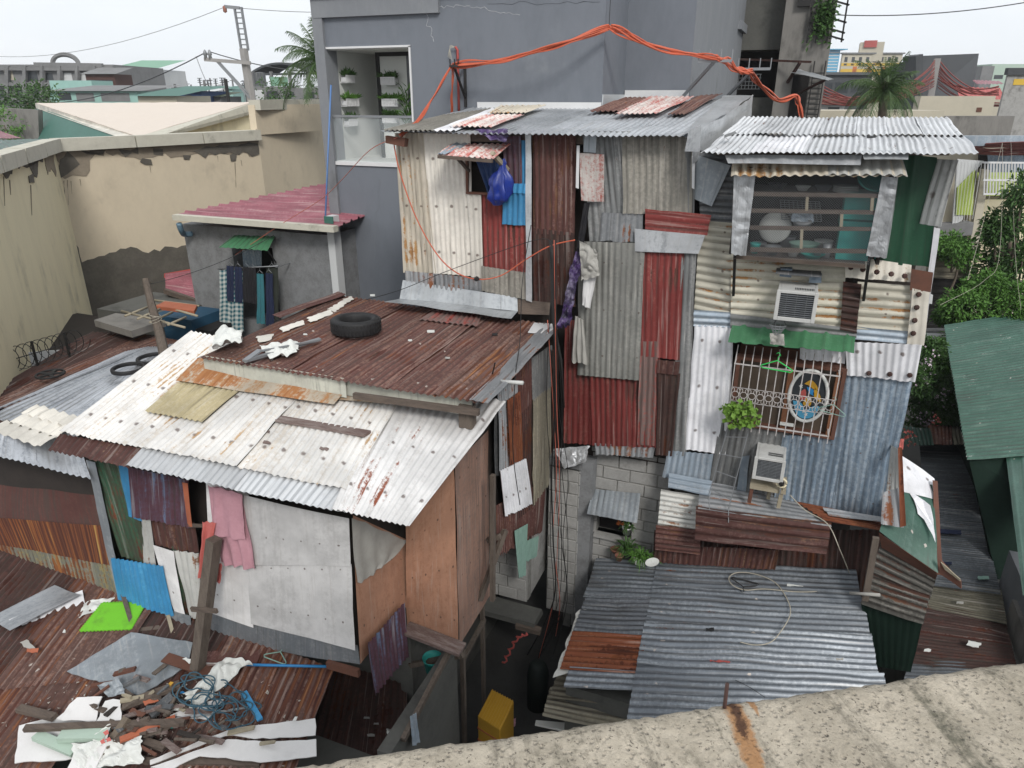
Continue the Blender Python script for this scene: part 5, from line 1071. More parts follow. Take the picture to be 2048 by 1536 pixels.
tag(sheet('tin_patch',[P(1900,846,z=1.85),P(1940,846,z=1.85),P(1942,888,z=1.8),P(1908,890,z=1.8)],'olive_corr'),'yellowish ribbed patch roof touching the green roofed building','roof')
G=lambda u,v: P(u,v,z=1.55)
bit(1900,1063,22,'navy_cloth','dark blue cloth scrap on the alley roof',G,'rag',.1,.3); bit(1895,1126,9,'navy_cloth','small dark scrap near the torn brown board',G); bit(1948,1288,13,'room_white','small white paper on the dark rusty alley roof',G,'paper',.3,.6); bit(1967,1155,10,'mint_paint','pale teal plastic wrapper on the alley roof',G,'plastic')
bit(1920,1205,7,'grey_cloth','pale round bit of litter on the olive roof patch',G); bit(1855,1300,7,'room_white','small white scrap at the left edge of the rusty alley roof',G)
gr=root('green_building','long building with a green ribbed roof and dark green wall at the right edge','building',(4,12,0))
c=[P(1888,651,z=3.5),P(2130,612,z=3.5),P(2130,905,z=2.75),P(1934,919,z=2.75)]
sheet('roof',[c[0],c[1],c[2],c[3]],'green_roof',gr,'h',pitch=.13,amp=.024,edge=.01)
wallbox('wall',3.75,7,12.6,17,0,2.6,'dark_green_wall',gr)
plate('side_wall',[P(1936,912,z=2.7),P(2018,908,z=2.7),P(2075,1000,z=2.3),P(2060,1240,z=1.0),P(2012,1235,z=.9),P(1985,1140,z=1.3)],.04,'dark_green_wall',gr)
c=[P(2010,893,z=2.72),P(2120,880,z=2.72),P(2140,1180,z=2.45),P(2046,1190,z=2.45)]; sheet('lower_roof',c,'green_roof',gr,'v',box=True,pitch=.2,amp=.02)
ww=root('white_wall','stained pale concrete wall at the lower right edge','wall',P(2030,1330,z=1))
xw=P(2008,1196,z=1.4).x; yw=P(2050,1000,x=xw).y; MB().box((xw,6.2,0),(xw+.3,yw,2.0)).go('wall','plaster_grey_light',ww); MB().box((xw-.06,6.0,0),(xw+.25,P(2018,1250,x=xw).y,1.7)).go('lower_block','raw_concrete',ww)
# ================================================================= red roof shack (middle)
mr=root('rusty_roof_shack','shack with a wide dark red rusty corrugated roof carrying a tyre','shack',(-4.5,7.5,0))
FL,FR=P(398,714,z=5.43),P(958,806,z=5.43); BR=P(1112,652,z=5.33); BL=P(676,590,z=5.33)
def q3(s,t): return FL.lerp(FR,s).lerp(BL.lerp(BR,s),t)
RN=newell([q3(0,0),q3(1,0),q3(1,1),q3(0,1)]); RN=RN if RN.z>0 else -RN
def RR(u,v,h=.02): return P(u,v,pl=(q3(.5,.5)+RN*h,RN))
cuts=[0,.17,.34,.52,.7,.86,1.0]; mats_=['rust_roof','maroon_roof','maroon_roof','maroon_roof','maroon_roof','rust_roof']
for i in range(6):
    a,b=cuts[i]-.005,cuts[i+1]+.01
    sheet('roof_sheet',[q3(a,1),q3(b,1),q3(b,0),q3(a,0)],mats_[i],mr,off=.006*(i%2),jag=.02,pitch=.08,amp=.011,warp=.01)
sheet('roof_sheet',[q3(.955,.99),q3(1.02,.99),q3(1.03,-.01),q3(.97,.0)],'grey_rust_edge',mr,off=.02,amp=.006)
sheet('roof_sheet',[RR(868,622),RR(965,632),RR(955,655),RR(838,640)],'red_grey_sheet',mr,off=.02)
sheet('edge_cap',[RR(676,586),RR(692,592),RR(560,640),RR(545,634)],'brown_sheet',mr,off=.03,amp=.004)
for px in ([512,672,548,668,540,680,518,684],[560,655,605,640,610,648,565,664],[615,636,660,618,668,626,622,644],[655,618,700,592,708,597,668,624]):
    plate('pale_patch',[RR(px[i],px[i+1],.022) for i in range(0,8,2)],.004,'cream_sheet',mr,.02,.05)  # worn cream patches near the roof's left edge
plate('white_flashing',[RR(1068,645),RR(1116,648),RR(1100,668),RR(1056,664)],.01,'white_paint',mr,.004)
m=MB(); x0_,x1_=FL.x,FR.x; 
sheet('fascia',[FL+Vector((0,.06,-.0)),FL.lerp(FR,.55)+Vector((0,.06,-.0)),FL.lerp(FR,.55)+Vector((0,.06,-.22)),FL+Vector((0,.06,-.22))],'fascia',mr,amp=0,warp=.004)
sheet('fascia',[q3(.5,.03)+Vector((0,0,-.02)),q3(.97,.03)+Vector((0,0,-.02)),q3(.97,.03)+Vector((0,0,-.2)),q3(.5,.03)+Vector((0,0,-.2))],'fascia',mr,amp=0,warp=.004)
MB().beam(q3(.6,-.02)+Vector((0,0,-.12)),q3(1.0,-.0)+Vector((0,0,-.1)),.05,.06).go('rafter','old_wood_x',mr); MB().box((FR.x-.25,FR.y+.05,5.1),(FR.x-.1,FR.y+.15,5.35)).go('fascia_block','old_wood',mr)
wallbox('inner_wall',-6.2,-3.02,6.55,8.9,2.95,5.15,'darkwood',mr); wallbox('lower_wall',-6.2,-3.75,6.9,8.9,0,2.95,'raw_concrete_dark',mr); wallbox('back_wall',-7.0,-5.6,8.9,9.4,0,5.1,'raw_concrete_dark',mr)
tag(tube('pvc_stub',[RR(1000,763,.0),P(1046,766,y=RR(1000,763).y-.02)],.022,'offwhite_plastic'),'short white pvc pipe stub at the right eave of the rusty roof','pipe')
tag(tube('wire_stub',spline([RR(985,748,.02),RR(988,735,.1),RR(990,726,.2)],3),.008,'black_cable'),'black wire stub standing on the rusty roof corner','wire')
# side wall, seen from the right: plane x = SX
SX=-2.9
def SW(px,mat,layer=0,ridge='v',jag=.008,par=mr,x=SX,**k): return W(par,px,mat,x=x,layer=layer,ridge=ridge,jag=jag,**k)
SW([985,770,1030,760,1045,960,988,950],'charcoal_sheet'); SW([1025,745,1064,712,1062,820,1030,900],'brown_sheet'); SW([1060,715,1100,690,1100,770,1062,800],'grey_mid',1,jag=.03)
SW([1028,840,1066,800,1068,1010,1030,1040],'dark_rust',0); SW([1060,800,1098,770,1100,960,1062,1010],'olive_corr',1,jag=.03,label='yellow and rust streaked sheet'); SW([1092,760,1112,745,1112,960,1098,975],'brown_sheet',0)
SW([984,770,1026,762,1036,930,990,940],'grey_rust_edge',2,jag=.02); SW([1000,800,1028,780,1036,915,1006,930],'orange_rust',3,jag=.02); SW([988,940,1040,915,1053,1005,998,1030],'white_sheet',3,jag=.03,label='pale dangling sheet end')
SW([990,1010,1090,960,1084,1060,992,1110],'brown_sheet',0,jag=.1); SW([1022,1060,1048,1046,1044,1145,1030,1150],'mint_paint',2,jag=.1,amp=.003,label='flaking mint green sheet'); SW([1046,1080,1070,1070,1066,1110,1044,1120],'mint_paint',2,jag=.06,amp=.003)
SW([1096,700,1112,690,1112,1000,1100,1010],'dark_rust',2)
# painted block base below
pb=root('painted_block_wall','flaking white painted block wall at the head of the alley','wall',(-2.7,7.5,0))
x2=-2.95; y0,y1=P(1052,1290,x=x2).y,P(1108,1100,x=x2).y
MB().box((x2-.3,y0,1.2),(x2,y1+.3,3.0)).go('wall','block',pb); blockwall('a','',(x2-.75,y0,0),(1,0,0),.76,1.2,2.9,pb,bl=.3)
MB().box((x2-.8,y0-.35,1.05),(x2+.25,y0+.02,1.14),.01).go('ledge','raw_concrete_dark',pb)
MB().box((x2-.02,y0-.4,1.0),(x2+.35,y0-.3,1.08),.01).go('ledge_board','old_wood_x',pb)
# things on the roof
def tyre(c,n,r0,r1,lab,w,flat=1,spokes=0):
    c=Vector(c); r=root('tyre',lab,'tyre',c); prof=[]
    for i in range(15): t=2*math.pi*i/14; s=math.copysign(abs(math.cos(t))**.6,math.cos(t)); q=math.copysign(abs(math.sin(t))**.6,math.sin(t)); prof.append(((r0+r1)/2+(r0-r1)/2*s,w/2*q+w/2))
    o=MB().lathe(c,prof,40,n).go('casing','rubber',r,True)
    if w>.1:
        m=MB(); a=Vector(n).normalized(); e=a.orthogonal().normalized(); f=a.cross(e)
        for k in range(44):
            t=2*math.pi*k/44; d=e*math.cos(t)+f*math.sin(t); tt=a.cross(d)
            for h in (.25,.5,.75): m.beam(c+d*(r0-.006)+a*w*(h-.1)+tt*.01*(k%2),c+d*(r0-.006)+a*w*(h+.1)-tt*.01,.02,.016,d)
        m.go('tread','rubber',r)
    if spokes:
        m=MB(); a=Vector(n).normalized(); e=a.orthogonal().normalized(); f=a.cross(e)
        for k in range(spokes): t=2*math.pi*k/spokes; d=e*math.cos(t)+f*math.sin(t); m.beam(c+d*.03+a*w/2,c+d*r1*1.03+a*w/2,.05,.02,a)
        m.lathe(c,[(0,0),(.06,0),(.06,w),(0,w)],14,n); m.go('spokes','rubber',r)
    return r
c=RR(713,664,.03); tyre(c,(RN.x,RN.y,RN.z),.315,.19,'black car tyre lying on the dark red rusty roof',.19)
tag(crumpled('plastic_sack',[RR(432,676),RR(485,670),RR(486,700),RR(425,708)],'room_white',None,.16,.03,22,22,sc=4),'white plastic sack crumpled at the left corner of the rusty roof','sack')
r=root('broken_frame','bent grey metal frame with shredded white foam on the rusty roof','frame',RR(560,705))
m=MB(); m.beam(RR(490,722,.05),RR(640,678,.06),.05,.03); m.beam(RR(490,722,.05),RR(520,700,.1),.07,.02); m.beam(RR(520,702,.1),RR(640,680,.08),.02); m.go('frame_bar','steel',r); crumpled('foam',[RR(520,698),RR(600,690),RR(595,715),RR(540,722)],'room_white',r,.1,.02)
for u,v,s,mt,lab in [(862,662,7,'room_white','white scrap on the rusty roof right of the tyre'),(990,668,6,'rubber','black and white scrap near the right edge of the rusty roof'),(745,590,5,'room_white','tiny white scrap at the back edge of the rusty roof'),(820,680,4,'room_white','small pale chip in the middle of the rusty roof'),(895,715,5,'grey_cloth','small grey chip on the lower right of the rusty roof'),(610,668,4,'room_white','small pale chip left of the tyre')]: bit(u,v,s,mt,lab,RR)
# ================================================================= white roof shack (front)
fs_=root('white_roof_shack','front shack with a long white corrugated roof and patched board walls','shack',(-5.4,4.95,0))
rd=Vector((math.sin(R(6))*math.cos(R(17)),math.cos(R(6))*math.cos(R(17)),math.sin(R(17)))); ra=P(818,1054,y=4.6); rn=Vector((1,0,0)).cross(rd).normalized(); FPL=(ra,rn)
def FP(u,v,h=0.): return P(u,v,pl=(ra+rn*h,rn))
def FS(px,mat,layer=0,**k): return sheet('roof_sheet',[FP(px[i],px[i+1]) for i in range(0,8,2)],mat,fs_,off=.01+layer*.022,**k)
print('white roof back', FP(1010,810), FP(390,670), FP(130,870))
FS([122,868,292,898,258,936,98,900],'brown_sheet',0,jag=.03); FS([288,896,505,940,470,982,254,934],'bright_roof',1,jag=.02); FS([500,938,725,984,690,1026,466,980],'bright_roof',0,jag=.02)
FS([386,670,545,700,300,905,124,869],'white_roof',2,jag=.02); FS([540,700,790,775,690,978,296,903],'white_roof',2,jag=.02,off2=0) if False else None
FS([540,702,668,728,480,942,296,904],'white_roof',3,jag=.02); FS([662,726,830,762,696,984,476,940],'white_roof',2,jag=.02)
FS([790,752,1012,808,820,1056,664,1022],'zinc_rust_roof',1,jag=.01)
FS([394,752,504,780,412,858,298,836],'translucent_tan',4)
sheet('stained_flashing',[FP(396,716,.2),FP(712,760,.2),FP(668,808,.12),FP(352,762,.12)],'rust_stain_flash',fs_,amp=0,warp=.01); sheet('stained_flashing',[FP(700,756,.18),FP(945,786,.18),FP(930,820,.1),FP(668,798,.1)],'rust_stain_flash',fs_,amp=0,warp=.01)
rf=lambda u,v,h=.03: FP(u,v,h)
tag(MB().beam(FP(556,838,.07),FP(735,868,.07),.11,.03,(0,0,1),.008).go('weathered_plank','old_plank'),'weathered brown plank lying on the white corrugated roof','plank')
for u,v,s,lab in ((532,862,6,'left chip of broken plank on the white roof'),(534,884,7,'second chip of broken plank below the left one'),(648,897,9,'small square wood chip right of the other chips on white roof')): bit(u,v,s,'old_plank',lab,lambda a,b:FP(a,b,.07),'wood chip',.4)
# body
X0=P(190,1000,y=4.95).x; X1f=P(712,1200,y=4.95).x
MB().box((X0+.05,5.2,2.42),(X1f-.1,6.4,4.3)).go('inner_wall','darkwood',fs_); MB().box((X0+.05,6.1,0),(X1f-.1,6.4,2.42)).go('lower_wall','raw_concrete_dark',fs_)

def S(px,mat,layer=0,ridge='v',jag=.008,**k): return W(fs_,px,mat,y=4.95,layer=layer,ridge=ridge,jag=jag,**k)
S([178,918,248,930,312,1132,242,1110],'green_brown',0); S([243,925,274,935,288,1040,262,1030],'blue_sheet',1,amp=.003); S([266,930,384,955,388,1050,272,1030],'blue_maroon',2,jag=.02)
S([283,1020,304,1030,318,1132,292,1128],'white_rust',1); S([300,1030,390,1045,400,1106,314,1088],'brown_sheet',0,jag=.03)
S([312,1085,354,1098,377,1225,356,1218],'white_board',2,amp=0,name='wall_board'); S([232,1108,336,1124,357,1224,246,1196],'blue_sheet',3,jag=.02)
S([350,1098,400,1104,408,1238,384,1230],'white_rust',1); S([345,1090,368,1094,400,1300,385,1300],'green_brown',0)
S([333,1210,388,1226,390,1268,345,1256],'flat_galv',2,amp=0)
S([376,958,386,960,394,1046,386,1046],'orange_board',3,amp=0,name='window_frame'); S([384,1040,424,1042,424,1048,388,1048],'old_wood_x',3,amp=0,name='window_sill')
S([416,960,500,985,512,1252,424,1222],'white_board',1,amp=0,name='wall_board'); S([484,980,706,1030,709,1124,495,1122],'white_board',3,amp=0,name='wall_board'); S([500,1122,709,1122,716,1294,508,1242],'white_board',2,amp=0,name='wall_board'); 
S([424,1222,716,1290,720,1328,424,1284],'flat_galv',0,amp=0,warp=.02); 
MB().beam(P(655,1328,y=4.92),P(718,1346,y=4.92),.05,.09).go('bottom_beam','brown_board',fs_)
XP=X1f+.0
W(fs_,[704,1030,814,1080,818,1206,718,1326],'plywood',x=XP,name='plywood_panel',amp=0,layer=0)
YB=P(815,1255,x=XP).y
wallbox('box_frame',XP-.3,XP+.3,YB+.12,7.3,2.2,3.9,'darkwood',fs_)
Bx=P(915,1290,y=YB).x
W(fs_,[812,1040,908,930,918,1292,814,1254],'plywood',y=YB,name='plywood_panel',amp=0); W(fs_,[908,930,974,860,978,1190,918,1292],'plywood_grey',x=Bx,name='plywood_panel',amp=0,label='greyish weathered plywood panel')
MB().beam(P(812,1256,y=YB-.12),P(925,1300,y=YB-.12),.2,.04,(0,0,1)).go('ledge_board','old_plank',fs_)
tag(sheet('hanging_sheet',[P(735,1290,x=XP+.1),P(812,1204,x=XP+.1),P(818,1310,x=XP+.1),P(750,1390,x=XP+.1)],'blue_maroon',None,jag=.05),'maroon and blue corrugated sheet hanging below the plywood wall','sheet')
tag(draped('torn_cloth',[P(704,1032,x=XP+.04),P(815,1080,x=XP+.04),P(775,1130,x=XP+.05),P(712,1168,x=XP+.05)],'grey_cloth',None,3,.015,jag=.2),'torn grey cloth hanging over the plywood corner','cloth')
# towels
tag(draped('towel',[P(415,968,y=4.86),P(480,984,y=4.86),P(510,1140,y=4.82),P(440,1128,y=4.82)],'pink_towel',None,3,.03,jag=.06),'pink terry towel hanging from the eave in front of white boards','towel')
tag(draped('towel',[P(424,970,y=4.83),P(485,986,y=4.83),P(488,1080,y=4.8),P(425,1070,y=4.8)],'pink_towel',None,2,.025,jag=.04),'shorter pink towel layer folded over the longer pink towel','towel')
tag(draped('coral_garment',[P(404,1042,y=4.78),P(432,1044,y=4.78),P(414,1150,y=4.74),P(400,1155,y=4.74)],'coral_cloth',None,2,.035,jag=.1),'coral red garment draped over the timber post top','garment')
tag(draped('coral_garment',[P(428,1120,y=4.78),P(444,1130,y=4.78),P(438,1170,y=4.76),P(425,1160,y=4.76)],'coral_cloth',None,1,.03,jag=.1),'small coral cloth end showing right of the timber post','cloth')
# foreground rusty roof plane
d_=Vector((-math.sin(R(12.2)),math.cos(R(12.2)),.244)).normalized(); dn=Vector((math.cos(R(12.2)),math.sin(R(12.2)),0)).cross(d_).normalized(); GP0=Vector((-6,4.85,2.3))
def GP(u,v,h=.012): return P(u,v,pl=(GP0+dn*h,dn))
po=root('timber_post','thick dark timber post standing on the rusty front roof','post',GP(395,1360))
pt=P(428,1078,y=4.72); MB().beam(GP(393,1352,0),pt,.13,.11,(1,0,0),.004).go('post','old_wood',po); MB().beam(P(383,1218,y=4.5),P(434,1222,y=4.5),.03,.05).go('cross_piece','old_wood_x',po)
tp=root('thin_post','thin wooden prop under the blue sheets standing on a board','post',GP(266,1258)); MB().beam(P(246,1190,y=4.9),GP(266,1256,.02),.05).go('prop','old_wood',tp); plate('foot_board',[GP(233,1262,.03),GP(318,1250,.03),GP(322,1257,.03),GP(238,1268,.03)],.02,'old_wood_x',tp)
tag(MB().beam(P(332,1215,y=4.95),GP(346,1268,0),.04).go('wooden_prop','light_wood'),'short pale prop between the blue sheet and the grey patch','post')
# front roof
fr_=root('front_rusty_roof_shed','large rusty corrugated roof littered with debris at the bottom left','shed',(-6,4,0))
wallbox('wall',-9,-3.35,2.4,4.9,0,1.25,'raw_concrete_dark',fr_)
VP=(1274,-262)
def al_(u0,v): return VP[0]+(u0-VP[0])*(v-VP[1])/(1330-VP[1])
def GS(u0,u1,v00,v01,v10,v11,mat,layer=0,**k): 
    return sheet('roof_sheet',[GP(al_(u0,v00),v00,0),GP(al_(u1,v01),v01,0),GP(al_(u1,v11),v11,0),GP(al_(u0,v10),v10,0)],mat,fr_,off=layer*.02,pitch=.09,amp=.013,**k)
GS(-420,-200,1080,1100,1400,1400,'rust_roof'); GS(-210,30,1100,1150,1420,1400,'dark_rust',1); GS(20,240,1150,1200,1385,1360,'rust_roof',2,jag=.02); GS(230,450,1200,1270,1480,1600,'dark_rust',1)
GS(-420,-180,1380,1380,1650,1650,'dark_rust',0); GS(-190,240,1375,1350,1650,1650,'rust_roof',1); GS(430,560,1260,1310,1620,1620,'rust_roof',2); GS(550,672,1300,1338,1620,1620,'rust_roof',1)
# debris on the roof
def D_(name,lab,pts,mat,cat,h=.05,th=.012,rag=.008,grp=None,seg=.08): return tag(plate(name,[GP(u,v,hh) for u,v,hh in [(p+(h,))[:3] if len(p)==2 else p for p in pts]],th,mat,None,rag,seg),lab,cat,grp)
D_('metal_sheet','flat dull grey metal sheet beside the timber post',[(132,1344),(170,1320),(262,1264,.1),(385,1285,.08),(375,1330),(280,1392),(230,1372)],'flat_galv','metal sheet',.07)
tag(plate('foam_mat',[GP(160,1262,.06),GP(205,1206,.06),GP(292,1204,.06),GP(262,1258,.06)],.012,'lime_foam'),'bright lime green foam mat on the rusty roof','mat')
m=MB()
for a,b in (((160,1262),(262,1258)),((262,1258),(292,1204)),((205,1206),(292,1204)),((160,1262),(205,1206))):
    A_,B_=GP(*a,.054),GP(*b,.054); k_=14
    for i in range(k_): c=A_.lerp(B_,(i+.5)/k_); m.lathe(c-Vector((0,0,.006)),[(0,0),(.016,0),(.016,.012),(0,.012)],6)
mt_=bpy.data.objects['foam_mat']; o=m.go('teeth','lime_foam',mt_)
o.parent=mt_
tag(sheet('zinc_scrap',[GP(-20,1235,.08),GP(110,1172,.08),GP(160,1190,.14),GP(20,1262,.14)],'zinc_roof',None,'h',pitch=.5,amp=.01),'long pale zinc panel lying on the rusty roof at the left edge','metal sheet')
tag(sheet('zinc_scrap',[GP(18,1240,.1),GP(165,1180,.1),GP(170,1208,.02),GP(22,1258,.02)],'white_sheet',None,'h',amp=0,warp=.01),'white painted lower half of the long zinc panel at the left','metal sheet')
tag(crumpled('rusty_scrap',[GP(60,1245),GP(170,1205),GP(150,1218),GP(60,1255)],'brown_sheet',None,.04,.0),'rusty torn scrap under the long zinc panel','scrap')
tag(crumpled('paper_litter',[GP(175,1205),GP(235,1198),GP(200,1225),GP(155,1240)],'room_white',None,.05,.02),'white paper litter behind the lime foam mat','litter')
D_('laminate_board','large broken white laminate panel at the very bottom, cracked across',[(300,1520),(470,1455),(630,1437),(632,1470),(540,1478),(450,1470),(300,1530)],'white_laminate','panel',.1)
D_('laminate_board','lower piece of the cracked white laminate panel near the parapet',[(300,1535),(455,1478),(545,1484),(632,1478),(632,1512),(520,1524),(400,1510),(340,1540)],'white_laminate','panel',.09)
D_('laminate_board','white laminate board at the far left of the debris pile',[(36,1452),(110,1432),(240,1440),(260,1500),(130,1520),(30,1525)],'white_laminate','panel',.08)
D_('laminate_board','torn white board piece leaning in the middle of the debris pile',[(112,1438,.14),(155,1395,.2),(205,1390,.2),(190,1445,.15)],'white_laminate','panel',.15,rag=.015)
D_('laminate_board','small white board piece right of the leaning torn board',[(190,1448),(208,1402),(242,1400),(243,1440)],'white_laminate','panel',.17,rag=.012)
D_('laminate_board','narrow white board under the blue rope',[(340,1430),(400,1405),(450,1395),(415,1440)],'white_laminate','panel',.1)
D_('laminate_board','dirty white sheet piece at the bottom edge left of the parapet',[(150,1500,.16),(215,1488,.18),(190,1536,.14),(130,1545,.12)],'white_laminate','panel',.16)
def beam(name,lab,a,b,w,h_,mat,ha=.06,hb=.06,cat='timber'): return tag(MB().beam(GP(*a,ha),GP(*b,hb),w,h_,jit=.005).go(name,mat),lab,cat)
beam('timber','long grey timber lying across the white boards of the pile',(50,1457),(370,1445),.07,.05,'old_wood_x',.2,.16); beam('timber','grey broken timber sticking out behind the white boards',(38,1417),(110,1434),.08,.05,'old_wood_x',.08,.12)
beam('timber','brown splintered plank in the middle of the debris pile',(245,1412),(360,1368),.1,.04,'old_wood_x',.14,.1); beam('timber','rusty orange strip of metal with grey bands across the pile',(240,1480),(350,1436),.07,.03,'orange_board',.2,.15,'metal strip')
beam('timber','pale green painted wooden block on the left of the pile',(120,1472),(215,1470),.12,.06,'far_mint',.18,.18,'board'); beam('timber','second pale green board slanting down under the block',(72,1470),(150,1505),.1,.05,'far_mint',.15,.12,'board')
beam('timber','dark slate coloured plank leaning on the debris pile',(300,1430),(345,1392),.13,.03,'charcoal_sheet',.12,.16); beam('timber','thin brown stick slanting over the slate plank',(330,1432),(362,1375),.03,.03,'old_wood',.18,.18,'stick')
beam('timber','brown stained board beside the foot of the timber post',(330,1315),(420,1345),.14,.02,'brown_board',.12,.08); beam('timber','broad brown rusty strip right of the timber post',(405,1318),(520,1312),.22,.01,'brown_sheet',.05,.05,'metal strip')
beam('timber','grey timber along the bottom edge under the cracked panel',(270,1522),(520,1528),.06,.05,'old_wood_x',.03,.03); beam('timber','thin pale metal rod lying beside the rope',(300,1447),(495,1415),.02,.015,'flashing',.16,.12,'rod')
beam('timber','splintered dark timber rising from the bottom of the pile',(205,1510),(255,1435),.07,.05,'bark',.12,.22); beam('timber','small grey plank behind the cracked white panel',(280,1480),(330,1495),.08,.03,'old_wood_x',.12,.1)
tag(MB().tube([GP(472,1329,.08),GP(655,1333,.08)],.016,8).go('pipe','blue_plastic',None,True),'bright blue plastic pipe lying below the white boards','pipe')
tag(tube('pipe',[GP(410,1327,.07),GP(475,1329,.07)],.012,'grille_paint'),'thin grey tube continuing left of the blue pipe','pipe')
beam('angle_bar','light blue angled plastic bar right of the rope',(488,1384),(520,1440),.06,.02,'blue_sheet',.12,.1,'bar')
hanger(GP(550,1318,.08),(1,0,-.05),(0,1,.2),'pale green clothes hanger near the blue pipe','mint_paint',.3,.007)
tag(crumpled('tarpaulin',[GP(455,1325,.05),GP(510,1335,.05),GP(420,1400,.08),GP(370,1400,.08)],'grey_cloth',None,.12,.05,34,34,sc=5),'dirty crumpled white tarpaulin beside the timber post','tarpaulin'); bpy.data.objects['tarpaulin'].data.materials[0]=MATS['room_white']
tag(crumpled('tarpaulin',[GP(400,1385,.06),GP(440,1395,.06),GP(390,1425,.06),GP(345,1430,.06)],'room_white',None,.08,.05,24,24),'thin tail of crumpled white tarpaulin by the rope','tarpaulin')
tag(crumpled('patterned_cloth',[GP(190,1480,.12),GP(228,1450,.14),GP(222,1490,.1),GP(200,1500,.1)],'room_white',None,.06,.06,18,18),'white cloth with pink spots on the debris pile','cloth')
for i,(u,v) in enumerate([(212,1464),(205,1482),(216,1478)]): plate('pink_spot',[GP(u-5,v,.25),GP(u+3,v-5,.25),GP(u+6,v+3,.25),GP(u-2,v+6,.25)],.004,'coral_cloth',bpy.data.objects['patterned_cloth'],.006,.02)
tag(crumpled('sheet_scraps',[GP(150,1498,.1),GP(290,1480,.1),GP(290,1530,.08),GP(160,1545,.08)],'room_white',None,.12,.03,30,30,sc=5),'heap of torn white plastic and paper at the bottom of the pile','litter')
tag(crumpled('grey_scrap',[GP(205,1378,.08),GP(245,1360,.12),GP(262,1395,.1),GP(225,1400,.08)],'flat_galv',None,.1,.06,16,16,sc=4),'curled grey sheet scrap in front of the flat metal sheet','scrap')
for k_,(u,v,s,mt,lab) in enumerate([(65,1300,12,'orange_board','small orange wood chip on the dark rusty sheets'),(55,1290,16,'grey_cloth','narrow grey splinter near the orange chip'),(340,1368,8,'yellow_drawer','small yellow tube end beside the post foot'),(365,1385,7,'blue_plastic','small round blue cap on the pile'),(375,1320,10,'room_white','white paper scrap at the left of the post foot'),(590,1437,6,'room_white','small white lump behind the cracked panel'),(335,1455,9,'teal_plastic','teal wrapper scrap in the middle of the pile'),(175,1515,10,'teal_plastic','teal plastic bit at the bottom of the pile'),(128,1262,5,'room_white','tiny white crumb left of the lime mat'),(300,1402,14,'orange_board','orange brown broken brick piece on the pile'),(275,1425,16,'brown_board','brown broken board piece on the pile')]): bit(u,v,s,mt,lab,lambda a,b:GP(a,b,.14),ang=k_)
m=MB(); cc=GP(430,1405,.1); e1=(GP(470,1405,.1)-cc).normalized(); e2=(GP(430,1380,.1)-cc).normalized(); pts=[]
for i in range(330):
    t=i*.21; rr=.09+.1*abs(math.sin(i*.043))+.03*math.sin(i*.7)
    pts.append(cc+e1*((rr*1.2*math.cos(t))+.2*math.sin(i*.017)-.0)+e2*(rr*.95*math.sin(t)-.35*abs(math.sin(i*.011))+.15)+Vector((0,0,.04+.03*math.sin(i*.31)+.0003*i)))
tag(MB().tube(spline(pts,2),.0075,5).go('rope','rope_blue',None,True),'tangled dark blue rope heaped on the debris pile','rope')
tag(MB().tube(spline([GP(485,1412,.1),GP(500,1402,.1),GP(522,1410,.12),GP(515,1418,.1),GP(490,1412,.1)],4),.008,5).go('rope_end','rope_blue',None,True),'loose loop end of the blue rope around the light blue bar','rope')
random.seed(5)
for i in range(70):
    u=random.gauss(285,85); v=random.gauss(1442,40); l=random.uniform(12,58); a=random.uniform(-.9,.9)
    if u<60 or v>1500: continue
    o=MB().beam(GP(u,v,random.uniform(.1,.2)),GP(u+l*math.cos(a),v-l*math.sin(a)*.7,random.uniform(.1,.22)),random.uniform(.02,.06),random.uniform(.012,.03),jit=.004).go('wood_splinter',random.choice(['old_wood','old_wood_x','brown_board','old_plank','darkwood','light_wood','charcoal_sheet']))
    tag(o,'small broken wood splinter in the debris pile on the rusty roof','splinter','splinters in the debris pile')
m=MB()
for i in range(420):
    u=random.gauss(300,120); v=random.gauss(1425,55)
    if v>1545 or u<-20 or u>640: continue
    s_=random.uniform(.008,.03); m.plate([GP(u,v,.03)+Vector((random.uniform(-1,1),random.uniform(-1,1),random.uniform(0,.6)))*s_ for _ in range(4)],.003)
_l=m.go('fine_litter','litter_mix',None); tag(_l,'fine chips and crumbs scattered over the rusty front roof','litter'); _l['kind']='stuff'
# ================================================================= left neighbour shed
lh=root('brown_hood_shed','low shed with a brown bent iron hood and rust streaked wall at the left','shed',(-8.5,5,0))
sheet('hood',[P(-80,895,y=5.5),P(186,938,y=5.5),P(208,1054,y=4.95),P(-110,1030,y=4.95)],'brown_hood',lh,amp=0,bend=.05,warp=.015)
sheet('wall_sheet',[P(-110,1028,y=4.93),P(208,1052,y=4.93),P(224,1130,y=4.93),P(-80,1075,y=4.93)],'streak_rust',lh,amp=.003); sheet('wall_sheet',[P(-90,1072,y=4.95),P(222,1126,y=4.95),P(238,1204,y=4.95),P(-60,1145,y=4.95)],'streak_galv',lh,amp=.003)
sheet('corner_strip',[P(172,920,y=4.9),P(190,925,y=4.9),P(252,1205,y=4.9),P(236,1200,y=4.9)],'flat_galv',lh,amp=0); wallbox('inner_wall',-10.5,-7.4,5.2,6.5,0,3.9,'darkwood',lh)
sheet('roof_sheet',[P(-60,870,z=4.45),P(150,858,z=4.45),P(182,957,z=4.2),P(-80,897,z=4.2)],'silver_roof',lh); c=[P(-60,862,z=4.45),P(110,868,z=4.45),P(182,957,z=4.2),P(-80,897,z=4.2)]
MB().beam(P(-40,872,y=5.6),P(40,885,y=5.4),.12,.08).go('roof_beam','old_wood_x',lh)
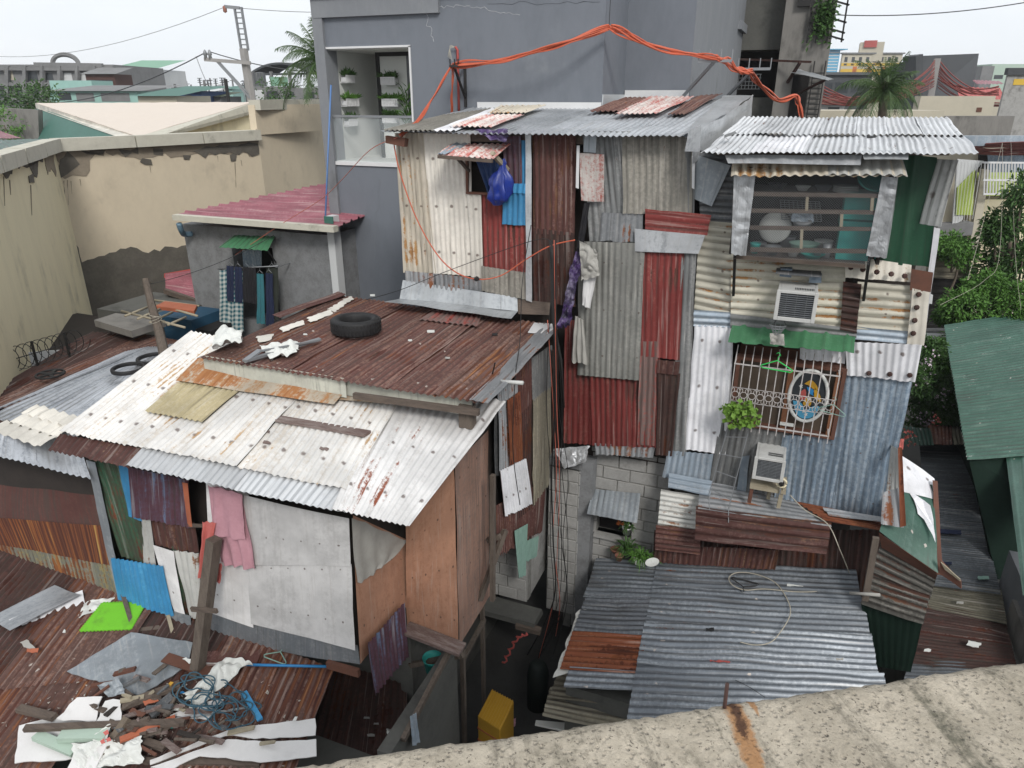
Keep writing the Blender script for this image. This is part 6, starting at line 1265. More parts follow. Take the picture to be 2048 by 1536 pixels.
for i in range(3):
    t=i/3; A_,B_,C_,E_=P(75,812,z=4.52),P(168,838,z=4.52),P(85,896,z=4.48),P(-15,862,z=4.48)
    sheet('tile_sheet',[A_.lerp(E_,t),B_.lerp(C_,t),B_.lerp(C_,t+.36),A_.lerp(E_,t+.36)],'cream_sheet',lh,pitch=.19,amp=.022,off=.02+.03*(2-i)*0-.0,bend=.01)
# left long roofs
lg=root('long_silver_roof_shed','long shed with bright silver corrugated roofing and two thin tyres','shed',(-9.5,6.5,0)); wallbox('wall',-11.6,-8.2,5.9,8.5,0,4.0,'darkwood',lg)
ZS=4.35
def LS(px,mat,z=ZS,par=lg,**k): return sheet('roof_sheet',[P(px[i],px[i+1],z=z) for i in range(0,8,2)],mat,par,**k)
LS([300,693,345,693,120,842,-40,838],'silver_roof'); LS([340,690,398,693,330,800,60,880],'silver_roof',4.36,off=.02); LS([252,705,300,694,120,770,-30,830],'silver_roof',4.36,off=.012)
lrr=root('rusty_left_shed','dark rusty corrugated roofs along the foot of the cream wall','shed',(-11,8,0)); wallbox('wall',-14,-10.6,7.2,10.2,0,3.9,'darkwood',lrr)
LS([186,662,300,670,60,792,-70,812],'dark_rust',4.2,lrr); LS([288,668,395,690,220,712,60,780],'rust_roof',4.22,lrr,off=.01); LS([222,700,300,694,60,812,-70,828],'rust_roof',4.24,lrr,off=.02); LS([-60,800,60,812,60,850,-60,850],'rust_roof',4.15,lrr); LS([-60,840,20,826,60,905,-60,905],'dark_rust',4.1,lrr)
tyre(P(257,741,z=4.42),(0,0,1),.235,.19,'thin black scooter tyre on the silver roof, left of the pair',.06); tyre(P(306,721,z=4.42),(0,0,1),.235,.19,'thin black scooter tyre beside the leaning pole',.06)
o=tyre(P(101,750,z=4.38),(0,0,1),.2,.17,'dark spoked plastic wheel lying on the rusty left roof',.03,spokes=5); o['category']='wheel'
lp=root('wooden_pole','weathered wooden pole leaning above the silver roof','pole',P(336,742,z=4.3)); MB().tube([P(336,742,z=4.35),P(318,660,y=7.9),P(303,610,y=8.05),P(291,558,y=8.2)],[.085,.07,.06,.05],8).go('pole','old_wood',lp)
m=MB(); c=P(312,640,y=7.95)
for k_ in range(5): m.tube([c+Vector((math.cos(t)*.085,math.sin(t)*.085,.03*math.sin(t+k_)+.02*k_)) for t in [q*.7 for q in range(10)]],.004,4)
m.go('tie_wire','pale_cable',lp)
rk=root('bamboo_rack','rack of thin bamboo sticks behind the leaning pole','rack',P(310,630,z=4.7))
for a,b in (((243,622),(370,655)),((310,608),(395,632)),((250,632),(300,612)),((275,638),(320,618)),((300,645),(345,624)),((335,650),(372,634)),((305,600),(398,612))): tube('stick',[P(*a,z=4.75),P(*b,z=4.75)],.02,'light_wood',rk)
tag(plate('orange_board',[P(310,612,z=4.78),P(330,602,z=4.78),P(394,610,z=4.78),P(388,622,z=4.78)],.06,'orange_board'),'orange board lying on the blue shed','board')
sl_=root('slab_shed','dark shed with a grey slab top under the bamboo rack','shed',P(240,660,z=4)); plate('slab',[P(188,640,z=4.5),P(232,626,z=4.5),P(330,640,z=4.5),P(262,662,z=4.5)],.12,'raw_concrete',sl_)
wallbox('wall',-12.6,-10.9,9.6,11,0,4.3,'raw_concrete_dark',sl_)
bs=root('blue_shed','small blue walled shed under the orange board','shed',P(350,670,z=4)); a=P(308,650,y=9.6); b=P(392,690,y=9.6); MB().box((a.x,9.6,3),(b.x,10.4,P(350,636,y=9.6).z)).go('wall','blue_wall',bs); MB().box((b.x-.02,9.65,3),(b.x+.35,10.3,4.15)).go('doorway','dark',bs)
pk=root('pink_lean_to','small lean-to with a faded red corrugated roof beside the grey house','shed',P(365,580,y=10.8)); 
sheet('roof_sheet',[P(330,548,y=11.6),P(392,540,y=11.6),P(396,602,y=10.8),P(332,582,y=10.8)],'pink_roof',pk,'h'); plate('fascia',[P(328,547,y=11.62),P(392,536,y=11.62),P(392,545,y=11.6),P(328,556,y=11.6)],.03,'far_red',pk); MB().beam(P(330,582,y=10.78),P(396,604,y=10.78),.08,.1).go('edge_beam','old_wood_x',pk)
wallbox('wall',P(332,600,y=11).x,P(390,600,y=11).x,11.0,11.5,2,4.2,'dark',pk)
# barbed wire and pale parapet at left
bwz=root('razor_wire','coil of barbed wire above the pale wall at the left','barbed wire',P(70,760,z=4.3)); m=MB(); A_,B_=P(-30,735,z=4.35),P(160,680,z=4.45); pts=[]
for i in range(240): t=i/239; a=t*2*math.pi*13; c=A_.lerp(B_,t); pts.append(c+Vector((.1*math.cos(a),.18*math.cos(a)*.6,.2*math.sin(a)+.0)))
MB().tube(pts,.006,4).go('coil','black_cable',bwz); MB().tube([A_,B_],.008,4).go('line_wire','black_cable',bwz)
for t in (.15,.5,.85): c=A_.lerp(B_,t); MB().beam(c-Vector((0,0,.55)),c+Vector((0,0,.2)),.03).go('post','black_iron',bwz)
pw=root('pale_wall','low pale blue white wall under the barbed wire','wall',P(60,760,z=4)); wa,wb=P(-40,760,z=4.1),P(150,690,z=4.1); wn=(wb-wa).cross(Vector((0,0,1))).normalized(); wn=-wn if wn.dot(CAM-wa)<0 else wn
plate('wall',[P(u,v,pl=(wa,wn)) for u,v in ((-40,812),(-40,712),(128,700),(150,685),(140,702),(40,770))],.06,'far_white',pw)
_t=P(4,748,z=4.25); tag(MB().box((_t.x-.2,_t.y-.1,_t.z-.1),(_t.x+.08,_t.y+.1,_t.z+.12)).go('green_tub','mint_paint'),'mint green tub at the far left edge below the barbed wire','tub')
# ================================================================= small grey house with pink roof
sh=root('grey_house','small rough grey rendered house with a pink ribbed roof','house',(-9.5,10.6,0)); YH=10.6
hx0,hx1=P(384,560,y=YH).x,P(668,560,y=YH).x; ht=P(500,458,y=YH).z
wx0,wx1,wz1,wz0=P(470,540,y=YH).x,P(550,540,y=YH).x,P(500,492,y=YH).z,P(500,640,y=YH).z
m=MB(); m.box((hx0,YH,2),(wx0,YH+4,ht)); m.box((wx1,YH,2),(hx1,YH+4,ht)); m.box((wx0,YH+.001,wz1),(wx1,YH+4,ht-.001)); m.box((wx0,YH+.001,2),(wx1,YH+4,wz0)); m.go('wall','grey_render',sh)
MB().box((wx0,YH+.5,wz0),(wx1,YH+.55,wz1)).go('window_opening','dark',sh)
ez=P(500,446,y=YH-.3); gl,gr_=P(350,434,y=YH-.35),P(672,458,y=YH-.35)
sheet('roof',[Vector((gl.x,16.5,gl.z+.12)),Vector((XL-.1,16.5,gl.z+.12)),Vector((gr_.x,YH-.3,gl.z+.04)),Vector((gl.x,YH-.3,gl.z+.04))],'pink_roof',sh,'h',box=True,pitch=.3,amp=.04,th=.01)
MB().beam(gl,gr_,.14,.1).go('gutter','coping',sh)
tag(tube('drain_pipe',spline([P(358,447,y=YH-.4),P(362,460,y=YH-.35),P(368,468,y=YH-.2),P(384,468,y=YH-.05)],4),.055,'pvc_slate'),'blue grey elbow drain pipe under the left gutter end','pipe')
MB().box((hx1+.02,YH-.1,3),(hx1+.16,YH+.1,P(680,432,y=YH).z)).go('corner_trim','far_white',sh); MB().box((hx1+.0,YH-.12,P(680,455,y=YH).z),(hx1+.18,YH-.1,P(680,432,y=YH).z)).go('trim_cap','far_greenroof',sh)
aw2=root('window_awning','faded green ribbed awning over the grey house window','awning',P(495,490,y=YH)); sheet('awning',[P(470,470,y=YH-.02),P(550,472,y=YH-.02),P(534,501,y=YH-.55),P(438,495,y=YH-.55)],'green_awning',aw2,pitch=.12,amp=.008); bpy.data.objects[aw2.children[0].name].data.materials[0]=MATS['olive_corr'] if False else MATS['green_awning']
MB().beam(P(534,500,y=YH-.5),P(552,525,y=YH-.02),.02).go('strut','black_iron',aw2)
tag(plate('blue_cloth',[P(484,500,y=YH+.1),P(523,500,y=YH+.1),P(523,534,y=YH+.1),P(487,534,y=YH+.1)],.01,'blue_grey'),'square blue curtain in the grey house window','curtain')
rail=root('clothes_rail','thin rail carrying the hanging laundry outside the grey house','rail',P(495,535,y=YH-.4)); tube('rail',[P(436,538,y=YH-.4),P(556,532,y=YH-.4)],.012,'steel',rail)
for x in (P(440,540,y=YH-.4),P(552,535,y=YH-.4)): MB().beam(x,x+Vector((0,.4,0)),.015).go('bracket','steel',rail)
def garment(u0,v0,u1,v1,mat,lab,y=YH-.42,f=2,uvm=1):
    r=root('garment',lab,'garment',P((u0+u1)/2,v1,y=y)); d=(v1-v0)*.12
    draped('cloth',[P(u0+3,v0,y=y),P(u1-3,v0+2,y=y),P(u1,v1,y=y),P(u0+4,v1-2,y=y)],mat,r,f,.03,nu=14,nv=10,jag=.05)
    c=P((u0+u1)/2,v0,y=y); MB().tube([c+Vector((-.06,0,0)),c+Vector((0,0,.05)),c+Vector((.06,0,0)),c+Vector((0,0,.05)),c+Vector((.01,0,.09))],.004,4).go('hanger','steel',r); return r
garment(436,538,488,664,'check_cloth','long blue and white checked cloth, leftmost of the laundry',f=2,y=YH-.4)
garment(450,530,470,604,'navy_cloth','navy shirt beside the checked cloth'); garment(466,532,486,606,'navy_cloth','second navy shirt, slightly darker, next to the black ones'); garment(482,532,502,606,'black_cloth','black shirt in the middle of the laundry'); garment(496,534,514,608,'black_cloth','black shirt left of the teal garment')
garment(510,546,530,648,'teal_cloth','teal patterned garment hanging lower than the shirts'); garment(528,545,548,650,'navy_cloth','dark plaid garment right of the teal one'); garment(530,532,558,640,'olive_cloth','dark olive jacket, rightmost of the laundry',y=YH-.36)
tag(tube('blue_pipe',[P(662,170,y=GY-.3),P(655,330,y=GY-.5),P(650,455,y=GY-.8)],.015,'pvc_blue'),'thin blue pipe running down the left corner of the grey building','pipe')
# ================================================================= alley
ag=root('alley_wall','rough grey rendered wall on the left of the dark alley','wall',(-3.2,5.5,0)); xa_=-3.1
MB().box((xa_-.15,P(810,1480,x=xa_).y-.3,0),(xa_,P(905,1300,x=xa_).y+.1,P(850,1400,x=xa_).z)).go('wall','raw_concrete_dark',ag)
MB().beam(P(806,1480,x=xa_+.03),P(905,1290,x=xa_+.03),.05,.07).go('plank','old_wood',ag)
tag(MB().lathe(P(866,1340,x=xa_-.3),[(0,0),(.09,0),(.12,.2),(.125,.2),(.12,.19),(.085,.02),(0,.02)],20).go('bucket','teal_plastic',None,True),'teal plastic bucket behind the grey alley wall','bucket')
fr2=root('dark_lower_shed','dark rusty roof low between the front shed and the alley wall','shed',P(720,1450,z=1)); sheet('roof_sheet',[P(660,1345,z=1.1),P(815,1310,z=1.1),P(812,1560,z=1.0),P(600,1560,z=1.0)],'dark_rust',fr2,'v',pitch=.09); wallbox('wall',P(660,1400,z=1).x,-3.3,3.2,5,0,.9,'dark',fr2)
tag(crumpled('plastic_scrap',[P(773,1465,z=1.12),P(798,1462,z=1.12),P(800,1490,z=1.12),P(778,1488,z=1.12)],'room_white',None,.08,.02,14,14),'pale plastic scrap on the dark lower roof','litter')
G2=lambda a,b:P(a,b,z=1.13)
for u,v,s,lab in ((733,1435,6,'small pale scrap upper on the dark lower roof'),(752,1447,5,'small pale scrap by the middle of the dark lower roof'),(742,1470,7,'grey crumpled scrap low on the dark lower roof')): bit(u,v,s,'grey_cloth',lab,G2)
tag(draped('rag_cloth',[P(820,1432,x=xa_+.06),P(832,1425,x=xa_+.06),P(840,1485,x=xa_+.08),P(826,1492,x=xa_+.08)],'blue_grey_light',None,1,.02),'bluish grey rag hanging on the alley wall plank','rag')
tc_=P(1000,1395,z=.95); dw=root('drawer_unit','yellow ribbed plastic drawer unit standing in the alley','drawer unit',(tc_.x,tc_.y,0)); zt_=.9
tp4=[P(983,1378,z=zt_),P(1028,1402,z=zt_),P(1000,1460,z=zt_),P(955,1432,z=zt_)]
m=MB(); m.add(tp4+[Vector((p.x,p.y,0)) for p in tp4],[(0,1,2,3),(0,4,5,1),(1,5,6,2),(2,6,7,3),(3,7,4,0),(4,7,6,5)]); o=m.go('body','yellow_drawer',dw); bv=o.modifiers.new('b','BEVEL'); bv.width=.015; bv.segments=2
m=MB()
for i in range(9):
    t=(i+.5)/9; m.beam(tp4[0].lerp(tp4[1],t)+Vector((0,0,.002)),tp4[3].lerp(tp4[2],t)+Vector((0,0,.002)),.012,.01)
m.go('top_ribs','yellow_drawer',dw); m=MB()
for i in range(4):
    z=.1+.2*i; a,b=tp4[3],tp4[2]; m.beam(Vector((a.x,a.y,z)),Vector((b.x,b.y,z)),.012,.02); a,b=tp4[0],tp4[3]; m.beam(Vector((a.x,a.y,z)),Vector((b.x,b.y,z)),.012,.02)
m.go('drawer_gap','orange_board',dw)
tag(MB().lathe(P(1075,1400,z=.1)-Vector((0,0,.1)),[(0,0),(.15,0),(.16,.6),(.12,.75),(.08,.8),(0,.8)],20).go('gas_drum','drum_green',None,True),'dark green drum standing in the shadow of the alley','drum')
ps=root('plastic_stool','white flat board edge lying at the alley end by the parapet','board',P(1095,1442,z=.6)); plate('board',[P(1072,1440,z=.6),P(1140,1446,z=.6),P(1135,1462,z=.6),P(1070,1448,z=.6)],.03,'room_white',ps); ps.name='white_board'
tag(crumpled('pink_bag',[P(1005,1445,z=.4),P(1032,1440,z=.4),P(1030,1458,z=.4),P(1000,1462,z=.4)],'pink_towel',None,.06,.02,12,12),'pink cloth lying behind the yellow drawer unit','cloth')
# stilts and clutter beneath plywood box
ub=root('prop_scaffold','rough timber frame propping up the plywood box over the alley','frame',(-3,6.5,0))
for a,b in (((925,1300,6.2),(930,1520,6.2)),((965,1215,6.9),(968,1420,6.9)),((925,1320,6.2),(968,1240,6.9)),((820,1330,6.0),(925,1310,6.0)),((985,950,6.4),(985,1200,6.4)),((975,1080,6.6),(1000,1072,6.6)),((960,1200,6.5),(1010,1060,6.8))): MB().beam(P(a[0],a[1],y=a[2]),P(b[0],b[1],y=b[2]),.05,.06,jit=.004).go('post','old_wood',ub)
wallbox('back_panel',-3.9,-3.72,6.0,7.1,0,2.6,'raw_concrete_dark',ub)
m=MB(); c0,c1=P(1095,1265,y=7.3),P(1000,1320,y=7.3)
pts=spline([P(1052,1268,y=7.2),P(1035,1275,y=7.2),P(1020,1300,y=7.2),P(1008,1325,y=7.2)],8); tag(MB().tube([p+Vector((.03*math.sin(i*1.5),0,.02*math.cos(i*1.5))) for i,p in enumerate(pts)],.014,6).go('coiled_hose','far_red',None,True),'red coiled hose on the ledge of the painted block wall','hose')
# black service wires down the corner
for i in range(9):
    u=1095+random.uniform(-14,30); top=P(1100+random.uniform(-8,12),random.choice([600,640,700,480]),y=8.3); pts=[top]
    for v in (800,950,1080,1200): pts.append(P(u+random.uniform(-12,14)+(10 if v>900 else 0),v,y=8.3+random.uniform(-.2,.1)))
    pts.append(P(u+random.uniform(-50,10),1260+random.uniform(0,60),y=8.2))
    tag(tube('service_wire',spline(pts,6),.005 if i else .011,'black_cable' if i not in (3,7) else 'orange_faded'),'loose service wire hanging down the corner by the block pillar','wire','tangled service wires in the corner')
tag(MB().tube([P(1102,500,y=8.5),P(1106,640,y=8.5),P(1122,720,y=8.45),P(1128,815,y=8.4)],[.018,.02,.018,.012],6).go('dark_pipe','black_iron',None,True),'dark upright pipe in the corner right of the rusty roof','pipe')
tag(tube('wire',spline([P(1105,490,y=8.5),P(1070,480,y=8.5),P(900,540,y=8.5),P(800,580,y=8.6),P(730,600,y=8.9)],6),.005,'black_cable'),'thin black wire drooping across the cream wall foot','wire')
tag(tube('wire',spline([P(1062,450,y=8.5),P(1045,560,y=8.4),P(1040,680,y=7.6),P(1030,760,y=6.6),P(1026,900,y=6.4),P(1040,1010,y=6.4)],6),.005,'black_cable'),'thin black wire dropping over the right edge of the rusty roof','wire')
tag(tube('wire',sag(P(291,570,y=8.2),P(548,470,y=9.9),.1),.005,'black_cable'),'thin wire from the leaning pole toward the pink roof','wire')
# ================================================================= cream building on the left
cb=root('cream_building','large cream plastered building with dark patches along its coping at left','building',(-16,14,0))
c0=P(0,322,z=7.2); c1=P(107,290,z=7.2); c2=P(516,270,z=7.2); c0=c1+(c0-c1)*1.9
cz=P(516,210,d=math.hypot(0,0) or (-_s*c2.x+_c*c2.y)).z
c3=P(655,207,z=cz); c3=c2+(Vector((c3.x,c3.y,7.2))-c2)*1.5
def wallseg(a,b,z0,z1,mat,par,th=.2,name='wall'):
    a=Vector((a.x,a.y,0)); b=Vector((b.x,b.y,0)); e=(b-a).normalized(); n=Vector((e.y,-e.x,0)); q=[a,b,b-n*th,a-n*th]
    return MB().add([p+Vector((0,0,z0)) for p in q]+[p+Vector((0,0,z1)) for p in q],[(3,2,1,0),(0,1,5,4),(1,2,6,5),(2,3,7,6),(3,0,4,7),(4,5,6,7)]).go(name,mat,par),(a,n)
_,pl0=wallseg(c0,c1,0,7.2,'yellow_plaster',cb); _,pl1=wallseg(c1,c2,0,7.2,'cream_plaster',cb); _,pl2=wallseg(c2,c3,0,cz,'cream_plaster',cb)  # left face gets lighter plaster, its stronger light put into the colour
MB().add([c2+Vector((0,0,0)),c2+Vector((.0,3,0)),Vector((c2.x,c2.y+3,cz)),Vector((c2.x,c2.y,cz))],[(0,1,2,3)]).go('step_wall','cream_plaster',cb)
def copingseg(a,b,z,w=.34,h=.26):
    e=(b-a).normalized(); n=Vector((e.y,-e.x,0)); a=Vector((a.x,a.y,z)); b=Vector((b.x,b.y,z)); L_=(b-a).length; k=max(1,int(L_/1.6))
    for i in range(k): MB().beam(a.lerp(b,i/k+.003)+n*.0,a.lerp(b,(i+1)/k-.003)+n*.0,w,h,(0,0,1),.006).go('coping','coping',cb)
copingseg(c0,c1,7.2); copingseg(c1,c2,7.2); copingseg(c2,c3,cz)
def patch(pts,pl,mat,h=.012,rag=.11,seg=.13): return plate('plaster_patch',[P(u,v,pl=(pl[0]+pl[1]*h,pl[1])) for u,v in pts],.01,mat,cb,rag,seg)
patch([(0,330),(92,305),(90,318),(70,340),(45,332),(20,345),(5,352),(-30,345),(-40,340)],pl0,'dark_patch'); patch([(88,306),(108,300),(112,352),(98,356),(92,330)],pl0,'mid_patch'); patch([(58,352),(68,350),(70,366),(60,366)],pl0,'dark_patch',.02,.03)
patch([(110,300),(210,292),(208,312),(180,322),(160,340),(162,352),(130,358),(118,345),(112,330)],pl1,'mid_patch'); patch([(116,318),(138,308),(158,330),(150,345),(120,350)],pl1,'dark_patch',.022,.06); patch([(155,300),(210,295),(208,310),(170,312)],pl1,'dark_patch',.022)
patch([(210,292),(515,270),(518,300),(500,315),(480,302),(400,308),(370,318),(330,306),(290,312),(270,320),(246,308),(212,308)],pl1,'mid_patch'); patch([(248,298),(276,295),(280,308),(250,310)],pl1,'dark_patch',.022); patch([(284,316),(302,318),(304,330),(290,332),(280,324)],pl1,'dark_patch',.024,.03); patch([(310,298),(326,300),(322,308),(308,306)],pl1,'dark_patch',.022)
patch([(375,302),(515,283),(519,308),(505,316),(495,306),(440,306),(400,312)],pl1,'dark_patch',.024,.05); patch([(366,310),(382,312),(380,320),(368,319)],pl1,'dark_patch',.022,.03); patch([(460,310),(475,306),(472,322),(462,322)],pl1,'dark_patch',.022,.03)
patch([(152,486),(160,492),(165,525),(262,495),(320,503),(345,495),(420,485),(430,720),(180,720),(172,640)],pl1,'dark_patch',.012,.06); patch([(127,503),(137,502),(138,510),(128,513)],pl1,'dark_patch',.012,.03)
for u,v,l in [(20,360,30),(62,370,60),(128,362,40),(135,360,50),(142,362,26),(160,358,14),(300,332,14),(470,325,50),(482,320,12),(435,312,12),(8,352,60),(110,370,80)]:
    pl=pl0 if u<107 else pl1; w_=.8; MB().plate([P(u-w_,v,pl=(pl[0]+pl[1]*.01,pl[1])),P(u+w_,v,pl=(pl[0]+pl[1]*.01,pl[1])),P(u+w_*.5+2,v+l,pl=(pl[0]+pl[1]*.01,pl[1])),P(u-w_*.2+2,v+l,pl=(pl[0]+pl[1]*.01,pl[1]))],.004,.006,.1).go('drip_stain','mid_patch',cb)
# roofs beyond it
wr_=root('pale_gable_building','building with a wide pale cream roof just beyond the cream wall','building',P(280,260,d=24)-Vector((0,0,7.6)))
t0,t1,t2,t3=P(72,206,d=34),P(505,204,d=25),P(276,273,d=20.5),P(-40,206,d=38)
sheet('roof',[t0,t1,t2,t2+Vector((-.02,0,0))],'light_cream_roof',wr_,amp=0,warp=.01,th=.1)
MB().plate([P(70,206,d=33.9),P(276,275,d=20.4),P(250,279,d=20.4),P(72,216,d=33.9)],.1).go('red_fascia','bolt_sheet',wr_); MB().plate([P(74,214,d=34),P(250,277,d=20.6),P(240,290,d=20.5),P(60,300,d=30)],.1).go('green_wall','far_greenroof',wr_)
MB().plate([P(276,273,d=20.4),P(504,206,d=24.9),P(508,221,d=24.9),P(330,268,d=20.4),P(300,280,d=20.4)],.1).go('gable_trim','coping',wr_); MB().plate([P(330,268,d=20.7),P(508,221,d=25.1),P(520,300,d=25.1),P(300,300,d=20.6)],.1).go('gable_wall','yellow_plaster',wr_)
wallbox('lower_block',-26,-17,24,30,0,6.6,'far_cream',wr_)
gg=root('green_roof_building','low building with a dull green roof at the far left','building',P(30,300,d=19)-Vector((0,0,7))); sheet('roof',[P(-40,282,d=22),P(120,276,d=22),P(230,283,d=18),P(-40,316,d=15)],'green_roof',gg,amp=.01,pitch=.2); wallbox('wall',-24,-19,8,14,0,6.6,'far_grey',gg)
tag(plate('concrete_wall',[P(-40,214,d=30),P(76,220,d=30),P(78,278,d=30),P(-40,280,d=30)],.3,'raw_concrete'),'streaked grey wall behind the dull green roof at left edge','wall')
tag(sheet('maroon_roof_piece',[P(-40,255,d=26),P(0,262,d=26),P(44,276,d=24),P(-40,276,d=24)],'pink_roof',None,amp=.01),'maroon roof corner at the far left edge','roof')
def facade(lab,u0,u1,v0,d,mat,depth=8,wins=None,roof=None,cat='building',name='building',grp=None,over=.3):
    """a far building: body from the ground up to the measured roof line, windows set on its front"""
    a,b=P(u0,v0,d=d),P(u1,v0,d=d); e=(b-a); e.z=0; L_=e.length; e=e.normalized(); n=Vector((e.y,-e.x,0)); r=root(name,lab,cat,((a.x+b.x)/2,(a.y+b.y)/2,0),grp); z1=a.z
    q=[Vector((p.x,p.y,0)) for p in (a,b)]; q=[q[0],q[1],q[1]-n*depth,q[0]-n*depth]
    MB().add(q+[p+Vector((0,0,z1)) for p in q],[(0,1,5,4),(1,2,6,5),(2,3,7,6),(3,0,4,7),(4,5,6,7)]).go('wall',mat,r)
    if roof:
        o_=over; c=[q[0]-e*o_+n*o_,q[1]+e*o_+n*o_,q[2]+e*o_,q[3]-e*o_]
        if roof[1]==0: MB().add([p+Vector((0,0,z1+.003)) for p in c]+[p+Vector((0,0,z1+.25)) for p in c],[(0,1,5,4),(1,2,6,5),(2,3,7,6),(3,0,4,7),(4,5,6,7)]).go('roof',roof[0],r)
        else: MB().add([c[0]+Vector((0,0,z1)),c[1]+Vector((0,0,z1)),c[2]+Vector((0,0,z1+roof[1])),c[3]+Vector((0,0,z1+roof[1]))],[(0,1,2,3)]).go('roof',roof[0],r)
    for (s0,s1,va,vb,mt) in (wins or []):
        za,zb=P(u0+(u1-u0)*.5,va,d=d).z,P(u0+(u1-u0)*.5,vb,d=d).z; p0=q[0]+e*L_*s0; p1=q[0]+e*L_*s1; k=[p0+n*.02,p1+n*.02,p1-n*.05,p0-n*.05]
        MB().add([p+Vector((0,0,zb)) for p in k]+[p+Vector((0,0,za)) for p in k],[(0,1,5,4),(1,2,6,5),(2,3,7,6),(3,0,4,7),(4,5,6,7),(3,2,1,0)]).go('window',mt,r)
    return r,(a,b,n)
r,_=facade('grey weathered school-like building with an arched parapet at far left','' and 0 or -120,225,129,70,'far_grey',10,[(.36,.5,140,160,'far_cream'),(.47,.52,143,162,'window_dark'),(.55,.6,146,160,'window_dark'),(.6,.66,146,160,'window_dark'),(.7,.75,147,162,'far_white'),(.78,.82,147,162,'far_white'),(.3,.36,178,196,'window_dark'),(.4,.46,178,196,'window_dark'),(.5,.56,180,200,'window_dark'),(.62,.68,180,200,'window_dark')]) if False else facade('grey weathered building with an arched parapet at far left',-120,225,129,70,'far_grey',10,[(.36,.41,140,160,'far_cream'),(.46,.55,143,162,'window_dark'),(.58,.64,146,160,'window_dark'),(.69,.75,146,162,'far_white'),(.78,.83,147,162,'far_white'),(.3,.36,178,196,'window_dark'),(.4,.46,178,196,'window_dark'),(.5,.56,180,200,'window_dark'),(.62,.68,180,200,'window_dark')])
m=MB()
for i in range(8): u=-20+i*35; m.beam(P(u,131,d=69.7),P(u,204,d=69.7),.35,.3)
for v in (137,168,200): m.beam(P(-80,v,d=69.75),P(224,v+1,d=69.75),.3,.3)
m.go('pilaster','far_grey',r)
m=MB(); c=P(132,130,d=69.8); ar=[]
for k_ in range(13): t=math.pi*k_/12; ar.append(c+Vector((_c*1.15*math.cos(t),_s*1.15*math.cos(t),.75*math.sin(t)+.1)))
m.tube(ar,.2,6); m.beam(P(70,129,d=69.8),P(205,131,d=69.8),.4,.35); m.go('parapet_arch','far_grey',r)
facade('building with dark brown balconies under the grey arched block',170,228,148,66,'dark_rust',3,[(.1,.9,160,172,'window_dark')],('far_grey',.6),name='building')
facade('office block with a green roof and two rows of windows',222,308,138,85,'far_white',8,[(.05,.95,144,160,'far_grey'),(.1,.3,168,178,'window_dark'),(.36,.55,168,178,'window_dark'),(.6,.78,168,178,'window_dark'),(.82,.94,168,178,'window_dark')],('far_green',1.2))
tag(plate('billboard',[P(306,144,d=90),P(322,144,d=90),P(326,174,d=90),P(310,174,d=90)],.3,'far_white'),'pale blank billboard beside the green roofed office block','billboard')
facade('pale teal house with a tin roof and balcony railing',97,275,182,48,'far_teal',6,[(.1,.24,186,200,'window_dark'),(.3,.5,186,203,'far_grey'),(.58,.9,186,203,'far_grey')],('far_grey',.4))
facade('mint green wall block above the pale teal house',98,182,161,56,'far_teal',3)
facade('house with a light green sloping roof',275,352,192,44,'far_cream',5,None,('far_greenroof',.45)); facade('navy blue house with a green roof',320,402,182,50,'far_navy',5,[(.6,.75,190,198,'window_dark')],('far_greenroof',.35)); facade('small dark olive roofed house right of the navy house',398,440,193,52,'far_grey',4,None,('green_brown',.3))
# distant skyline, left of the grey building and right of it
random.seed(11)
k_=0
for i in range(46):
    left=i<30; u=random.uniform(300,640) if left else random.uniform(1640,2060); d=random.uniform(80,420); w_=random.uniform(10,26); v=random.uniform(172,188) if left else random.uniform(150,186)
    facade('low pale building in the hazy distant skyline',u,u+w_,v,d,random.choice(['far_white','far_cream','far_grey','far_mint','far_teal']),max(4,d*.04),[(.15,.35,v+3,v+6,'window_dark'),(.55,.8,v+3,v+6,'window_dark')] if w_>14 else None,(random.choice(['far_grey','far_greenroof','far_red','far_white']),.01*d*.4),grp='distant skyline houses',name='distant_house')
for i in range(22):
    u=random.uniform(300,640) if i<14 else random.uniform(1650,2040); d=random.uniform(60,170); c=P(u,random.uniform(176,184),d=d); r=root('roof_aerial','thin television aerial sticking up among the distant roofs','aerial',(c.x,c.y,0),'distant aerials'); t_=c+Vector((0,0,d*.012)); MB().beam(Vector((c.x,c.y,0)),t_,.0012*d).go('mast','far_dark',r); m=MB()
    for k3 in range(3): m.beam(t_+Vector((-.4*_c,-.4*_s,-.35*k3)),t_+Vector((.4*_c,.4*_s,-.35*k3)),.0008*d)
    m.go('rods','far_dark',r)
for i in range(9):
    u=330+i*19+random.uniform(-6,6); d=random.uniform(60,160); a=P(u,random.uniform(155,172),d=d); r=root('distant_pole','thin pole standing in the distant skyline','pole',(a.x,a.y,0),'thin poles in the skyline'); MB().beam(Vector((a.x,a.y,0)),a,.18).go('shaft','far_grey',r); MB().beam(a+Vector((-.5,0,-.4)),a+Vector((.5,0,-.4)),.1).go('crossarm','far_grey',r)
tag(MB().beam(Vector((P(452,160,d=40).x,P(452,160,d=40).y,0)),P(451,158,d=40),.12).go('dark_pole','black_iron'),'dark thin pole left of the utility pole','pole')
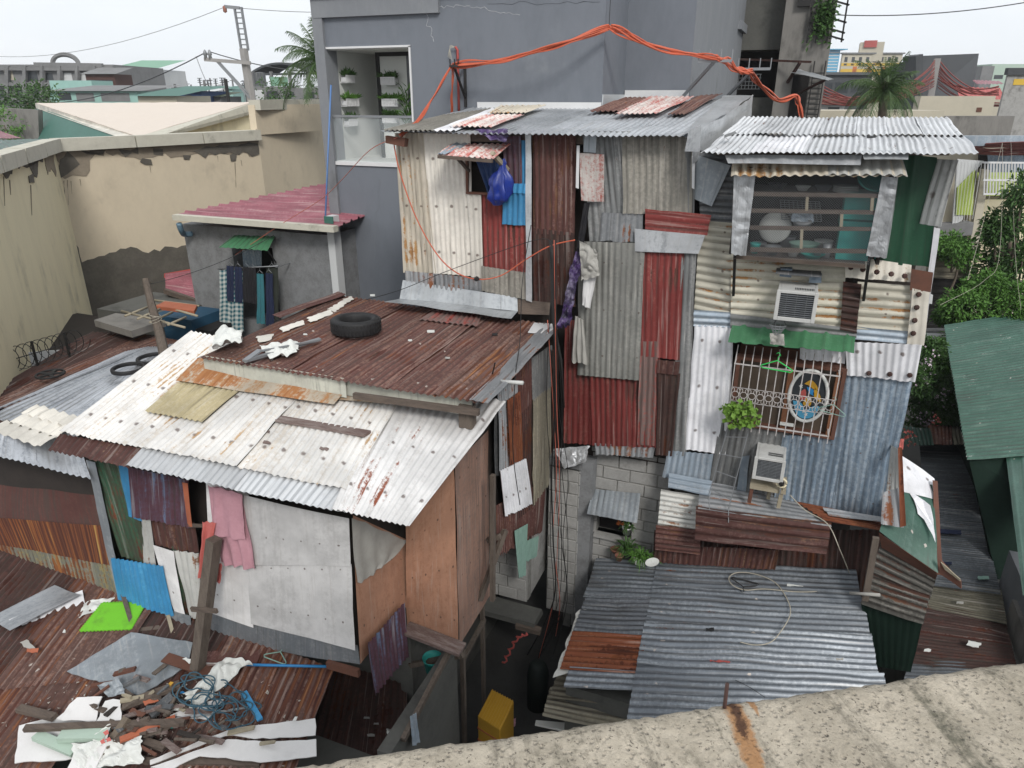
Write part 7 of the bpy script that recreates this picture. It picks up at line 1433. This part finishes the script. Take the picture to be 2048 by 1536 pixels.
# covered court
cr_=root('covered_court','open court with a dark arched roof beyond the cream wall','building',P(555,170,d=60)-Vector((0,0,8))); a,b=P(500,152,d=60),P(622,150,d=60); vs=[];fs=[]
e=(b-a).normalized(); n=Vector((-e.y,e.x,0))
for i in range(17):
    t=i/16; z=1.15*math.sin(math.pi*min(1,t*.9+.06))**.7
    for w_ in (0,7): p=a.lerp(b,t)+n*w_; vs.append(p+Vector((0,0,z*.9-.1+w_*.03)))
for i in range(16): fs.append((2*i,2*i+2,2*i+3,2*i+1))
o=mk('roof',vs,fs,'far_dark',cr_); mo=o.modifiers.new('t','SOLIDIFY'); mo.thickness=.15
m=MB()
for t in (.05,.35,.65,.95):
    p=a.lerp(b,t); m.beam(Vector((p.x,p.y,0)),p+Vector((0,0,.3)),.2)
m.go('column','far_grey',cr_)
MB().beam(a+Vector((0,0,.1)),b+Vector((0,0,.1)),.15).go('truss','far_dark',cr_)
facade('low grey building with a corrugated front under the arched roof',503,560,173,55,'far_grey',4,[(.1,.4,180,200,'far_white'),(.5,.9,182,200,'far_dark')]); facade('grey block wall building under the coconut palm',560,650,176,52,'far_grey',4,[(.2,.3,184,194,'window_dark'),(.6,.75,184,196,'window_dark')])
wt=P(558,172,d=56); r=root('water_tank','bright green tank on the roof under the arched canopy','tank',wt); MB().box(tuple(wt-Vector((.3,.5,.0))),tuple(wt+Vector((.45,.5,.6)))).go('body','far_green',r); MB().lathe(wt+Vector((-1.6,0,0)),[(0,0),(.4,0),(.4,.9),(0,.95)],12).go('drum','charcoal_sheet',r)
for k2,(u,v,d,s) in enumerate([(640-5,190,50,1.2),(548,192,48,.9),(572,188,54,1.0)]):
    c=P(u,v,d=d); tree('small round tree %s'%('at the foot of the palm','left of the palm behind the wall','between the court and the palm')[k2],'tree',(c.x,c.y,4),[((c.x,c.y,c.z),(s*1.3,s,s)),((c.x+.8,c.y,c.z-.4),(s,s,s*.7))],600,.22,'leaf_dark',trunk_r=.12)
# utility pole
up=root('utility_pole','tall concrete utility pole with a lattice top and long crossarm','utility pole',Vector((P(500,205,d=34).x,P(500,205,d=34).y,0)))
a,b=P(503,205,d=34),P(487,97,d=34); a0=a+(a-b)*2.0; MB().beam(a0,b,.26,.24).go('shaft','pole_concrete',up)
t0,t1=P(485,100,d=34),P(471,14,d=34); s_=Vector((_c,_s,0)); m=MB()
for o_ in (0,.3): m.beam(t0+s_*(o_-.05),t1+s_*(o_-.05),.08)
for k2 in range(8): p=t0.lerp(t1,k2/8); m.beam(p,p+s_*.28,.05)
m.go('lattice_top','steel',up)
c_a,c_b=P(449,13,d=34),P(479,16,d=34); MB().beam(c_a,c_b,.12).go('top_crossarm','steel',up); MB().lathe(c_a-Vector((0,0,.1)),[(0,-.15),(.08,-.1),(.08,.1),(0,.15)],8).go('insulator','terracotta',up,True)
c_a,c_b=P(409,119,d=33.8),P(501,126,d=33.8); MB().beam(c_a,c_b,.14).go('lower_crossarm','pole_concrete',up); 
for u in (412,421): p=P(u,119,d=33.8); MB().lathe(p,[(0,0),(.09,.0),(.06,.15),(.1,.2),(.05,.35),(0,.4)],8).go('insulator','steel',up,True)
m=MB(); m.beam(P(434,123,d=33.8),P(500,196,d=33.9),.08); m.beam(P(437,122,d=33.8),P(498,188,d=33.9),.05); m.go('brace','steel',up)
def wire(lab,a,b,s,r=.02,mat='far_dark',name='power_line'): return tag(MB().tube(sag(a,b,s,20),r,4).go(name,mat,None,True),lab,'power line')
wire('pale upper power line running off to the left edge',P(450,14,d=34),P(-120,95,d=60),1.2,.012,'far_grey'); wire('upper power line running right behind the grey building',P(478,16,d=34),P(760,22,d=34),.1,.012,'far_grey')
wire('power line from the crossarm down to the left edge',P(411,105,d=34),P(-60,178,d=60),1.5,.025); wire('power line from the crossarm toward the coconut palm',P(421,104,d=34),P(760,140,d=36),.4,.02); wire('frayed line hanging from the lower power line',P(392,112,d=35),P(424,176,d=40),.3,.012,'far_grey')
wire('power line crossing the sky at the top right',P(1655,29,d=30),P(2120,-8,d=30),.25,.018)
palm('coconut palm beside the left edge of the tall grey building',Vector((P(655,200,d=21).x,P(655,200,d=21).y,3)),P(645,122,d=21),26,1.75,5,1.0,crown=True)
palm('coconut palm standing behind the white zinc roof at the right',Vector((P(1768,230,d=24).x,P(1768,230,d=24).y,2)),P(1768,186,d=24),34,1.75,8,1.35)
tube('trunk_fibre',[P(1768,178,d=24),P(1768,178,d=24)+Vector((0,0,.3))],.1,'bark',bpy.data.objects['coconut_palm.001'])
# trees left
c=P(55,205,d=44); tree('dark leafy tree in front of the grey arched building','tree',(c.x,c.y,0),[((c.x,c.y,c.z),(1.6,1.2,.9)),((c.x+1.2,c.y,c.z+.2),(1.1,1,.8)),((c.x-1.3,c.y,c.z-.2),(1.2,1,.7))],2200,.22,'leaf_dark')
c=P(8,250,d=29); tree('small bright bush at the left edge below the arched building','bush',(c.x,c.y,4),[((c.x,c.y,c.z),(.7,.5,.5))],700,.14,'leaf_mid',name='bush',trunk_r=.05)
# ================================================================= right background
r,_=facade('tall pale blue glass tower in the far distance at the right',1650,1681,100,230,'far_blue',3,[(0.05,.95,104+6*i,106+6*i,'far_white') for i in range(7)],('far_blue',0),name='tower',over=1.5)
r,(a,b,n)=facade('yellow and cream apartment building with orange stripes and a rooftop block',1686,1806,108,150,'far_cream',.6,[(0,.99,126,132,'far_yellow'),(0,.99,138,150,'far_yellow')]+[(.04+.12*i,.09+.12*i,114,124,'window_dark') for i in range(8)]+[(.04+.12*i,.09+.12*i,127,131,'window_dark') for i in range(8)]+[(.2+.25*i,.27+.25*i,133,150,'far_orange') for i in range(3)],('far_grey',0),name='apartment_building')
p=P(1745,100,d=150); q=P(1722,84,d=150); MB().box((q.x,p.y,p.z-2),(q.x+4.2,p.y+4,q.z)).go('rooftop_block','far_cream',r); q=P(1730,82,d=150); MB().box((q.x,p.y-.3,q.z-1.1),(q.x+2.2,p.y+2,q.z+.1)).go('rooftop_tank','far_red',r)
facade('wide black flat building behind the right palm',1635,1745,150,75,'far_dark',2,[(.1,.3,165,185,'window_dark'),(.35,.6,165,185,'window_dark'),(.65,.9,165,185,'window_dark')],('charcoal_sheet',0))
r=root('black_hall','big dark grey windowless hall with a slanted right side','building',P(1880,200,d=62)-Vector((0,0,8))); A_,B_,C_,E_=P(1806,114,d=62),P(1958,107,d=62),P(1940,200,d=62),P(1800,200,d=62); a2=P(1832,112,d=60)
MB().plate([a2,B_,P(1940,215,d=60),P(1832,215,d=60)],4).go('front_wall','far_dark',r); MB().plate([A_,a2,P(1832,215,d=60),P(1806,215,d=64)],.5).go('side_wall','far_dark',r); MB().box((A_.x,A_.y+.5,0),(B_.x-3,A_.y+8,A_.z-1.5)).go('body','far_dark',r)
facade('mint green flat building at the far right',1985,2075,128,120,'far_mint',4,[(.1,.3,150,158,'window_dark')],None); facade('grey green block left of the mint building',1966,1990,132,118,'far_grey',3,None,None)
facade('grey hollow block house with a pale roof at the right edge',2016,2110,150,30,'block',.1,[(.15,.9,158,170,'far_yellow')],('far_dark',0),name='house',over=.1)
facade('long cream wall with a block gable behind the right palm',1842,1992,192,34,'far_cream',.5,[(.78,.85,215,224,'brown_board')],None,'wall',name='wall'); facade('weathered grey wall stepping down right of the cream gable',1815,2030,232,29,'raw_concrete',.3,None,None,'wall',name='wall')
facade('small white house with a dark window left of the right palm',1640,1690,208,36,'far_white',4,[(.35,.8,214,230,'window_dark')],('maroon_roof',0),name='house'); facade('low stone wall just behind the zinc roof',1640,1860,236,27,'raw_concrete',2,None,('far_cream',0),'wall',name='wall')
sheet_r=root('red_roof_house','house with a faded red corrugated roof at the right background','house',P(1960,190,d=48)-Vector((0,0,7))); sheet('roof',[P(1912,174,d=52),P(2000,176,d=52),P(2012,200,d=46),P(1920,198,d=46)],'far_red',sheet_r,amp=.03,pitch=.3); sheet('roof',[P(1945,160,d=60),P(2000,162,d=60),P(2010,168,d=57),P(1955,168,d=57)],'pink_roof',sheet_r,amp=.03,pitch=.3); a=P(1925,199,d=46.3); MB().box((a.x,a.y,0),(a.x+3,a.y+4,a.z)).go('wall','far_cream',sheet_r)
# pole with fanned red cables
pc=root('cable_pole','grey pole carrying a fan of red cables at the right background','pole',Vector((P(1872,200,d=42).x,P(1872,200,d=42).y,0))); a=P(1875,117,d=42); MB().beam(Vector((P(1870,200,d=42).x,P(1870,200,d=42).y,0)),a,.3).go('shaft','pole_concrete',pc)
random.seed(3)
def fan(lab,uv0,d0,uv1,d1,n,jv0,jv1,s,r=.03):
    o=root('red_cables',lab,'cables',P(*uv0,d=d0)); 
    for i in range(n): t=i/max(1,n-1); MB().tube([p+Vector((0,0,.06*noise.noise(p*.7+Vector((i,0,0))))) for p in sag(P(uv0[0],uv0[1]+jv0*t,d=d0),P(uv1[0],uv1[1]+jv1*t,d=d1),s*(.6+.9*random.random()),16)],r,4).go('cable','red_cab',o,True)
PM('red_cab',(.22,.055,.045),(.14,.05,.05),.6,2,.6)
fan('red cables fanning right from the cable pole',(1876,118),42,(1998,190),40,7,40,-18,.5); fan('red cables fanning left from the cable pole to the palm',(1872,118),42,(1760,180),38,8,30,12,.5); fan('band of red cables passing low behind the palm to the left',(1780,188),30,(1636,205),32,9,12,-40,.25,.02); fan('red cables sloping down left between pole and palm',(1872,150),42,(1640,200),34,6,20,-25,.5,.025)
fan('thick band of orange red cables at the right edge below the grey wall',(1925,283),24,(2080,282),20,12,20,24,.05,.03)
fan('red cables crossing low to the right of the cable pole',(1876,150),42,(2020,205),38,5,25,5,.4,.025)
# cream house with barred balcony at right
ch=root('balcony_house','cream and lime house with a white barred balcony window at the right','house',P(1960,400,d=23)-Vector((0,0,6)))
def pf(name,px,d,mat,th=.15,par=ch): return plate(name,[P(px[i],px[i+1],d=d) for i in range(0,len(px),2)],th,mat,par)
pf('wall',[1830,295,2120,290,2110,640,1880,640],23.5,'far_cream'); pf('blue_beam',[1910,272,2110,272,2110,292,1912,292],22.6,'blue_grey_light',.3); pf('upper_opening',[1958,308,2100,306,2100,360,1960,362],23.3,'dark',.05); pf('curtain',[1975,310,2048,310,2048,345,1978,345],23.25,'blue_grey',.03); pf('lime_wall',[1955,345,2100,345,2100,390,1960,392],23.2,'lime_paint',.05)
pf('column',[1965,338,1980,340,1955,500,1938,500],22.5,'far_cream'); pf('pale_screen',[1915,318,1968,322,1948,345,1925,440,1905,452],22.3,'far_white',.05); pf('lime_panel',[1915,375,1950,340,1945,430,1912,430],22.25,'lime_paint',.03)
m=MB()
for i in range(16): u=1970+i*6; m.beam(P(u,324,d=22.2),P(u-2,388,d=22.2),.035)
for v in (325,360,388): m.beam(P(1966,v,d=22.2),P(2100,v+1,d=22.2),.05)
m.go('balcony_bars','white_paint',ch); m=MB()
for i in range(8): t=i/7; m.beam(P(1916+t*48,319+t*4,d=22.2),P(1905+t*40,448-t*10,d=22.2),.012)
m.go('stair_rail','white_paint',ch)
pf('ledge',[1876,450,1948,445,1944,470,1874,476],22.2,'far_grey',.4); pf('dark_doorway',[1876,476,1935,472,1925,560,1870,560],22.6,'dark',.1); pf('lower_wall',[1940,400,2110,400,2110,560,1930,560],22.9,'yellow_plaster',.1)
m=MB()
for v in (470,485,500,515): m.beam(P(1935,v,d=22.8),P(1990,v+4,d=22.8),.03)
m.go('wall_groove','dark',ch)
os=root('olive_shed','olive brown sided shed behind the corner shack on the right','shed',P(1880,600,d=20)-Vector((0,0,2))); m=MB(); c=P(1860,500,d=20)
for (px,mt) in (([1855,505,1945,512,1935,560,1850,556],'olive_corr'),([1850,555,1940,560,1920,660,1845,660],'dark'),([1845,648,1925,650,1920,672,1845,672],'charcoal_sheet')): sheet('wall_sheet',[P(px[i],px[i+1],d=19.5) for i in range(0,8,2)],mt,os,'h',pitch=.2,amp=.02)
tag(MB().beam(P(1848,672,d=17),P(1925,676,d=17),.3,.08).go('white_gutter','far_white'),'white gutter board behind the flowering shrub','gutter')
tag(plate('electric_box',[P(1858,588,d=16),P(1866,590,d=16),P(1864,608,d=16),P(1857,607,d=16)],.08,'far_white'),'tiny white box at the right wall edge of the corner shack','box')
# vegetation right
def TR(lab,u,v,d,blobs,n,ls,mat,cat='tree',name='tree',tr=.12,zb=0):
    bl=[]
    for (bu,bv,rx_,rz2) in blobs: c=P(bu,bv,d=d+random.uniform(-.6,.6)); bl.append((c,(rx_,rx_*.8,rz2)))
    b_=P(u,v,d=d); return tree(lab,cat,(b_.x,b_.y,zb),bl,n,ls,mat,name=name,trunk_r=tr)
TR('broad dark green tree at the right edge beside the balcony house',2040,600,19,[(2046,400,.5,.45),(2008,445,.35,.28),(1990,462,.28,.2),(2050,465,.6,.45),(2045,378,.35,.3),(2045,520,.7,.45),(2010,515,.4,.3),(1985,540,.5,.3),(2000,575,.6,.3)],8500,.14,'leaf_dark')
TR('bright feathery leafed tree below the dark tree at the right',1970,640,16.5,[(1960,600,.55,.35),(1925,610,.45,.3),(2000,620,.6,.35),(1970,570,.4,.3),(2030,600,.5,.4),(1900,630,.3,.2),(1940,630,.5,.2)],16000,.1,'leaf_mid')
TR('small bright shrub in front of the dark doorway',1910,520,19,[(1905,485,.3,.2),(1930,498,.35,.2),(1895,498,.2,.15),(1918,515,.4,.2)],3500,.11,'leaf_mid','shrub','shrub',.04,3.)
TR('tall green shrub left of the green roof',1905,740,15.5,[(1900,700,.25,.4),(1905,740,.3,.4),(1890,760,.3,.3),(1912,790,.25,.3)],6000,.1,'leaf_mid','shrub','shrub',.04,1.)
o=TR('white and pink flowering shrub between the corner shack and green roof',1870,850,14,[(1850,720,.25,.3),(1855,760,.3,.35),(1870,800,.4,.35),(1900,820,.3,.2),(1845,800,.25,.3),(1885,780,.3,.3),(1840,840,.2,.25),(1865,700,.2,.2),(1890,830,.25,.15)],11000,.09,'leaf_dark','shrub','shrub',.05,.5)
m=MB(); random.seed(21)
for (u,v,n_) in [(1855,735,16),(1848,765,14),(1880,800,18),(1905,812,22),(1920,830,16),(1845,825,14),(1860,838,12),(1885,790,12),(1862,705,8),(1900,840,10)]:
    for i in range(n_):
        c=P(u+random.gauss(0,9),v+random.gauss(0,9),d=13.6+random.uniform(-.3,.2))
        for q in range(4): leaf(m,c,rnd(),rnd(),.035,.03)
m.go('flowers','petal',o)['kind']='stuff'
m=MB()
for (u,v,n_) in [(1818,868,10),(1825,880,6),(1870,840,6)]:
    for i in range(n_):
        c=P(u+random.gauss(0,5),v+random.gauss(0,7),d=12.4)
        for q in range(4): leaf(m,c,rnd(),rnd(),.05,.04)
m.go('pink_flowers','coral_cloth',o)['kind']='stuff'
for lab,pts in (('pale string crossing the dark tree at the right',[(2005,285,21),(2000,500,16),(1970,560,15),(1880,610,12)]),('thin white string hanging in front of the right tree',[(2022,285,21),(2030,500,17),(2042,620,15)]),('long pale string from the orange cables to the shack',[(2005,285,21),(1960,470,15),(1935,560,13)])):
    tag(tube('string',spline([P(u,v,d=d) for u,v,d in pts],6),.0035,'pale_cable'),lab,'string')
tag(crumpled('pink_rag',[P(1800,880,y=8.9),P(1808,880,y=8.9),P(1806,900,y=8.8),P(1798,898,y=8.8)],'coral_cloth',None,.04,.01,8,8),'small coral rag at the right bottom corner of the shack wall','rag')

hz=bpy.data.materials.new('haze_air'); hz.use_nodes=True; t_=hz.node_tree; t_.nodes.remove(t_.nodes['Principled BSDF'])
v_=t_.nodes.new('ShaderNodeVolumePrincipled'); v_.inputs['Color'].default_value=(.93,.96,1,1); v_.inputs['Density'].default_value=.0005; v_.inputs['Anisotropy'].default_value=.2
t_.links.new(v_.outputs[0],t_.nodes['Material Output'].inputs['Volume']); MATS['haze_air']=hz
h_=MB().box((-620,-62,-1),(420,640,34)).go('haze','haze_air'); h_['kind']='stuff'; SC.cycles.volume_bounces=1
